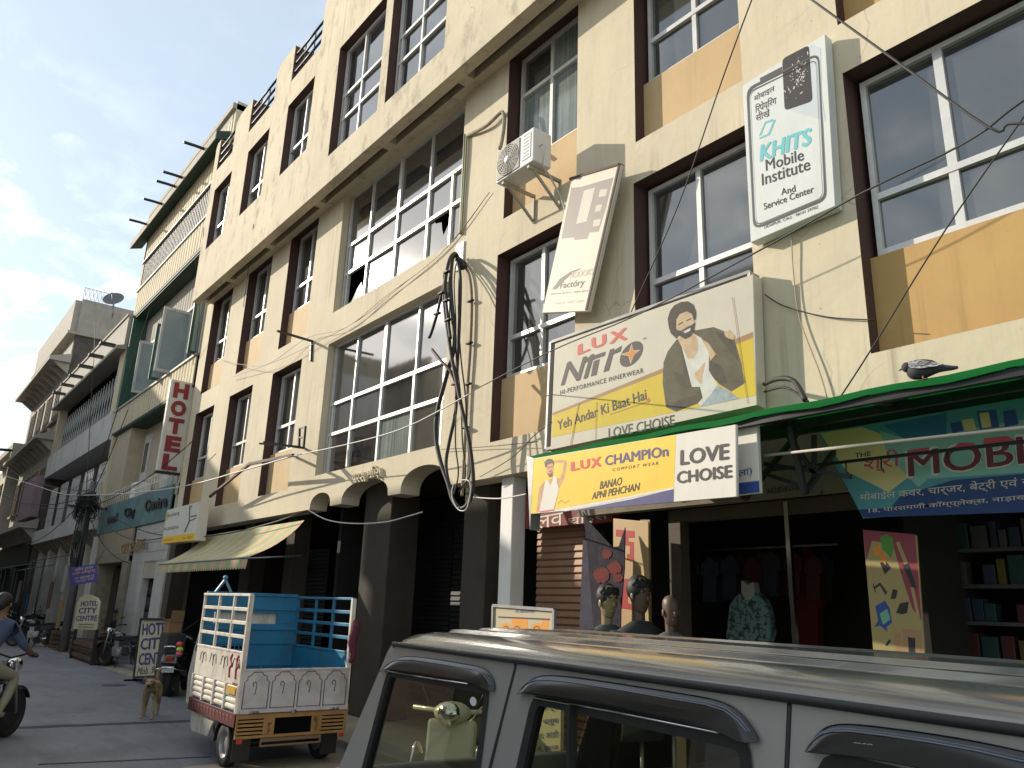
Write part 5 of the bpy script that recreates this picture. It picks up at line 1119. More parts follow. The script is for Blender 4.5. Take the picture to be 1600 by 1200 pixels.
ab('axle', BLACKM, lambda m: (m.tube([(0.42, -0.5, 0.24), (0.42, 0.5, 0.24)], 0.05, 10), m.box(0.1, 2.3, -0.3, -0.22, 0.38, 0.5), m.box(0.1, 2.3, 0.22, 0.3, 0.38, 0.5), m.box(0.3, 0.9, -0.2, 0.2, 0.22, 0.42)))
def wheel(par, x, y, r, w, rimm=STEEL, local=True, name='wheel', inner=0.6):
    mb = MB(); k = w / 2
    mb.lathe([(r * inner, -k * 0.8), (r * 0.88, -k), (r * 0.97, -k * 0.75), (r, -k * 0.35), (r, k * 0.35), (r * 0.97, k * 0.75), (r * 0.88, k), (r * inner, k * 0.8)], (x, y, r), 28, 'y')
    wo = mb.build(name, RUBBER, par, local=local)
    mb = MB(); mb.lathe([(0.001, -k * 0.3), (r * inner * 0.5, -k * 0.35), (r * inner * 0.85, -k * 0.1), (r * inner, -k * 0.8), (r * inner * 1.02, -k * 0.85)], (x, y, r), 24, 'y'); mb.lathe([(r * inner * 1.02, k * 0.85), (r * inner, k * 0.8), (r * inner * 0.85, k * 0.1), (r * inner * 0.5, k * 0.35), (0.001, k * 0.3)], (x, y, r), 24, 'y')
    mb.build('rim', rimm, wo, local=local); return wo
wheel(ape, 0.42, W2 - 0.10, 0.235, 0.14); wheel(ape, 0.42, -W2 + 0.10, 0.235, 0.14); wheel(ape, 2.38, 0, 0.235, 0.13)
ab('mud_guard', BLACKM, lambda m: [m.slab([(0.42 + 0.28 * math.cos(a), s * (W2 - 0.2), 0.235 + 0.28 * math.sin(a)) for a in [i * math.pi / 10 for i in range(11)]] + [(0.42 + 0.265 * math.cos(a), s * (W2 - 0.2), 0.235 + 0.265 * math.sin(a)) for a in [math.pi - i * math.pi / 10 for i in range(11)]], (0, s * 0.19, 0)) for s in (-1, 1)])
ab('mud_flap', BLACKM, lambda m: [m.box(0.10, 0.115, s * 0.42, s * 0.62, 0.1, 0.45) for s in (-1, 1)])
def cab_(m):
    pr = [(1.78, 0.42), (1.78, 1.72), (2.0, 1.74), (2.22, 1.68), (2.52, 1.12), (2.64, 0.75), (2.58, 0.45), (2.45, 0.42)]
    m.slab([(x, -0.47, z) for x, z in pr], (0, 0.94, 0))
ab('cab', AW, cab_, 0.05)
ab('cab_window', PANE, lambda m: [m.slab([(x, s * 0.473, z) for x, z in ((1.92, 1.1), (1.92, 1.6), (2.18, 1.6), (2.42, 1.12))], (0, s * 0.006, 0)) for s in (-1, 1)], 0)
ab('lower_side_panel', AW, lambda m: [m.slab([(x, s * (W2 - 0.06), z) for x, z in ((0.78, 0.48), (1.72, 0.48), (1.72, 0.28), (1.6, 0.22), (1.0, 0.24))], (0, s * 0.03, 0)) for s in (-1, 1)], 0.01)
ab('rope_hook', mat('faded_blue_steel', (0.12, 0.22, 0.30), 0.5, 0.3), lambda m: (m.bar((LX, 0.52, 1.88), (LX + 0.02, 0.40, 2.06), 0.03), m.bar((LX, 0.30, 1.88), (LX + 0.02, 0.40, 2.06), 0.03), m.ball((LX + 0.02, 0.40, 2.08), 0.035, 10, 6)), 0)
RAG = mat('maroon_rag', (0.10, 0.02, 0.04), 0.95, var=0.4, scale=10)
mb = MB(); random.seed(2)
mb.T = WM[ape.name]
mb.tube(catmull([(-0.03, -W2 - 0.02, 1.62), (-0.05, -W2 - 0.01, 1.5), (-0.05, -W2 + 0.02, 1.35), (-0.06, -W2, 1.22), (-0.03, -W2 + 0.01, 1.12)], 5), [0.02, 0.03, 0.04, 0.05, 0.055, 0.05, 0.06, 0.055, 0.06, 0.05, 0.055, 0.05, 0.045, 0.05, 0.04, 0.035, 0.04, 0.03, 0.035, 0.03, 0.02], 9)
tag(base_origin(mb.build('rag', RAG, None)), 'maroon rag tied to the right rear post of the goods carrier', 'rag')

# ================================================================== grey van in the foreground
va = math.radians(-7.5)
VO = Vector((-3.43, 2.0, 0)) + 0.68 * Vector((math.sin(-va), math.cos(va), 0))
van = thing('van', 'grey van with black window visors and ribbed roof, nearest of all vehicles', 'van', tuple(VO), va)
VM = WM[van.name]; VI = VM.inverted()
VP_ = mat('grey_metallic_paint', (0.30, 0.288, 0.268), 0.30, 0.15, var=0.04, scale=2, coat=0.6, streak=0.12, dirt=(0.30, 0.27, 0.22), lo=0.5, hi=0.8)
VR = mat('dusty_roof_paint', (0.19, 0.20, 0.21), 0.22, 0.55, var=0.04, scale=1.5, coat=0.5)
VG = glassmat('tinted_window', (0.66, 0.68, 0.56))
VV = mat('smoked_visor', (0.008, 0.008, 0.009), 0.15, 0.0, var=0.2, scale=3, spec=0.6)
TRIM = mat('black_trim', (0.012, 0.012, 0.012), 0.5)
ZG = 1.63; TUM = 0.115
def yside(z): return -0.68 - TUM * (ZG - z) if z > 0.98 else -0.755
NS = (VM.to_3x3() @ Vector((0, -1, TUM))).normalized(); OS = VM @ Vector((0, -0.68, ZG))
def vs_(px, py):
    p = VI @ PP(px, py, OS, NS); return (p.x, p.z)
def vpoly(pts, f=None): return [vs_(*(f(*p) if f else p)) for p in pts]
c4 = crop(500, 950, 4); c8 = crop(800, 1000, 2)
def fill2d(outer, holes):
    cu = bpy.data.curves.new('f', 'CURVE'); cu.dimensions = '2D'; cu.fill_mode = 'BOTH'
    for lp in [outer] + holes:
        sp = cu.splines.new('POLY'); sp.points.add(len(lp) - 1); sp.use_cyclic_u = True
        for p, q in zip(sp.points, lp): p.co = (q[0], q[1], 0, 1)
    ob = bpy.data.objects.new('f', cu); C.objects.link(ob); dg = bpy.context.evaluated_depsgraph_get(); dg.update()
    me = bpy.data.meshes.new_from_object(ob.evaluated_get(dg)); r = ([(v.co.x, v.co.y) for v in me.vertices], [list(p.vertices) for p in me.polygons])
    bpy.data.objects.remove(ob); bpy.data.curves.remove(cu); bpy.data.meshes.remove(me); return r
zb = 0.86
a_ = vpoly([(435, 395), (1055, 500), (990, 1000), (270, 1000)], c4)
def ext(p, q, z):                                   # extend edge p->q down to height z
    t = (z - p[1]) / (q[1] - p[1]); return (p[0] + (q[0] - p[0]) * t, z)
W1 = [a_[0], a_[1], ext(a_[1], a_[2], zb), ext(a_[0], a_[3], zb)]
b_ = vpoly([(75, 178), (738, 318), (742, 395), (30, 372)], c8)
W2_ = [b_[0], b_[1], (b_[1][0] + 0.02, zb), ext(b_[0], b_[3], zb)]
d_ = vpoly([(965, 372), (955, 400)], c8)
W3 = [(d_[0][0] + 0.01, b_[1][1]), (d_[0][0] + 0.70, b_[1][1] - 0.02), (d_[0][0] + 0.98, zb), (d_[0][0] - 0.03, zb)]
g1 = vpoly([(1228, 326), (1060, 1000)], c4); g2 = vpoly([(868, 170), (858, 400)], c8); rr_ = vpoly([(440, 218), (115, 1000)], c4)
LV = 3.66
def archpts(cx, r, k=10): return [(cx + r * math.cos(math.pi - i * math.pi / k), 0.30 + r * math.sin(math.pi - i * math.pi / k)) for i in range(k + 1)]
rear_low = ext(rr_[0], rr_[1], 1.0)
outer = [(rear_low[0] - 0.05, 0.30)] + archpts(0.62, 0.34) + archpts(2.92, 0.34) + [(LV - 0.1, 0.30), (LV, 0.6), (LV - 0.12, 0.98), (LV - 0.32, 1.02), (3.26, ZG - 0.03), (3.1, ZG), (0.06, ZG), (rr_[0][0] - 0.02, ZG - 0.05), (rear_low[0], 1.0), (rear_low[0] - 0.05, 0.7)]
holes = [rr(w_, 0.05) for w_ in (W1, W2_, W3)]
vv_, ff_ = fill2d(outer, holes)
for s in (1, -1):
    mb = MB(); n_ = len(vv_)
    mb.add([(x, s * yside(z), z) for x, z in vv_], ff_ if s > 0 else [f[::-1] for f in ff_])
    mb.build('side_panel', VP_, van, local=True)
    mb = MB(); mb.add([(x, s * (yside(z) + 0.045), z) for x, z in vv_], ff_); mb.build('inner_trim', mat('dark_interior', (0.02, 0.02, 0.02), 0.8), van, local=True)
    for w_ in (W1, W2_, W3):
        r0 = rr(w_, 0.05); cx = sum(p[0] for p in r0) / len(r0); cz = sum(p[1] for p in r0) / len(r0)
        mb = MB(); k = len(r0)
        def inset(ps, d):
            out = []; n9 = len(ps)
            ar = sum(ps[i][0] * ps[(i + 1) % n9][1] - ps[(i + 1) % n9][0] * ps[i][1] for i in range(n9)); sg_ = 1 if ar > 0 else -1
            for i in range(n9):
                a9, b9 = Vector(ps[i - 1]), Vector(ps[(i + 1) % n9]); t9 = (b9 - a9).normalized()
                out.append((ps[i][0] - t9.y * d * sg_, ps[i][1] + t9.x * d * sg_))
            return out
        ri = inset(r0, 0.022); ro = inset(r0, -0.016)
        for i in range(k):
            j = (i + 1) % k
            q = lambda p, o: (p[0], s * (yside(p[1]) - o), p[1])
            mb.quad(q(ro[i], 0.006), q(ro[j], 0.006), q(ri[j], 0.004), q(ri[i], 0.004)); mb.quad(q(ri[i], 0.004), q(ri[j], 0.004), q(ri[j], -0.03), q(ri[i], -0.03))
        fr = mb.build('window_rubber', TRIM, van, local=True)
        mb = MB(); mb.add([(p[0], s * (yside(p[1]) + 0.012), p[1]) for p in r0], [tuple(range(k))]); mb.build('window_glass', VG, van, local=True)
# sliding glass frame inside the middle window
mb = MB(); sx = vpoly([(196, 220), (178, 350)], c8)[0][0]
mb.box(sx - 0.008, sx + 0.008, -0.72, -0.69, 1.0, b_[0][1]); mb.build('sliding_frame', TRIM, van, local=True)
# door gaps
mb = MB()
for g in (g1, g2):
    pts = [(g[0][0], ZG - 0.012), (g[0][0], ZG - 0.03), ext(g[0], g[1], 1.0), (ext(g[0], g[1], 1.0)[0], 0.36)]
    mb.tube([(x, yside(z) - 0.0005, z) for x, z in pts], 0.006, 6); mb.tube([(x, -yside(z) + 0.0005, z) for x, z in pts], 0.006, 6)
mb.build('door_gap', TRIM, van, local=True)
# roof loft
def prof(k, inset):                                   # half section from gutter to centre
    return [(-0.68 + inset, ZG), (-0.655 + inset, ZG + 0.022), (-0.60 + inset, ZG + 0.042), (-0.50 + inset * 0.7, ZG + 0.056), (-0.42 + inset * 0.6, ZG + 0.0565), (-0.405 + inset * 0.6, ZG + 0.070), (-0.37 + inset * 0.5, ZG + 0.072), (-0.35 + inset * 0.5, ZG + 0.064), (-0.25, ZG + 0.068), (-0.235, ZG + 0.080), (-0.20, ZG + 0.082), (-0.185, ZG + 0.074), (-0.06, ZG + 0.078), (0, ZG + 0.080)]
st = [(0.03, 0.06, -0.055), (0.055, 0.03, -0.02), (0.12, 0.008, -0.004), (0.25, 0, 0), (1.0, 0, 0.0), (2.0, 0, 0.0), (2.95, 0.0, -0.004), (3.15, 0.02, -0.02), (3.26, 0.05, -0.05)]
mb = MB(); mb.smooth = True; rows = []
for x, ins, dz in st:
    h = prof(0, ins); full = h + [(-y, z) for y, z in reversed(h[:-1])]
    rows.append([(x, y, z + dz * (1 if abs(y) < 0.67 else 0.6)) for y, z in full])
vsx = [p for r in rows for p in r]; m_ = len(rows[0])
mb.add(vsx, [(i * m_ + j, (i + 1) * m_ + j, (i + 1) * m_ + j + 1, i * m_ + j + 1) for i in range(len(rows) - 1) for j in range(m_ - 1)])
mb.build('roof', VR, van, local=True)
mb = MB()
for s in (1, -1):
    mb.tube([(0.07, s * 0.668, ZG - 0.02), (0.10, s * 0.692, ZG - 0.004), (1.5, s * 0.693, ZG - 0.002), (3.1, s * 0.69, ZG - 0.004), (3.26, s * 0.66, ZG - 0.05)], 0.011, 8)
mb.build('roof_gutter', TRIM, van, local=True)
# rear, floor, front
mb = MB()
mb.quad((rear_low[0], 0.755, 1.0), (rear_low[0], -0.755, 1.0), (0.05, -0.66, ZG - 0.05), (0.05, 0.66, ZG - 0.05)) if 0 else None
mb.box(rear_low[0] - 0.05, rear_low[0] - 0.02, -0.75, 0.75, 0.32, 1.02); mb.box(0.0, 3.5, -0.7, 0.7, 0.32, 0.36)
mb.slab([(LV - 0.30, -0.74, 1.02), (LV - 0.12, -0.74, 0.98), (LV, -0.74, 0.6), (LV - 0.1, -0.74, 0.30), (LV - 0.3, -0.74, 0.30)], (0, 1.48, 0))
mb.build('body', VP_, van, local=True, bevel=0.02)
mb = MB(); mb.add([(rear_low[0] - 0.01, 0.70, 1.02), (rear_low[0] - 0.01, -0.70, 1.02), (0.03, -0.63, ZG - 0.07), (0.03, 0.63, ZG - 0.07)], [(0, 1, 2, 3)]); mb.build('rear_glass', VG, van, local=True)
mb = MB(); mb.add([(LV - 0.30, 0.70, 1.03), (LV - 0.30, -0.70, 1.03), (3.24, -0.62, ZG - 0.05), (3.24, 0.62, ZG - 0.05)], [(0, 1, 2, 3)]); mb.build('windscreen', VG, van, local=True)
mb = MB()
for x in (1.0, 1.7, 2.3):
    mb.box(x, x + 0.45, -0.62, 0.62, 0.4, 0.66); mb.box(x - 0.05, x + 0.06, -0.62, 0.62, 0.6, 1.05)
mb.build('seat', mat('seat_fabric', (0.05, 0.05, 0.052), 0.9), van, local=True, bevel=0.04)
for x in (0.62, 2.92):
    for s in (-1, 1): wheel(van, x, s * 0.66, 0.29, 0.16)
# smoked visors
def visor(out, low, f, strip=None):
    o = vpoly(out, f); l = vpoly(low, f); k = len(o); mb = MB(); mb.smooth = True
    L0 = [(x, yside(z) - 0.006, z) for x, z in o]; mid = [((x * 2 + a) / 3, yside((z * 2 + c) / 3) - 0.020, (z * 2 + c) / 3) for (x, z), (a, c) in zip(o, l)]
    L1 = [(a, yside(c) - 0.030, c) for a, c in l]; L2 = [(a, yside(c) - 0.028, c) for a, c in l]
    rows = [L0, mid, L1]; vs = [p for r in rows for p in r]
    mb.add(vs, [(i * k + j, i * k + j + 1, (i + 1) * k + j + 1, (i + 1) * k + j) for i in range(2) for j in range(k - 1)])
    v = mb.build('window_visor', VV, van, local=True); sd = v.modifiers.new('solid', 'SOLIDIFY'); sd.thickness = 0.004; sb = v.modifiers.new('sub', 'SUBSURF'); sb.levels = 1; sb.render_levels = 2
    for w9 in (5.2, 3.4):
        mb = MB(); mb.tube([((x * w9 + a) / (w9 + 1), yside((z * w9 + c) / (w9 + 1)) - 0.0155 - 0.003 * (5.2 - w9), (z * w9 + c) / (w9 + 1)) for (x, z), (a, c) in zip(o[1:-1], l[1:-1])], 0.0017, 5); mb.build('visor_glint', mat('visor_highlight', (0.16, 0.18, 0.22), 0.3), van, local=True)  # pale thin lines paint the bluish highlights along the visor
    if strip:
        q = vpoly(strip, f); mb = MB(); mb.tube([(x, yside(z) - 0.02, z) for x, z in q], 0.0035, 6); mb.build('chrome_strip', CHROME, van, local=True)
    return v
visor([(388, 405), (412, 375), (445, 340), (480, 315), (520, 303), (600, 300), (760, 322), (920, 348), (1010, 363), (1060, 388), (1090, 430), (1103, 475), (1106, 516)],
      [(398, 406), (430, 392), (455, 385), (490, 388), (540, 395), (620, 405), (760, 430), (900, 452), (965, 465), (1000, 480), (1030, 495), (1055, 502), (1082, 518)], c4, [(440, 394), (700, 436), (952, 472)])
visor([(28, 172), (40, 148), (58, 126), (85, 112), (125, 108), (200, 114), (350, 136), (500, 160), (630, 180), (690, 200), (735, 238), (765, 280), (786, 321)],
      [(38, 172), (52, 168), (68, 168), (95, 174), (140, 182), (210, 192), (350, 218), (480, 246), (600, 272), (655, 284), (690, 298), (720, 312), (745, 323)], c8, [(75, 178), (350, 226), (665, 288)])
visor([(933, 349), (942, 325), (958, 298), (980, 274), (1015, 261), (1070, 260), (1180, 272), (1330, 292), (1480, 318), (1600, 345), (1720, 372), (1790, 410), (1830, 470)],
      [(945, 350), (955, 352), (972, 354), (1000, 357), (1040, 360), (1100, 366), (1190, 380), (1330, 408), (1460, 436), (1570, 462), (1660, 480), (1720, 500), (1770, 520)], c8)
q = [vs_(*c8(*p)) for p in ((1092, 330), (1152, 335), (1094, 318))]
text_mesh('EECO', *[(x, yside(z) - 0.0265, z) for x, z in q], CHROME, van, 'visor_lettering', bold=0.02, nrm=Vector((0, -1, 0.1)).normalized(), local=True)
q = vs_(736, 1096); mb = MB(); mb.lathe([(0.001, 0), (0.026, 0)], (0, 0, 0), 20, 'y', sq=0.62)
mb.v = [p + Vector((q[0], yside(q[1]) + 0.009, q[1])) for p in mb.v]; mb.build('window_sticker', flat('sticker_white', 225, 228, 226), van, local=True)

# ================================================================== motorcycles and scooters
def motorcycle(loc, rz, label, group, bodym, tank=True):
    t = thing('motorcycle', label, 'motorcycle', loc, rz, group)
    for x in (-0.64, 0.64): wheel(t, x, 0, 0.295, 0.10, BLACKM, inner=0.78)
    def b(name, m, fn, bev=0.0):
        mb = MB(); fn(mb); return mb.build(name, m, t, local=True, bevel=bev)
    b('frame', BLACKM, lambda m: (m.tube([(-0.1, 0, 0.35), (0.35, 0, 0.40), (0.45, 0, 0.85), (-0.1, 0, 0.70), (-0.7, 0, 0.72)], 0.025, 7), m.tube([(-0.64, 0.1, 0.3), (-0.05, 0.1, 0.36)], 0.02, 6), m.tube([(-0.64, -0.1, 0.3), (-0.05, -0.1, 0.36)], 0.02, 6), m.tube([(-0.6, 0.13, 0.34), (-0.45, 0.13, 0.68)], 0.028, 8), m.tube([(-0.6, -0.13, 0.34), (-0.45, -0.13, 0.68)], 0.028, 8)))
    b('engine', STEEL, lambda m: (m.box(-0.12, 0.25, -0.12, 0.12, 0.28, 0.52), m.box(0.05, 0.22, -0.08, 0.08, 0.5, 0.66), m.tube([(0.0, -0.16, 0.38), (0.0, 0.16, 0.38)], 0.11, 14)), 0.02)
    b('fork', STEEL, lambda m: (m.tube([(0.64, 0.075, 0.295), (0.43, 0.075, 0.95)], 0.022, 8), m.tube([(0.64, -0.075, 0.295), (0.43, -0.075, 0.95)], 0.022, 8)))
    b('fuel_tank', bodym, lambda m: m.ball((0.18, 0, 0.78), 0.2, 16, 10, (1.35, 0.72, 0.62)))
    b('seat', RUBBER, lambda m: m.slab([(x, -0.11, z) for x, z in ((0.0, 0.74), (-0.15, 0.80), (-0.45, 0.80), (-0.85, 0.88), (-0.86, 0.82), (-0.5, 0.72), (-0.1, 0.68))], (0, 0.22, 0)), 0.03)
    b('tail_panel', bodym, lambda m: m.slab([(x, -0.10, z) for x, z in ((-0.1, 0.70), (-0.9, 0.84), (-0.95, 0.76), (-0.45, 0.58), (-0.1, 0.56))], (0, 0.20, 0)), 0.025)
    b('mudguard', bodym, lambda m: [m.slab([(cx + r * math.cos(a), -0.065, 0.295 + r * math.sin(a)) for a, r in [(a0 + i * da, 0.335) for i in range(9)] + [(a0 + (8 - i) * da, 0.32) for i in range(9)]], (0, 0.13, 0)) for cx, a0, da in ((0.64, 0.5, 0.24), (-0.64, 1.0, 0.24))])
    b('headlight', CHROME, lambda m: m.lathe([(0.03, -0.1), (0.085, -0.04), (0.095, 0.04), (0.08, 0.055), (0.001, 0.06)], (0.52, 0, 0.90), 16, 'x'))
    b('handlebar', BLACKM, lambda m: (m.tube([(0.36, -0.36, 1.02), (0.42, -0.2, 1.04), (0.44, 0, 0.98), (0.42, 0.2, 1.04), (0.36, 0.36, 1.02)], 0.014, 7), m.tube([(0.36, -0.38, 1.02), (0.39, -0.27, 1.03)], 0.02, 8), m.tube([(0.36, 0.38, 1.02), (0.39, 0.27, 1.03)], 0.02, 8)))
    for s in (-1, 1):
        mi = b('mirror', BLACKM, lambda m: (m.tube([(0.40, s * 0.22, 1.04), (0.42, s * 0.28, 1.18)], 0.007, 5), m.ball((0.42, s * 0.30, 1.21), 0.055, 10, 6, (0.3, 1.2, 0.8))))
        mb = MB(); mb.lathe([(0.001, -0.018), (0.045, -0.018)], (0.42, s * 0.30, 1.21), 14, 'x'); mb.build('mirror_glass', CHROME, mi, local=True)
    b('exhaust', CHROME, lambda m: m.tube([(0.2, -0.12, 0.35), (-0.1, -0.15, 0.24), (-0.4, -0.17, 0.27), (-0.95, -0.18, 0.40)], [0.02, 0.022, 0.045, 0.045], 10))
    b('tail_light', mat('red_lens', (0.45, 0.03, 0.01), 0.2), lambda m: m.box(-0.98, -0.94, -0.06, 0.06, 0.76, 0.83), 0.01)
    b('indicator', mat('orange_lens', (0.7, 0.22, 0.02), 0.2), lambda m: [m.ball((-0.92, s * 0.17, 0.76), 0.035, 8, 6) for s in (-1, 1)] and None)
    b('number_plate', WHITE, lambda m: m.box(-0.99, -0.985, -0.09, 0.09, 0.58, 0.68))
    b('stand', BLACKM, lambda m: m.tube([(0.0, 0.1, 0.3), (-0.08, 0.25, 0.0)], 0.012, 6))
    return t
BKP = mat('black_gloss_paint', (0.01, 0.01, 0.011), 0.2, coat=0.8); RDP = mat('dark_red_gloss_paint', (0.06, 0.008, 0.008), 0.25, coat=0.7)
GRP = 'motorcycles parked along the left buildings'
p = PZ(192, 1042, 0.0)
m0 = motorcycle((p.x, p.y - 0.05, 0.0), math.radians(205), 'black motorcycle leaning beside the large hotel stand board', GRP, BKP); m0.rotation_euler = (math.radians(-7), 0, math.radians(205))
for i, (px, py, rz, lb) in enumerate(((52, 1010, 250, 'dark motorcycle parked alone farther down the road near the far shops'), (14, 992, 235, 'small distant motorcycle at the left edge of the photo'), (30, 985, 260, 'small distant motorcycle just right of the one at the left edge'), (66, 992, 240, 'distant motorcycle parked close by the wooden stall'), (5, 1003, 228, 'dim motorcycle at the left edge behind the rider'), (42, 986, 250, 'dim motorcycle in front of the far shop shades'))):
    p = PZ(px, py, 0.0); copy_tree(m0, (max(p.x, -46), p.y if p.x > -46 else p.y * -46 / p.x, 0), math.radians(rz), lb, GRP)
# ridden motorcycle
hd = math.radians(142); hv = Vector((math.cos(hd), math.sin(hd), 0)); fw_ = PZ(6, 1152, 0.0)
rb = fw_ - hv * 0.62; RB = motorcycle((rb.x, rb.y, 0), hd, 'black motorcycle ridden by the person in the blue shirt', None, BKP)

def scooter(loc, rz, label, bodym, lean=0.0):
    t = thing('scooter', label, 'scooter', loc, rz)
    t.rotation_euler = (lean, 0, rz)
    for x in (-0.55, 0.6): wheel(t, x, 0, 0.23, 0.10, STEEL)
    def b(name, m, fn, bev=0.0):
        mb = MB(); fn(mb); return mb.build(name, m, t, local=True, bevel=bev)
    b('body', bodym, lambda m: m.slab([(x, -0.17, z) for x, z in ((-0.1, 0.3), (-0.12, 0.62), (-0.35, 0.72), (-0.85, 0.78), (-0.95, 0.62), (-0.72, 0.48), (-0.35, 0.36))], (0, 0.34, 0)), 0.06)
    b('seat', RUBBER, lambda m: m.slab([(x, -0.15, z) for x, z in ((-0.08, 0.68), (-0.1, 0.76), (-0.5, 0.80), (-0.8, 0.84), (-0.82, 0.76), (-0.4, 0.70))], (0, 0.30, 0)), 0.04)
    b('leg_shield', bodym, lambda m: m.slab([(x, -0.2, z) for x, z in ((0.34, 0.28), (0.42, 0.28), (0.50, 0.6), (0.46, 0.95), (0.40, 0.95), (0.42, 0.6))], (0, 0.40, 0)), 0.04)
    b('floorboard', TRIM, lambda m: m.box(-0.15, 0.42, -0.16, 0.16, 0.24, 0.31), 0.02)
    b('front_mudguard', bodym, lambda m: m.slab([(0.6 + r * math.cos(a), -0.08, 0.23 + r * math.sin(a)) for a, r in [(0.3 + i * 0.28, 0.28) for i in range(9)] + [(0.3 + (8 - i) * 0.28, 0.26) for i in range(9)]], (0, 0.16, 0)), 0.01)
    b('handlebar', bodym, lambda m: (m.ball((0.44, 0, 1.0), 0.12, 12, 8, (0.9, 1.3, 0.7)), m.tube([(0.40, -0.34, 1.02), (0.43, 0, 1.0), (0.40, 0.34, 1.02)], 0.018, 8)))
    b('headlight', CHROME, lambda m: m.lathe([(0.09, 0.0), (0.085, 0.03), (0.001, 0.05)], (0.52, 0, 1.0), 14, 'x'))
    for s in (-1, 1): b('mirror', BLACKM, lambda m: (m.tube([(0.42, s * 0.2, 1.04), (0.42, s * 0.27, 1.2)], 0.007, 5), m.ball((0.42, s * 0.30, 1.24), 0.06, 10, 6, (0.3, 1.1, 0.8))))
    b('crash_guard', CHROME, lambda m: (m.tube(catmull([(0.5, 0.25, 0.35), (0.62, 0.27, 0.55), (0.55, 0.25, 0.78), (0.48, 0.22, 0.7)], 4), 0.013, 7), m.tube(catmull([(0.5, -0.25, 0.35), (0.62, -0.27, 0.55), (0.55, -0.25, 0.78), (0.48, -0.22, 0.7)], 4), 0.013, 7), m.tube(catmull([(-0.4, 0.2, 0.45), (-0.9, 0.24, 0.5), (-1.02, 0, 0.55), (-0.9, -0.24, 0.5), (-0.4, -0.2, 0.45)], 4), 0.013, 7)))
    b('grab_rail', CHROME, lambda m: m.tube(catmull([(-0.6, 0.14, 0.8), (-0.95, 0.12, 0.9), (-0.98, 0, 0.92), (-0.95, -0.12, 0.9), (-0.6, -0.14, 0.8)], 4), 0.013, 7))
    b('tail_light', mat('red_lens', (0.45, 0.03, 0.01), 0.2), lambda m: m.box(-0.96, -0.90, -0.07, 0.07, 0.66, 0.73), 0.01)
    b('number_plate', flat('plate_white', 220, 220, 215), lambda m: m.box(-0.965, -0.955, -0.11, 0.11, 0.46, 0.57))
    return t
p = PZ(266, 1088, 0.0)
scooter((p.x - 0.45, p.y + 0.25, 0), math.radians(150), 'black scooter with chrome rails parked behind the goods carrier', BKP)
p = P(705, 1130, 3.75)
scooter((p.x - 0.34, 4.15, 0.0), math.radians(308), 'pale scooter with chrome guards seen through the rear van window', mat('cream_scooter_paint', (0.62, 0.58, 0.48), 0.3, 0.0, coat=0.5))
# things around the black scooter
c = P(270, 980, 4.85)
t = thing('cardboard_box', 'open brown cardboard box perched above the black scooter', 'box', (c.x, c.y, c.z - 0.1))
CB = mat('cardboard', (0.30, 0.18, 0.09), 0.9, var=0.1, scale=5)
mb = MB(); mb.box(c.x - 0.16, c.x + 0.16, c.y - 0.12, c.y + 0.12, c.z - 0.1, c.z + 0.14); mb.build('box_body', CB, t)
mb = MB(); mb.slab([(c.x + 0.17, c.y - 0.12, c.z + 0.1), (c.x + 0.17, c.y + 0.12, c.z + 0.1), (c.x + 0.24, c.y + 0.12, c.z + 0.32), (c.x + 0.24, c.y - 0.12, c.z + 0.32)], (0.01, 0, 0)); mb.slab([(c.x - 0.16, c.y - 0.13, c.z + 0.12), (c.x + 0.16, c.y - 0.13, c.z + 0.12), (c.x + 0.1, c.y - 0.28, c.z + 0.18), (c.x - 0.2, c.y - 0.26, c.z + 0.2)], (0, 0, 0.008)); mb.build('box_flap', CB, t)
t = thing('goods_sack_stand', 'low dark stack under the cardboard box behind the scooter', 'stack', (c.x, c.y, 0))
mb = MB(); mb.box(c.x - 0.25, c.x + 0.3, c.y - 0.15, c.y + 0.2, 0, c.z - 0.105); mb.build('crate_stack', mat('dark_sacking', (0.05, 0.045, 0.04), 0.95, var=0.3, scale=6), t, bevel=0.03)
for i, (px, py, colr, nm) in enumerate(((281, 1007, (0.65, 0.06, 0.06), 'red'), (281, 1015, (0.45, 0.6, 0.06), 'lime green'), (280, 1022, (0.7, 0.08, 0.2), 'pink'))):
    c = P(px, py, 4.55); mb = MB(); mb.ball(c, 0.06, 12, 8, (1.25, 1, 0.8)); tag(base_origin(mb.build('ball', mat('ball_%s' % nm.replace(' ', '_'), colr, 0.4), None)), '%s ball hanging in the net beside the black scooter' % nm, 'ball', 'coloured balls beside the scooter')
mb = MB(); a = P(281, 1000, 4.55)
for dx in (-0.04, 0.04): mb.tube([a + Vector((dx, 0, 0.12)), a + Vector((dx * 1.9, 0, -0.06)), a + Vector((dx * 1.9, 0, -0.22)), a + Vector((0, 0, -0.3))], 0.004, 5)
mb.tube([a + Vector((0, 0, 0.13)), a + Vector((0, 0.3, 0.35))], 0.006, 5)
tag(base_origin(mb.build('ball_net', WIRED, None)), 'thin dark net holding three coloured balls', 'net')

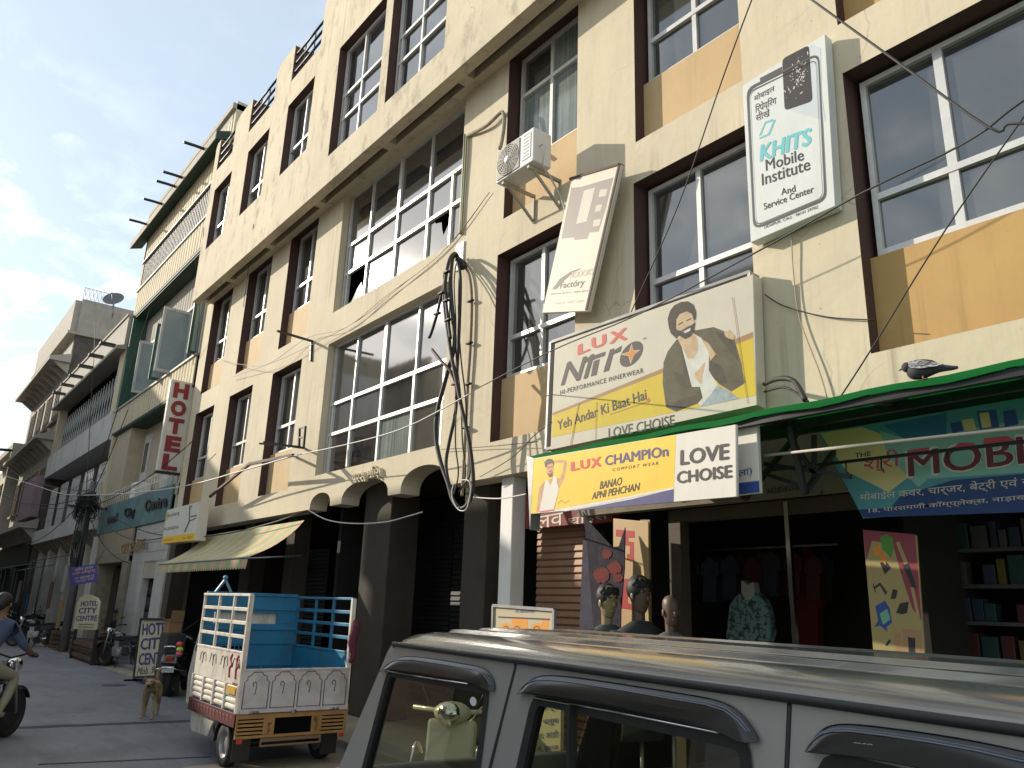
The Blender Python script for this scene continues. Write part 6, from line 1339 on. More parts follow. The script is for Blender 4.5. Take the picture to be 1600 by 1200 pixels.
# ================================================================== living figures: one continuous skinned surface each
def figure(name, J, E, mats, lab, parent, world=None, sub=2):
    names = list(J); idx = {n: i for i, n in enumerate(names)}
    me = bpy.data.meshes.new('fig'); me.from_pydata([J[n][0] for n in names], [(idx[a], idx[b]) for a, b in E], [])
    ob = bpy.data.objects.new('fig', me); C.objects.link(ob)
    sk = ob.modifiers.new('skin', 'SKIN'); sk.use_smooth_shade = True
    for i, n in enumerate(names):
        r = J[n][1]; me.skin_vertices[0].data[i].radius = (r, r) if not hasattr(r, '__len__') else r
        me.skin_vertices[0].data[i].use_root = (i == 0)
    s = ob.modifiers.new('sub', 'SUBSURF'); s.levels = sub; s.render_levels = sub
    dg = bpy.context.evaluated_depsgraph_get(); dg.update()
    m2 = bpy.data.meshes.new_from_object(ob.evaluated_get(dg)); bpy.data.objects.remove(ob); bpy.data.meshes.remove(me)
    m2.name = name
    m2.materials.clear()
    for x in mats: m2.materials.append(x)
    P_ = [Vector(J[n][0]) for n in names]; ed = [(idx[a], idx[b]) for a, b in E]
    for pl in m2.polygons:
        c = pl.center; best = min(((c - P_[i]).length / max(0.02, (J[names[i]][1] if not hasattr(J[names[i]][1], '__len__') else max(J[names[i]][1]))) ** 0.5, i) for i in range(len(names)))
        # nearest bone decides the cloth
        bd, bi = 1e9, 0
        for a, b in ed:
            ab = P_[b] - P_[a]; t_ = max(0, min(1, (c - P_[a]).dot(ab) / max(1e-9, ab.length_squared))); d = (c - P_[a] - ab * t_).length
            if d < bd - 1e-6: bd, bi = d, (a if t_ < 0.5 else b)
        pl.material_index = J[names[bi]][2]; pl.use_smooth = True
    o = bpy.data.objects.new(name, m2); C.objects.link(o)
    if parent is not None: o.parent = parent
    WM[o.name] = WM[parent.name] if parent is not None else Matrix.Identity(4)
    return o
BSH = mat('blue_cotton_shirt', (0.055, 0.075, 0.13), 0.9, var=0.2, scale=6); TRO = mat('beige_trousers', (0.24, 0.21, 0.15), 0.9, var=0.12, scale=6); SKN = mat('brown_skin', (0.20, 0.10, 0.06), 0.55); SHOE = mat('dark_shoe', (0.02, 0.018, 0.016), 0.6)
rider = thing('person', 'person in a blue shirt and beige trousers riding a motorcycle', 'person', (rb.x, rb.y, 0), hd)
J = {'pelvis': ((-0.18, 0, 0.92), (0.15, 0.13), 1), 'waist': ((-0.14, 0, 1.06), (0.145, 0.115), 0), 'chest': ((-0.05, 0, 1.28), (0.17, 0.125), 0), 'upchest': ((0.0, 0, 1.40), (0.15, 0.10), 0), 'neck': ((0.03, 0, 1.50), 0.055, 2), 'jaw': ((0.055, 0, 1.57), 0.068, 2), 'skull': ((0.04, 0, 1.68), 0.092, 2), 'crown': ((0.03, 0, 1.74), 0.062, 2)}
E = [('pelvis', 'waist'), ('waist', 'chest'), ('chest', 'upchest'), ('upchest', 'neck'), ('neck', 'jaw'), ('jaw', 'skull'), ('skull', 'crown')]
for s, n in ((1, 'l'), (-1, 'r')):
    J.update({n + 'sh': ((0.0, s * 0.19, 1.39), 0.072, 0), n + 'el': ((0.14, s * 0.30, 1.16), 0.055, 0), n + 'fore': ((0.24, s * 0.31, 1.10), 0.045, 2), n + 'wr': ((0.33, s * 0.31, 1.055), 0.03, 2), n + 'palm': ((0.37, s * 0.315, 1.05), (0.036, 0.024), 2),
              n + 'hip': ((-0.12, s * 0.11, 0.88), 0.10, 1), n + 'kn': ((0.24, s * 0.21, 0.78), 0.07, 1), n + 'calf': ((0.16, s * 0.21, 0.56), 0.06, 1), n + 'an': ((0.04, s * 0.2, 0.36), 0.04, 1), n + 'toe': ((0.20, s * 0.21, 0.32), 0.035, 3)})
    E += [('upchest', n + 'sh'), (n + 'sh', n + 'el'), (n + 'el', n + 'fore'), (n + 'fore', n + 'wr'), (n + 'wr', n + 'palm'), ('pelvis', n + 'hip'), (n + 'hip', n + 'kn'), (n + 'kn', n + 'calf'), (n + 'calf', n + 'an'), (n + 'an', n + 'toe')]
figure('body', J, E, [BSH, TRO, SKN, SHOE], None, rider)
mb = MB()
for s in (1, -1):
    for i in range(4):
        y = s * (0.285 + i * 0.02); mb.tube([(0.365, y, 1.06), (0.40, y, 1.045), (0.405, y, 1.01), (0.38, y, 0.998)], [0.0095, 0.009, 0.008, 0.007], 7)
    mb.tube([(0.345, s * 0.275, 1.045), (0.365, s * 0.262, 1.02), (0.385, s * 0.265, 1.005)], [0.011, 0.010, 0.008], 7)
mb.build('fingers', SKN, rider, local=True)
mb = MB(); mb.ball((0.02, 0, 1.70), 0.108, 16, 10, (1.02, 0.9, 0.95)); mb.ball((-0.04, 0, 1.66), 0.085, 12, 8); mb.build('hair', BHAIR, rider, local=True)
mb = MB(); mb.ball((0.135, 0, 1.64), 0.018, 8, 6, (1, 0.8, 1.4)); [mb.ball((0.04, s * 0.092, 1.645), 0.025, 8, 6, (0.8, 0.35, 1.2)) for s in (-1, 1)]; mb.build('face_features', SKN, rider, local=True)
# seated person at the hotel door
pc = P(188, 975, 6.05)
sp = thing('person', 'person in dark clothes sitting in the hotel doorway beyond the black motorcycle', 'person', (pc.x, 6.0, 0.1), math.radians(-70))
J = {'pelvis': ((0, 0, 0.5), (0.15, 0.13), 1), 'waist': ((0.0, 0, 0.66), (0.14, 0.11), 0), 'chest': ((0.04, 0, 0.88), (0.165, 0.115), 0), 'upchest': ((0.07, 0, 0.98), (0.14, 0.1), 0), 'neck': ((0.09, 0, 1.08), 0.05, 2), 'jaw': ((0.11, 0, 1.14), 0.065, 2), 'skull': ((0.10, 0, 1.24), 0.09, 2), 'crown': ((0.09, 0, 1.30), 0.06, 2)}
E = [('pelvis', 'waist'), ('waist', 'chest'), ('chest', 'upchest'), ('upchest', 'neck'), ('neck', 'jaw'), ('jaw', 'skull'), ('skull', 'crown')]
for s, n in ((1, 'l'), (-1, 'r')):
    J.update({n + 'sh': ((0.06, s * 0.19, 0.97), 0.07, 0), n + 'el': ((0.1, s * 0.26, 0.72), 0.05, 0), n + 'wr': ((0.33, s * 0.17, 0.62), 0.033, 2), n + 'palm': ((0.42, s * 0.15, 0.60), (0.038, 0.02), 2), n + 'hip': ((0.06, s * 0.11, 0.48), 0.1, 1), n + 'kn': ((0.46, s * 0.15, 0.5), 0.07, 1), n + 'calf': ((0.46, s * 0.15, 0.3), 0.055, 1), n + 'an': ((0.42, s * 0.15, 0.08), 0.04, 1), n + 'toe': ((0.58, s * 0.16, 0.04), 0.035, 3)})
    E += [('upchest', n + 'sh'), (n + 'sh', n + 'el'), (n + 'el', n + 'wr'), (n + 'wr', n + 'palm'), ('pelvis', n + 'hip'), (n + 'hip', n + 'kn'), (n + 'kn', n + 'calf'), (n + 'calf', n + 'an'), (n + 'an', n + 'toe')]
DKC = mat('dark_blue_cloth', (0.02, 0.025, 0.045), 0.9)
figure('body', J, E, [DKC, mat('dark_trousers', (0.015, 0.016, 0.02), 0.9), SKN, SHOE], None, sp)
mb = MB(); mb.ball((0.085, 0, 1.26), 0.104, 14, 8, (1, 0.9, 0.95)); mb.build('hair', BHAIR, sp, local=True)
mb = MB()
for s in (1, -1):
    for i in range(4): mb.tube([(0.44, s * (0.13 + i * 0.015), 0.60), (0.48, s * (0.13 + i * 0.015), 0.595), (0.50, s * (0.13 + i * 0.015), 0.57)], 0.008, 6)
    mb.tube([(0.42, s * 0.12, 0.6), (0.45, s * 0.105, 0.585)], 0.009, 6)
mb.build('fingers', SKN, sp, local=True)
t = thing('stool', 'dark stool under the person at the hotel door', 'stool', (pc.x, 6.0, 0.1), math.radians(-70))
mb = MB(); mb.box(-0.18, 0.18, -0.2, 0.2, 0.33, 0.37); mb.build('seat', DARKW, t, local=True)
for x in (-0.15, 0.15):
    for y in (-0.16, 0.16): mb = MB(); mb.box(x - 0.02, x + 0.02, y - 0.02, y + 0.02, 0.0, 0.33); mb.build('leg', DARKW, t, local=True)
# dog walking towards the camera
pd = PZ(231, 1122, 0.0); da = math.atan2(-pd.y, -pd.x) - 0.12
dog = thing('dog', 'light tan dog walking towards the camera on the road, tail curled up', 'dog', (pd.x, pd.y, 0), da)
TAN = mat('tan_fur', (0.34, 0.25, 0.14), 0.95, var=0.22, scale=14, bump=0.5, bscale=80); DKF = mat('dark_muzzle_fur', (0.05, 0.035, 0.03), 0.9)
J = {'rump': ((-0.28, 0, 0.46), (0.085, 0.09), 0), 'belly': ((-0.08, 0, 0.45), (0.078, 0.085), 0), 'chest': ((0.14, 0, 0.44), (0.088, 0.115), 0), 'withers': ((0.22, 0, 0.50), (0.075, 0.085), 0), 'neck': ((0.33, 0, 0.535), 0.062, 0), 'head': ((0.42, 0, 0.565), (0.068, 0.064), 0), 'muz': ((0.50, 0, 0.525), 0.038, 0), 'nose': ((0.555, 0, 0.505), 0.024, 1),
     't1': ((-0.37, 0, 0.53), 0.026, 0), 't2': ((-0.40, 0.01, 0.64), 0.028, 0), 't3': ((-0.34, 0.03, 0.70), 0.026, 0), 't4': ((-0.28, 0.03, 0.66), 0.016, 0)}
E = [('rump', 'belly'), ('belly', 'chest'), ('chest', 'withers'), ('withers', 'neck'), ('neck', 'head'), ('head', 'muz'), ('muz', 'nose'), ('rump', 't1'), ('t1', 't2'), ('t2', 't3'), ('t3', 't4')]
for s, n, ff, hh in ((1, 'l', 0.06, -0.05), (-1, 'r', -0.05, 0.07)):
    J.update({n + 'fs': ((0.17, s * 0.075, 0.40), 0.05, 0), n + 'fe': ((0.14 + ff * 0.5, s * 0.08, 0.27), 0.034, 0), n + 'fk': ((0.16 + ff, s * 0.08, 0.14), 0.025, 0), n + 'fp': ((0.17 + ff, s * 0.08, 0.03), 0.022, 0), n + 'ft': ((0.21 + ff, s * 0.08, 0.02), 0.024, 0),
              n + 'hh': ((-0.27, s * 0.075, 0.40), 0.062, 0), n + 'hk': ((-0.20 + hh * 0.6, s * 0.085, 0.28), 0.044, 0), n + 'ho': ((-0.31 + hh, s * 0.085, 0.17), 0.026, 0), n + 'hp': ((-0.27 + hh, s * 0.085, 0.03), 0.022, 0), n + 'ht': ((-0.23 + hh, s * 0.085, 0.02), 0.024, 0)})
    E += [('chest', n + 'fs'), (n + 'fs', n + 'fe'), (n + 'fe', n + 'fk'), (n + 'fk', n + 'fp'), (n + 'fp', n + 'ft'), ('rump', n + 'hh'), (n + 'hh', n + 'hk'), (n + 'hk', n + 'ho'), (n + 'ho', n + 'hp'), (n + 'hp', n + 'ht')]
figure('body', J, E, [TAN, DKF], None, dog)
mb = MB()
for s in (-1, 1): mb.slab([(0.39, s * 0.045, 0.625), (0.38, s * 0.085, 0.635), (0.395, s * 0.105, 0.58), (0.41, s * 0.075, 0.585)], (0.012, 0, 0.004))
mb.build('ear', mat('brown_ear_fur', (0.16, 0.10, 0.06), 0.95), dog, local=True)
mb = MB()
for s in (-1, 1): mb.ball((0.478, s * 0.032, 0.575), 0.011, 8, 6)
mb.ball((0.578, 0, 0.51), 0.015, 8, 6); mb.build('eyes_and_nose', BHAIR, dog, local=True)
# ================================================================== green and cream hotel building on the left
HX0, HX1 = -31.7, -22.05
HB = thing('hotel_building', 'cream and dark green hotel building with ribbed bands and open shutters', 'building', (-27, 6.5, 0))
HCR = mat('hotel_cream_paint', (0.56, 0.49, 0.34), 0.85, var=0.12, scale=1.2, streak=0.5, dirt=(0.2, 0.17, 0.12), stretch=(2.5, 2.5, 0.4))
HGY = mat('hotel_grey_wall', (0.36, 0.33, 0.28), 0.85, var=0.15, scale=1.5, streak=0.4, dirt=(0.15, 0.13, 0.1), stretch=(2.5, 2.5, 0.4))
HWH = mat('whitewash', (0.52, 0.51, 0.48), 0.85, var=0.12, scale=1.2, streak=0.55, dirt=(0.18, 0.17, 0.15), stretch=(2.5, 2.5, 0.4))
TEALM = mat('weathered_teal_sheet', (0.10, 0.19, 0.20), 0.7, var=0.35, scale=1.8, streak=0.5, dirt=(0.06, 0.09, 0.1), stretch=(1.5, 1.5, 1))
def hb(name, m, fn, par=None, bev=0.0):
    mb = MB(); fn(mb); return mb.build(name, m, par or HB, bevel=bev)
hb('side_wall', HCR, lambda m: (m.box(HX0, HX1, 6.62, 14, 0, 16.6), m.box(HX0, HX0 + 0.2, 6.0, 6.62, 4.8, 16.6), m.box(HX1 - 0.16, HX1, 6.02, 6.62, 0, 16.9)))
def ribs(x0, x1, z0, z1, Y, pitch=0.30, gap=0.06, d=0.05):
    def fn(m):
        x = x0
        while x < x1 - 0.05:
            m.box(x, min(x + pitch - gap, x1), Y, Y + d, z0, z1); x += pitch
    return fn
hb('ribbed_band', HCR, ribs(HX0, HX1 - 0.17, 14.62, 16.3, 6.0)); hb('band_backing', GREENP, lambda m: m.box(HX0, HX1 - 0.17, 6.04, 6.6, 14.6, 16.3))
hb('ribbed_band', HCR, ribs(HX0, HX1, 12.35, 13.35, 5.98)); hb('band_backing', GREENP, lambda m: m.box(HX0, HX1, 6.02, 6.6, 12.2, 13.33))
hb('ribbed_band', HCR, ribs(HX0, HX1, 7.62, 8.48, 5.98)); hb('band_backing', GREENP, lambda m: m.box(HX0, HX1, 6.02, 6.6, 7.5, 8.46))
hb('ribbed_band', HGY, ribs(HX0, HX1 - 0.2, 10.95, 12.2, 6.5)); 
hb('top_rail', mat('pale_rail', (0.4, 0.38, 0.32), 0.6), lambda m: (m.box(HX0, HX1, 5.93, 6.03, 13.33, 13.39), m.box(HX0, HX1, 5.93, 6.03, 8.46, 8.52), m.box(HX0, HX1 - 0.2, 6.42, 6.5, 10.86, 10.95), m.box(HX0, HX1 - 0.2, 5.95, 6.0, 14.56, 14.62)))
hb('sun_shade', GREENP, lambda m: (m.slab([(HX0 - 0.9, 5.6, 15.45), (HX0 - 0.9, 5.6, 15.72), (HX0 - 0.9, 6.02, 15.9), (HX0 - 0.9, 6.02, 15.6)], (HX1 - HX0 + 0.7, 0, 0))))
hb('sun_shade_edge', HGY, lambda m: m.box(HX0 - 0.9, HX1 - 0.2, 5.575, 5.598, 15.44, 15.74))
hb('roof_edge', HGY, lambda m: (m.box(HX0, HX1, 5.9, 14, 16.6, 16.8), m.box(HX0, HX1 - 0.2, 6.0, 6.1, 16.3, 16.6)))
hb('soffit', GREENP, lambda m: (m.box(HX0, HX1, 5.99, 6.6, 12.26, 12.34), m.box(HX0, HX1, 5.99, 6.6, 7.54, 7.615)))
for px, py in ((291, 230), (258, 275), (243, 315), (222, 347), (198, 382)):
    p = P(px + 3, py + 1, 5.1); hb('rain_spout', BLACKM, lambda m: m.tube([(p.x, 5.58, 15.6), (p.x, 5.3, 15.6), (p.x, 4.95, 15.58)], 0.05, 7))
# top strip window with many bars
hb('window', HOLE, lambda m: m.box(HX0 + 0.25, HX1 - 0.9, 6.1, 6.15, 13.4, 14.55)); 
hb('window_bars', mat('pale_bar', (0.48, 0.46, 0.44), 0.5), lambda m: [m.box(HX0 + 0.3 + i * 0.2, HX0 + 0.325 + i * 0.2, 6.03, 6.06, 13.4, 14.55) for i in range(42)] and None)
hb('window_pane', PANE, lambda m: [m.add([(HX0 + 0.35 + i * 1.0, 6.08, 13.42), (HX0 + 0.95 + i * 1.0, 6.08, 13.42), (HX0 + 0.95 + i * 1.0, 6.08, 14.5), (HX0 + 0.35 + i * 1.0, 6.08, 14.5)], [(0, 1, 2, 3)]) for i in range(8)] and None)
hb('louvre_panel', mat('louvre_wood', (0.22, 0.18, 0.13), 0.8, var=0.2), lambda m: [m.box(HX1 - 0.9, HX1 - 0.3, 5.95 + (i % 2) * 0.01, 6.0, 13.4 + i * 0.09, 13.47 + i * 0.09) for i in range(16)] and None)
# middle window row with open casements
hb('window_recess', HOLE, lambda m: m.box(HX0 + 0.2, HX1 - 0.2, 6.6, 6.615, 8.5, 10.86))
hb('window_frame', HWH, lambda m: ([m.box(x, x + 0.07, 6.5, 6.58, 8.5, 10.86) for x in [HX0 + 0.3 + i * 0.75 for i in range(13)]], m.box(HX0 + 0.2, HX1 - 0.2, 6.49, 6.57, 9.9, 9.97)) and None)
hb('curtain', CURT, lambda m: m.add([(HX0 + 0.3, 6.585, 8.5), (HX1 - 0.3, 6.585, 8.5), (HX1 - 0.3, 6.585, 10.4), (HX0 + 0.3, 6.585, 10.4)], [(0, 1, 2, 3)]))
GRF = mat('green_shutter', (0.02, 0.075, 0.05), 0.5, var=0.2, scale=3); FROST = mat('frosted_glass', (0.26, 0.32, 0.33), 0.15, var=0.15, scale=2)
def casement(x, y0, y1, z0, z1, fm):
    f_ = hb('casement', fm, lambda m: (m.box(x, x + 0.05, y0, y0 + 0.08, z0, z1), m.box(x, x + 0.05, y1 - 0.08, y1, z0, z1), m.box(x, x + 0.05, y0 + 0.08, y1 - 0.08, z0, z0 + 0.09), m.box(x, x + 0.05, y0 + 0.08, y1 - 0.08, z1 - 0.09, z1)))
    hb('casement_glass', FROST, lambda m: m.box(x + 0.015, x + 0.035, y0 + 0.07, y1 - 0.07, z0 + 0.08, z1 - 0.08), f_)
casement(HX1 - 0.28, 5.75, 6.5, 8.52, 10.8, GRF); casement(-25.2, 5.6, 6.5, 8.6, 10.75, HWH); casement(-26.0, 5.65, 6.45, 8.5, 10.4, GRF); casement(-28.6, 5.75, 6.5, 8.6, 10.5, HWH)
hb('corner_board', GRF, lambda m: (m.box(HX0, HX0 + 0.25, 5.97, 6.5, 8.5, 12.3), m.box(HX0 + 0.25, HX0 + 0.7, 6.3, 6.5, 8.5, 10.9)))
# recessed balcony
hb('balcony_wall', mat('buff_wall', (0.42, 0.36, 0.26), 0.85, var=0.1), lambda m: (m.box(-31.6, -29.2, 6.1, 6.6, 4.8, 7.5), m.box(HX0, HX1, 6.6, 6.62, 4.7, 7.5)))
hb('balcony_door', HWH, lambda m: (m.box(-28.9, -28.1, 6.54, 6.6, 4.8, 7.2), m.box(-26.2, -25.3, 6.54, 6.6, 4.8, 7.2)))
hb('door_pane', PANE, lambda m: (m.box(-28.7, -28.3, 6.52, 6.54, 5.9, 6.9), m.box(-26.0, -25.5, 6.52, 6.54, 5.6, 6.9)))
def gb(m):
    for i in range(5):
        for j in range(5): m.box(-25.0 + i * 0.52, -24.55 + i * 0.52, 6.5, 6.56, 4.9 + j * 0.53, 5.36 + j * 0.53)
hb('glass_block_screen', FROST, gb)
hb('balcony_slab', HGY, lambda m: m.box(HX0, HX1, 6.0, 6.6, 4.5, 4.82))
hb('balcony_rail', WHITE, lambda m: (m.tube([(HX0, 6.05, 5.25), (HX1, 6.05, 5.3)], 0.025, 6), m.tube([(HX0, 6.05, 5.05), (HX1, 6.05, 5.1)], 0.015, 6), [m.tube([(HX0 + i * 0.3, 6.05, 4.8), (HX0 + i * 0.3, 6.05, 5.27)], 0.01, 5) for i in range(32)]) and None)
hb('cooler', WHITE, lambda m: m.box(-27.6, -27.0, 6.05, 6.5, 4.85, 5.35), bev=0.02)
# teal sign
S = Sign((152.5, 837.5), 5.93, (260, 812.5), 5.93)
q = S.at(210, 825); t = thing('hotel_fascia_sign', 'weathered teal sheet sign with dark raised lettering on the hotel front', 'sign', (q.x, q.y, q.z))
MB().box(-31.0, -22.3, 5.93, 5.97, 3.83, 4.79).build('sign_face', TEALM, t)
f = crop(140, 700, 8)
S.text('Hotel', (225, 960), (350, 905), (235, 870), BLACKM, t, 'raised_letter', f=f, bold=0.02, depth=0.03); S.text('City', (445, 895), (575, 880), (450, 755), BLACKM, t, 'raised_letter', f=f, bold=0.03, depth=0.04); S.text('Centre', (700, 800), (975, 730), (710, 655), BLACKM, t, 'raised_letter', f=f, bold=0.03, depth=0.04)
# ground floor
f2 = crop(0, 650, 4)
TILE = mat('white_wall_tile', (0.47, 0.47, 0.45), 0.4, var=0.1, scale=3, streak=0.4, dirt=(0.2, 0.19, 0.17), stretch=(3, 3, 0.5))
def X6(px, Y=6.0): return P(px, 900, Y).x
hb('ground_wall', TILE, lambda m: (m.box(-25.6, -22.06, 6.0, 6.6, 2.75, 3.82), m.box(-25.6, -24.2, 6.0, 6.6, 0, 2.75), m.box(-23.0, -22.06, 6.0, 6.6, 0, 2.75), [m.box(-25.6, -24.2, 5.99, 6.0, 0.1 + i * 0.3, 0.385 + i * 0.3) for i in range(12)]) and None)
hb('tile_course', TILE, lambda m: [m.box(-25.6, -22.06, 5.985, 5.998, 2.77 + i * 0.26, 3.01 + i * 0.26) for i in range(4)] and None)
hb('grille_gate', BLACKM, lambda m: ([m.tube([(-24.2 + i * 0.1, 6.2, 0), (-24.2 + i * 0.1, 6.2, 2.3)], 0.012, 5) for i in range(13)], [m.tube([(-24.2 + i * 0.1, 6.19, 0.2 + j * 0.4), (-24.1 + i * 0.1, 6.19, 0.5 + j * 0.4)], 0.008, 5) for i in range(12) for j in range(5)]) and None)
hb('door_lintel', HGY, lambda m: m.box(-24.2, -23.0, 6.02, 6.6, 2.3, 2.75))
STN = mat('carved_stone', (0.25, 0.22, 0.17), 0.9, var=0.25, scale=5, bump=0.5, bscale=14)
hb('door_frame', STN, lambda m: (m.box(-30.2, -29.75, 5.9, 6.5, 0, 3.0), m.box(-26.4, -25.7, 5.9, 6.5, 0, 3.0), m.box(-30.2, -25.7, 5.88, 6.5, 2.8, 3.05)), bev=0.02)
hb('doorway', DARKW, lambda m: m.box(-29.75, -26.4, 6.5, 6.6, 0, 2.8)); hb('door_leaf', mat('dark_teak', (0.06, 0.04, 0.03), 0.7, var=0.2), lambda m: (m.box(-29.7, -28.9, 6.42, 6.5, 0.1, 2.7), m.box(-27.2, -26.45, 6.42, 6.5, 0.1, 2.7)), bev=0.01)
hb('name_panel', mat('buff_panel', (0.30, 0.26, 0.18), 0.8, var=0.15, scale=3), lambda m: m.box(-30.2, -25.7, 5.9, 5.96, 3.06, 3.8))
S = Sign((175, 880), 5.9, (230, 865), 5.9); S.text('CITY CENTRE', (190, 866), (228, 857), (190, 851), mat('dull_gold', (0.22, 0.16, 0.07), 0.6), HB, 'raised_letter', depth=0.02, bold=0.02)
hb('ground_wall', HWH, lambda m: (m.box(HX0, -30.2, 6.0, 6.6, 0, 3.82)))
# dish and bits on the roof: next building keeps the dish
# ================================================================== low white balcony building
LB = thing('balcony_building', 'grey white building with long balcony bands, lattice windows and black spouts', 'building', (-39, 6.5, 0))
lx0, lx1 = -45.7, -31.72
def lb(name, m, fn, par=None, bev=0.0):
    mb = MB(); fn(mb); return mb.build(name, m, par or LB, bevel=bev)
lb('main_wall', HGY, lambda m: m.box(lx0, lx1, 7.0, 13, 0, 11.6))
lb('parapet', HGY, lambda m: (m.box(lx0, lx1, 5.85, 6.1, 11.15, 12.35), m.box(lx0, lx1, 5.8, 6.15, 12.35, 12.45), m.box(lx0, lx1, 6.1, 7, 11.3, 11.5)))
lb('sun_shade', HGY, lambda m: m.slab([(lx0, 5.6, 10.95), (lx0, 5.6, 11.08), (lx0, 6.0, 11.2), (lx0, 7.0, 11.2), (lx0, 7.0, 11.05)], (lx1 - lx0, 0, 0)))
for i in range(6): lb('rain_spout', BLACKM, lambda m: m.box(-44.2 + i * 2.1, -43.9 + i * 2.1, 5.3, 5.85, 11.5, 11.6))
lb('window', HOLE, lambda m: m.box(lx0 + 0.4, lx1 - 0.6, 6.3, 6.36, 8.6, 10.9))
def dia(m):
    for i in range(25):
        x = lx0 + 0.5 + i * 0.52
        m.bar((x, 6.25, 8.6), (x + 0.5, 6.25, 10.5), 0.03); m.bar((x + 0.5, 6.24, 8.6), (x, 6.24, 10.5), 0.03)
lb('window_lattice', mat('pale_lattice', (0.5, 0.5, 0.48), 0.5), dia)
lb('corner_pier', HCR, lambda m: (m.box(lx1 - 0.9, lx1 - 0.02, 5.95, 6.3, 8.5, 11.0), m.box(lx0, lx0 + 0.5, 5.95, 6.9, 8.5, 11.0)))
lb('balcony_band', HWH, lambda m: (m.box(lx0, lx1, 5.9, 6.1, 7.42, 8.52), m.box(lx0, lx1, 6.1, 7.0, 7.45, 7.6), [m.box(lx0 + i * 1.15, lx0 + 0.02 + i * 1.15, 5.895, 5.9, 7.45, 8.5) for i in range(13)]) and None)
lb('inner_wall', mat('mauve_wall', (0.30, 0.25, 0.27), 0.85, var=0.12), lambda m: m.box(lx0, lx1, 6.9, 6.99, 4.4, 7.45))
for k in range(5):
    x = lx1 - 1.9 - k * 2.6
    fr = lb('window', HWH, lambda m: ([m.box(x + i * 0.36, x + 0.05 + i * 0.36, 6.1, 6.14, 4.75, 6.7) for i in range(5)], [m.box(x, x + 1.5, 6.11, 6.13, 4.75 + j * 0.38, 4.80 + j * 0.38) for j in range(6)]) and None)
    lb('pane', [FROST, PANE][k % 2], lambda m: m.box(x, x + 1.48, 6.15, 6.16, 4.76, 6.68), fr)
lb('lower_band', HWH, lambda m: (m.box(lx0, lx1, 5.9, 6.1, 4.1, 4.72), m.box(lx0, lx1, 6.1, 7.0, 4.2, 4.4)))
lb('carved_bracket', STN, lambda m: [m.slab([(lx0 + 0.3 + i * 0.85, 5.92, 4.1), (lx0 + 0.3 + i * 0.85, 6.9, 4.1), (lx0 + 0.3 + i * 0.85, 6.9, 3.3), (lx0 + 0.3 + i * 0.85, 6.5, 3.55), (lx0 + 0.3 + i * 0.85, 6.2, 3.8)], (0.22, 0, 0)) for i in range(16)] and None)
lb('ground_pier', HWH, lambda m: [m.box(lx0 + i * 2.7, lx0 + 0.55 + i * 2.7, 6.3, 7.0, 0, 4.1) for i in range(6)] and None)
lb('shop_front', DARKW, lambda m: m.box(lx0, lx1, 6.93, 6.99, 0, 4.1))
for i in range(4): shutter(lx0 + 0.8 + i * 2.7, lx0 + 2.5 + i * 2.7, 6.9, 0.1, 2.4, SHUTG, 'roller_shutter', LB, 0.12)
# ================================================================== tall building with a dark side wall
TB = thing('tall_building', 'tall grey beige building with dark brick side wall and projecting eaves', 'building', (-51, 6.5, 0))
tx0, tx1 = -58, -45.75
def tb(name, m, fn, par=None, bev=0.0):
    mb = MB(); fn(mb); return mb.build(name, m, par or TB, bevel=bev)
BRK = mat('dark_brick_side', (0.09, 0.075, 0.065), 0.9, var=0.35, scale=3, bump=0.4, bscale=12)
tb('side_wall', BRK, lambda m: m.box(tx1 - 0.25, tx1, 6.0, 14, 0, 15.4)); tb('front_wall', HGY, lambda m: m.box(tx0, tx1 - 0.25, 6.0, 14, 0, 15.4))
tb('parapet', HGY, lambda m: (m.box(tx0, tx1, 5.7, 6.0, 15.4, 17.2), m.box(tx1 - 0.2, tx1 + 0.12, 6.0, 10, 15.4, 17.3), m.box(tx0, tx1 + 0.15, 5.6, 10, 15.25, 15.4)))
tb('roof_lattice', WHITE, lambda m: ([m.bar((tx1, 6.0 + i * 0.2, 17.3), (tx1, 6.2 + i * 0.2, 18.0), 0.03) for i in range(5)], [m.bar((tx1, 6.2 + i * 0.2, 17.3), (tx1, 6.0 + i * 0.2, 18.0), 0.03) for i in range(5)], m.bar((tx1, 6, 18.0), (tx1, 7.2, 18.0), 0.04), m.bar((tx1, 7.2, 17.3), (tx1, 7.2, 18), 0.04), m.bar((tx1, 6.0, 17.3), (tx1, 6.0, 18), 0.04)) and None)
for z, d in ((13.6, 1.0), (9.4, 0.9), (4.9, 0.8)):
    tb('eave', HGY, lambda m: (m.slab([(tx0, 6.0, z + 0.5), (tx0, 6.0 - d, z + 0.18), (tx0, 6.0 - d, z), (tx0, 6.0, z)], (tx1 - tx0 + 0.3, 0, 0)), [m.slab([(tx0 + 0.5 + i * 1.3, 6.0, z), (tx0 + 0.5 + i * 1.3, 6.0 - d * 0.8, z), (tx0 + 0.5 + i * 1.3, 6.0, z - 0.6)], (0.15, 0, 0)) for i in range(10)]) and None)
for z in (10.6, 6.2):
    for k in range(4):
        x = tx1 - 2.2 - k * 2.9
        fr = tb('window', mat('brown_frame', (0.14, 0.10, 0.07), 0.6), lambda m: (m.box(x, x + 1.7, 5.93, 5.99, z, z + 0.08), m.box(x, x + 1.7, 5.93, 5.99, z + 1.9, z + 2.0), [m.box(x + i * 0.54, x + 0.08 + i * 0.54, 5.93, 5.99, z + 0.08, z + 1.9) for i in range(4)], m.box(x - 0.1, x + 1.8, 5.8, 6.0, z - 0.15, z - 0.003)) and None)
        tb('pane', PANE, lambda m: m.box(x + 0.02, x + 1.68, 5.975, 5.985, z + 0.02, z + 1.95), fr)
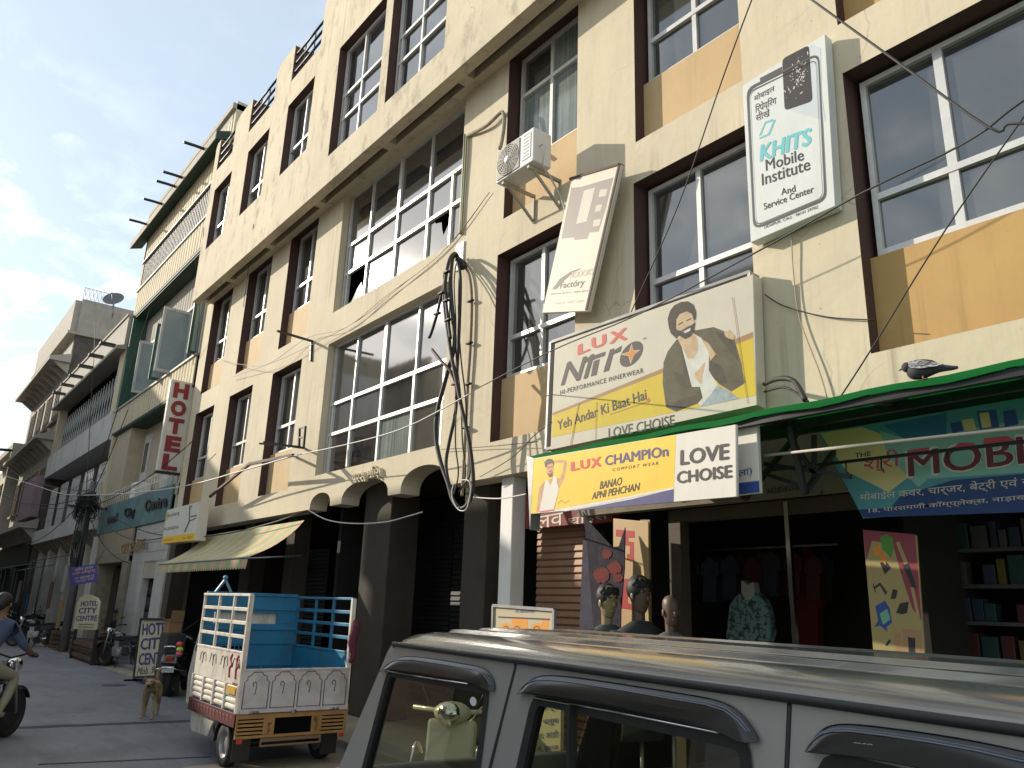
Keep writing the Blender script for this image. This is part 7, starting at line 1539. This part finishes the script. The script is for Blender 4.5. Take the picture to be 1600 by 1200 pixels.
tb('balcony_wall', mat('mauve_paint', (0.27, 0.19, 0.22), 0.85, var=0.1), lambda m: m.box(tx1 - 4.5, tx1 - 0.2, 5.6, 5.98, 5.5, 7.6))
tb('ground_front', DARKW, lambda m: m.box(tx0, tx1, 5.9, 5.99, 0, 4.3))
# dish antenna
c = PX(178, 470, -44.0); c = P(178, 470, 7.5) if c.y < 5 else c
t = thing('dish_antenna', 'grey dish antenna on a roof against the sky', 'dish antenna', (c.x, c.y, c.z - 0.9))
dn = Vector((0.8, -0.5, 0.6)).normalized(); rot_ = dn.to_track_quat('Z', 'Y').to_matrix().to_4x4()
mb = MB(); mb.T = Matrix.Translation(c) @ rot_; mb.lathe([(0.001, 0), (0.2, 0.02), (0.4, 0.09), (0.52, 0.16), (0.53, 0.155), (0.4, 0.075), (0.001, -0.02)], n=24); mb.build('dish', mat('dish_grey', (0.12, 0.12, 0.12), 0.6), t)
mb = MB(); mb.tube([c, c + Vector((-0.15, 0.1, -0.5)), c + Vector((-0.15, 0.1, -0.9))], 0.035, 7); mb.tube([c + Vector((-0.15, 0.1, -0.5)), c + Vector((0.4, 0.1, -0.9))], 0.02, 6); mb.tube([c + dn * 0.02 + Vector((0, 0, -0.45)), c + dn * 0.5], 0.015, 6); mb.ball(c + dn * 0.5, 0.05, 8, 6); mb.build('dish_mount', STEEL, t)
# ================================================================== farther buildings
FB = thing('far_building', 'plain beige building with flat overhangs at far left before the white one', 'building', (-64, 7, 0))
def fb(name, m, fn, par=None):
    mb = MB(); fn(mb); return mb.build(name, m, par or FB)
fb('front_wall', HCR, lambda m: m.box(-70, -58.05, 6.2, 14, 0, 11.4)); fb('overhang', HGY, lambda m: (m.box(-70, -58.05, 5.4, 6.2, 10.6, 11.0), m.box(-70, -58.05, 5.3, 6.2, 5.3, 5.5), m.box(-58.3, -58.04, 5.4, 6.2, 5.5, 10.6)))
for i in range(4): fr = fb('window', BROWN, lambda m: m.box(-60.3 - i * 2.8, -59.0 - i * 2.8, 6.13, 6.19, 6.6, 9.4)); fb('pane', PANE, lambda m: m.box(-60.2 - i * 2.8, -59.1 - i * 2.8, 6.11, 6.13, 6.7, 9.3), fr)
fb('shop_front', DARKW, lambda m: m.box(-70, -58.05, 6.1, 6.19, 0, 4.2))
EB = thing('end_building', 'pale bluish white house closing the far end of the street, black tank on its roof', 'house', (-88, 6, 0))
def eb(name, m, fn, par=None):
    mb = MB(); fn(mb); return mb.build(name, m, par or EB)
eb('front_wall', mat('bluish_whitewash', (0.50, 0.54, 0.58), 0.85, var=0.1, streak=0.3, dirt=(0.3, 0.3, 0.3), stretch=(1, 1, 0.4)), lambda m: m.box(-100, -88, -8, 13.0, 0, 11.4))
eb('roof', HGY, lambda m: (m.box(-100.3, -87.5, -8.3, 13.3, 11.4, 11.7), m.slab([(-88, -8, 11.7), (-88, 13, 11.7), (-94, 13, 13.2), (-94, -8, 13.2)], (0, 0, 0.2))))
for y in (0, 3.5, 7.2, 10.4):
    for z in (2.5, 7.0):
        fr = eb('window', HGY, lambda m: m.box(-88.0, -87.93, y, y + 1.4, z, z + 2.0)); eb('pane', PANE, lambda m: m.box(-87.93, -87.91, y + 0.1, y + 1.3, z + 0.1, z + 1.9), fr)
eb('ground_shade', HGY, lambda m: m.box(-88, -86.8, -8, 13, 4.2, 4.35)); eb('shop_front', DARKW, lambda m: m.box(-87.99, -87.95, -8, 13, 0, 2.2))
c = PX(27, 760, -90); mb = MB(); mb.lathe([(0.001, 0), (0.95, 0), (1.0, 0.3), (1.0, 1.3), (0.85, 1.7), (0.4, 1.9), (0.4, 2.05), (0.001, 2.05)], (c.x, c.y, c.z - 0.9), 20)
tag(base_origin(mb.build('water_tank', RUBBER, None)), 'black round water tank on the far white house roof', 'water tank')
# far tree at the left edge
def tree(px, py, X, r, label):
    c = PX(px, py, X); t = thing('tree', label, 'tree', (c.x, c.y, 0))
    mb = MB(); mb.tube(catmull([(c.x, c.y, 0), (c.x + 0.1, c.y, c.z * 0.5), (c.x, c.y + 0.1, c.z - r * 0.3)], 4), [0.2 - 0.012 * i for i in range(9)], 8)
    for i in range(7):
        a = i * 0.9; mb.tube([(c.x, c.y + 0.05, c.z - r * 0.5), (c.x + r * 0.6 * math.cos(a), c.y + r * 0.6 * math.sin(a), c.z + r * 0.3 * math.sin(i * 2.0))], [0.06, 0.02], 6)
    mb.build('trunk', mat('tree_bark', (0.10, 0.075, 0.05), 0.9, var=0.3, scale=8), t)
    mb = MB(); random.seed(int(px))
    cl = [(Vector((random.gauss(0, 1), random.gauss(0, 1), random.gauss(0, 0.8))) * r * 0.5, random.uniform(0.25, 0.5) * r) for _ in range(16)]
    for i in range(2200):
        o, q = random.choice(cl); d = Vector((random.gauss(0, 1), random.gauss(0, 1), random.gauss(0, 1))).normalized() * q * random.uniform(0.5, 1.0)
        p = c + o + d; u = Vector((random.gauss(0, 1), random.gauss(0, 1), random.gauss(0, 1))).normalized(); v = u.orthogonal().normalized(); k = random.uniform(0.05, 0.11)
        mb.cur = random.choice((0, 0, 1)); mb.add([p - u * k, p + v * k * 0.5, p + u * k, p - v * k * 0.5], [(0, 1, 2, 3)])
    mb.build('crown', [mat('leaf_green', (0.06, 0.12, 0.03), 0.7), mat('leaf_light_green', (0.11, 0.17, 0.045), 0.7)], t)
tree(3, 885, -60, 1.5, 'green leafy tree at the left edge in front of the far white house')
tree(22, 775, -103, 1.6, 'small tree crown just visible behind the far white house roof')
# ================================================================== street furniture on the left
c = P(119, 900, 5.35); px_ = c.x
t = thing('utility_pole', 'concrete utility pole carrying a tangle of black wires, in front of the balcony building', 'utility pole', (px_, 5.35, 0))
top = P(119, 765, 5.35).z
mb = MB(); mb.tube([(px_, 5.35, 0), (px_, 5.35, top)], [0.14, 0.10], 10); mb.build('pole', mat('grey_pole', (0.12, 0.12, 0.125), 0.8, var=0.25, scale=4), t)
mb = MB(); mb.bar((px_ - 0.9, 5.3, top - 0.5), (px_ + 0.9, 5.3, top - 0.5), 0.08); mb.bar((px_, 4.7, top - 0.9), (px_, 6.0, top - 0.9), 0.07); mb.build('cross_arm', BLACKM, t)
mb = MB(); random.seed(21)
for i in range(34):
    cz = top - random.uniform(0.6, 1.1); a0 = random.uniform(0, 6.28); r1, r2 = random.uniform(0.15, 0.55), random.uniform(0.08, 0.35); pts = []
    for j in range(14):
        a = a0 + j * 0.48; pts.append((px_ + r1 * math.cos(a) + random.uniform(-0.05, 0.05), 5.3 + r1 * 0.7 * math.sin(a), cz + r2 * math.sin(a * 1.3) + random.uniform(-0.04, 0.04)))
    mb.tube(catmull(pts, 3), 0.012, 5)
for i in range(22):
    a = random.uniform(0, 6.28); mb.tube(catmull([(px_ + 0.1 * math.cos(a), 5.3 + 0.1 * math.sin(a), top - 0.9), (px_ + 0.25 * math.cos(a), 5.3 + 0.25 * math.sin(a), top - 1.4 - random.random()), (px_ + 0.15 * math.cos(a + 0.4), 5.3 + 0.15 * math.sin(a), top - 2.0 - random.random() * 1.2)], 4), 0.012, 5)
mb.build('wire_tangle', CABLE, t)
mb = MB(); mb.box(px_ - 0.14, px_ + 0.14, 5.05, 5.2, top - 2.1, top - 1.7); mb.box(px_ + 0.02, px_ + 0.25, 5.1, 5.25, top - 2.9, top - 2.6); mb.build('junction_box', BLACKM, t)
T_ = Vector((px_, 5.3, top - 0.6))
random.seed(8)
def wfrom(b, s, r, lb):
    mb = MB(); mb.tube(sag(T_ + Vector((random.uniform(-0.3, 0.3), 0, random.uniform(-0.4, 0.3))), b, s, 14), r, 5); tag(base_origin(mb.build('overhead_wire', WIRED, None)), lb, 'wire', 'dark wires fanning out from the utility pole')
for b, s, lb in ((P(-20, 705, 3.6), 0.5, 'dark wire from the utility pole to the upper left edge'), (P(-20, 755, 3.4), 0.6, 'dark wire from the utility pole to the left edge, below the upper one'), (P(-20, 745, 4.2), 0.7, 'dark wire sagging from the utility pole towards the street lamp'), (P(300, 690, 5.6), 0.3, 'dark wire from the utility pole rising to the blade sign'),
                 (P(200, 640, 5.7), 0.25, 'dark wire from the utility pole to the balcony band'), (P(255, 840, 5.5), 0.5, 'dark wire from the utility pole to the small box sign'), (P(480, 798, 5.8), 0.9, 'long dark wire from the utility pole to the first scallop'), (P(235, 480, 5.7), 0.1, 'dark wire climbing steeply from the utility pole along the hotel front'), (P(150, 500, 5.7), 0.1, 'dark wire climbing from the utility pole past the dark side wall'), (P(40, 850, 5.3), 0.4, 'dark wire from the utility pole to the far beige building'), (P(205, 880, 5.8), 0.4, 'dark wire from the utility pole down to the hotel door')):
    wfrom(b, s, 0.014, lb)
for px, py0, py1 in ((396, 350, 480), (318, 355, 570), (231, 0, 0)):
    if px == 231: continue
    mb = MB(); mb.tube([P(px, py0, 5.42 if px == 396 else 5.42), P(px - 8, py1 - 60, 5.7), P(px - 16, py1, 5.96)], 0.008, 5); tag(base_origin(mb.build('overhead_wire', WIRED, None)), 'thin dark wire hanging down the cream wall %s' % ('beside the third small window' if px == 396 else 'close to its corner'), 'wire')
# street lamp head at the left edge
c = P(12, 704, 3.2)
t = thing('street_lamp', 'dark street lamp head on an arm reaching in at the left edge', 'street lamp', (c.x - 2.5, c.y - 3.2, 0))
mb = MB(); mb.slab([c + Vector((-0.30, -0.42, -0.02)), c + Vector((-0.3, -0.42, 0.06)), c + Vector((0.1, 0.14, 0.05)), c + Vector((0.13, 0.18, 0.0)), c + Vector((0.05, 0.1, -0.035))], (0.12, -0.10, 0)); mb.build('lamp_head', BLACKM, t)
mb = MB(); mb.tube([c + Vector((-0.25, -0.42, 0.02)), c + Vector((-1.2, -1.9, -0.1)), (c.x - 2.5, c.y - 3.2, c.z - 0.4), (c.x - 2.5, c.y - 3.2, 0)], 0.05, 8); mb.build('lamp_post', STEEL, t)
# blue cloth banner
f = crop(0, 850, 3.4286)
S = Sign((108, 914), 4.9, (152, 906), 4.9)
q = S.at(130, 912); t = thing('cloth_banner', 'violet blue cloth banner with pale and yellow lettering strung beside the pole', 'banner', (q.x, q.y, q.z))
S.box([(375, 225), (522, 200), (515, 105), (370, 130)] and [crop(0, 850, 3.4286)(*p) for p in ((375, 225), (522, 200), (515, 105), (370, 130))], 0.01, 'banner_cloth', flat('banner_violet', 72, 66, 150, 0.9), t)
S.text('नवीन टायर', (400, 148), (500, 130), (400, 130), SW, t, f=f, bold=0.006); S.text('साड़ी (सेन्टर)', (385, 172), (510, 152), (385, 152), SYEL2, t, f=f, bold=0.006); S.text('मो. 9829012', (400, 192), (505, 174), (400, 178), SW, t, f=f, bold=0.004); S.text('उदयपुर राज.', (405, 212), (505, 194), (405, 198), SYEL2, t, f=f, bold=0.004)
mb = MB(); mb.tube([S.at(*f(370, 130)), S.at(*f(340, 60)), (px_, 5.3, 3.6)], 0.008, 5); mb.tube([S.at(*f(515, 105)), S.at(*f(560, 30))], 0.008, 5); mb.build('tie_cord', WIRED, t)
# arched hotel board
S = Sign((115, 985), 5.0, (148, 984), 5.0)
q = S.at(132, 1000); t = thing('arched_stand_board', 'cream board with a rounded top reading HOTEL CITY CENTRE, left of the black motorcycle', 'sign board', (q.x, q.y, 0))
AC_ = flat('hotel_board_cream', 205, 195, 165)
S.box([f(*p) for p in ((390, 455), (510, 460), (530, 310), (520, 290), (490, 275), (460, 270), (430, 285), (415, 310))], 0.05, 'board_face', AC_, t)
S.text('HOTEL', (432, 333), (520, 330), (435, 308), SNAVY, t, f=f, bold=0.04); S.text('CITY', (420, 372), (516, 370), (424, 344), SNAVY, t, f=f, bold=0.04); S.text('CENTRE', (406, 412), (518, 410), (410, 386), SNAVY, t, f=f, bold=0.04); S.polys([[(420, 428), (505, 430), (505, 434), (420, 432)], [(420, 442), (500, 444), (500, 448), (420, 446)]], SBLK, t, 'small_lettering', 0.01, f)
a, b = S.at(*f(395, 455)), S.at(*f(508, 460))
mb = MB()
for p in (a, b): mb.box(p.x - 0.04, p.x + 0.04, p.y + 0.02, p.y + 0.1, 0, p.z + 0.02)
mb.box(a.x, b.x, a.y + 0.02, a.y + 0.1, a.z * 0.35, a.z * 0.42); mb.build('stand', BLACKM, t)
t = thing('wooden_stall', 'low dark wooden stall under the arched hotel board', 'stall', (a.x + 0.4, 5.2, 0))
mb = MB(); mb.box(a.x - 0.4, b.x - 0.1, 5.1, 5.6, 0.02, 0.55); [mb.box(a.x - 0.45, b.x - 0.05, 5.05, 5.1, 0.08 + i * 0.16, 0.2 + i * 0.16) for i in range(3)]; mb.build('stall_body', mat('old_timber', (0.09, 0.055, 0.035), 0.85, var=0.3, scale=4), t, bevel=0.01)
# tall hotel board
S = Sign((210, 1060), 5.0, (250, 1058), 5.0)
q = S.at(228, 1066); t = thing('hotel_stand_board', 'large cream stand board with navy letters HOTEL CITY CENTRE beside the scooter', 'sign board', (q.x, q.y, 0))
BD = [f(*p) for p in ((718, 715), (900, 708), (930, 405), (757, 402))]
S.box(BD, 0.04, 'board_face', AC_, t)
mb = MB()
for i in range(4): mb.bar(S.at(*BD[i], 0.004), S.at(*BD[(i + 1) % 4], 0.004), 0.05)
for p in (S.at(*BD[0]), S.at(*BD[1])): mb.bar((p.x, p.y, p.z), (p.x, p.y + 0.05, 0.0), 0.045); mb.bar((p.x, p.y - 0.2, 0.02), (p.x, p.y + 0.25, 0.02), 0.04)
mb.build('board_frame', BLACKM, t)
S.text('HOTEL', (762, 488), (915, 484), (765, 428), SNAVY, t, f=f, bold=0.05); S.text('CITY', (752, 566), (885, 560), (758, 508), SNAVY, t, f=f, bold=0.05); S.text('CENTRE', (742, 648), (915, 640), (748, 588), SNAVY, t, f=f, bold=0.05); S.text('Mob. 98290', (732, 700), (895, 690), (740, 662), SBLK, t, f=f, bold=0.01, shear=0.2)
# clutter of the far shops: stall roofs, hanging cloths, crates
random.seed(31)
SHD = mat('stall_sheet', (0.10, 0.095, 0.09), 0.85, var=0.3, scale=2)
for i, (x, w_, z) in enumerate(((-44.5, 3.0, 2.9), (-40.6, 2.6, 2.7), (-36.9, 2.8, 3.0), (-50, 4, 2.9), (-55.5, 4, 2.8))):
    t = thing('stall_roof', 'dark sheet shade over a far shop front, %s' % ('under the balcony band', 'beside the utility pole', 'right of the utility pole', 'below the tall building', 'at the far end of the tall building')[i], 'shade', (x, 5.6, z - 0.3))
    MB().slab([(x, 5.9, z + 0.25), (x + w_, 5.9, z + 0.25), (x + w_, 4.9, z), (x, 4.9, z)], (0, 0, 0.03)).build('shade_sheet', SHD, t)
    mb = MB(); mb.tube([(x + 0.05, 4.95, z), (x + 0.05, 4.95, 0)], 0.03, 6); mb.tube([(x + w_ - 0.05, 4.95, z), (x + w_ - 0.05, 4.95, 0)], 0.03, 6); mb.build('shade_post', BLACKM, t)
for i, (px, py, cl, nm) in enumerate(((38, 945, (0.03, 0.18, 0.30), 'bright blue'), (28, 925, (0.22, 0.22, 0.22), 'pale grey'), (92, 960, (0.28, 0.2, 0.1), 'tan'), (77, 930, (0.15, 0.08, 0.05), 'brown'), (100, 905, (0.3, 0.3, 0.28), 'off white'))):
    c = P(px, py, 5.4); mb = MB(); mb.slab([(c.x - 0.28, c.y, c.z - 0.5), (c.x + 0.22, c.y, c.z - 0.46), (c.x + 0.26, c.y, c.z + 0.5), (c.x - 0.25, c.y, c.z + 0.5)], (0, 0.06, 0))
    tag(base_origin(mb.build('hanging_cloth', mat('cloth_%d' % i, cl, 0.9, var=0.3, scale=4), None, bevel=0.02)), '%s cloth hanging at a far shop front' % nm, 'cloth')
for i, (px, py) in enumerate(((88, 1010), (100, 1000), (78, 1000))):
    p = PZ(px, py, 0.09); p = p if p.y < 5.6 else P(px, py, 5.5); x, y = p.x, min(p.y, 5.55)
    t = thing('crate', ('wooden crate nearest the utility pole foot', 'wooden crate behind the one nearest the pole', 'wooden crate left of the others')[i], 'crate', (x, y, 0.0), 0, 'crates near the utility pole')
    mb = MB(); [mb.box(x - 0.25, x + 0.25, y - 0.2, y + 0.2, 0.03 + j * 0.15, 0.15 + j * 0.15) for j in range(4)]; mb.build('crate_body', mat('old_timber', (0.09, 0.055, 0.035), 0.85), t, bevel=0.008)
# ================================================================== buildings across the street (they shade the road and show in the window panes)
OW = [mat('opposite_ochre', (0.40, 0.33, 0.22), 0.85, var=0.15, scale=0.8, streak=0.4), mat('opposite_white', (0.62, 0.60, 0.56), 0.85, var=0.15, scale=0.8, streak=0.4), mat('opposite_rose', (0.36, 0.25, 0.2), 0.85, var=0.15, scale=0.8, streak=0.4)]
def opp(x0, x1, h, m, label, rail=False, yb=-14):
    t = thing('opposite_building', label, 'building', ((x0 + x1) / 2, -6, 0))
    MB().box(x0, x1, yb, -3.4, 0, h).build('wall', m, t)
    mb = MB(); mb.box(x0 - 0.02, x1 + 0.02, -3.4, -3.2, h - 0.5, h + 0.4); mb.box(x0, x1, yb, -3.4, h, h + 0.12); mb.build('parapet', m, t)
    nfl = max(1, int((h - 3.6) / 3.2)); k = int((x1 - x0) / 2.4)
    for fl in range(nfl):
        z = 4.4 + fl * 3.2
        mb = MB(); mb.box(x0, x1, -3.4, -3.0, z - 0.75, z - 0.6); mb.build('ledge', m, t)
        for i in range(k):
            x = x0 + 0.6 + i * (x1 - x0 - 0.6) / k
            fr = MB().box(x, x + 1.2, -3.4, -3.34, z, z + 1.6).build('window', BROWN, t); MB().box(x + 0.08, x + 1.12, -3.34, -3.33, z + 0.08, z + 1.52).build('pane', PANE, fr)
        if rail and fl == nfl - 1:
            mb = MB(); mb.box(x0, x1, -3.4, -2.3, z - 0.2, z - 0.05); mb.build('balcony', m, t)
            mb = MB(); [mb.tube([(x0, -2.35, z + q), (x1, -2.35, z + q)], 0.025, 5) for q in (0.25, 0.55, 0.85)]; [mb.tube([(x0 + i * 0.6, -2.35, z - 0.05), (x0 + i * 0.6, -2.35, z + 0.85)], 0.02, 5) for i in range(int((x1 - x0) / 0.6))]; mb.build('railing', BLACKM, t)
    MB().box(x0 + 0.3, x1 - 0.3, -3.4, -3.35, 0, 3.2).build('shop_front', DARKW, t)
opp(-29.0, -25.4, 11.1, OW[0], 'thin ochre block added across the street to shade the columns, beside the open gap', False, -4.3)  # unseen block, depth and height set to shade columns but spare the carrier
opp(-38.0, -29.05, 8.8, OW[2], 'rose house across the street, lower than both its neighbours')
opp(-47.5, -38.05, 14.0, OW[1], 'white block with an upper railing across the street', True)
opp(-72, -47.55, 18.5, OW[0], 'tallest ochre block across the street')
opp(-130, -72.05, 12.0, OW[2], 'far rose block across the street')
opp(-17.0, -8.0, 9.6, OW[1], 'low white house across the street, facing the shops')
t = thing('roadside_pole', 'grey pole with two cross arms on the open ground across the street', 'utility pole', (-4.6, -7, 0))
mb = MB(); mb.tube([(-4.6, -7, 0), (-4.5, -7, 8.5)], [0.13, 0.09], 10); mb.build('pole', mat('grey_pole', (0.12, 0.12, 0.125), 0.8), t)
mb = MB(); mb.bar((-5.4, -7, 7.6), (-3.6, -7, 7.6), 0.09); mb.bar((-5.3, -7, 6.9), (-3.7, -7, 6.9), 0.09); mb.build('cross_arm', BLACKM, t)
for k, (x, z, lb_) in enumerate(((-5.3, 7.65, 'upper wire across the open ground, left arm end'), (-3.7, 7.65, 'upper wire across the open ground, right arm end'), (-4.5, 6.2, 'lower wire across the open ground'))):
    mb = MB(); mb.tube(sag((-7.95, -5.5, z - 0.5), (x, -7, z), 0.2, 10) + sag((x, -7, z), (25, -12, z + 0.5), 0.8, 14)[1:], 0.012, 5); tag(base_origin(mb.build('overhead_wire', WIRED, None)), lb_, 'wire')
t = thing('boundary_wall', 'long pale wall far behind the open ground across the street', 'wall', (0, -30, 0))
mb = MB(); mb.box(-30, 60, -30.3, -30, 0, 2.6); mb.build('wall', OW[1], t); mb = MB(); mb.box(-30, 60, -30.4, -29.9, 2.6, 2.75); mb.build('coping', HGY, t)
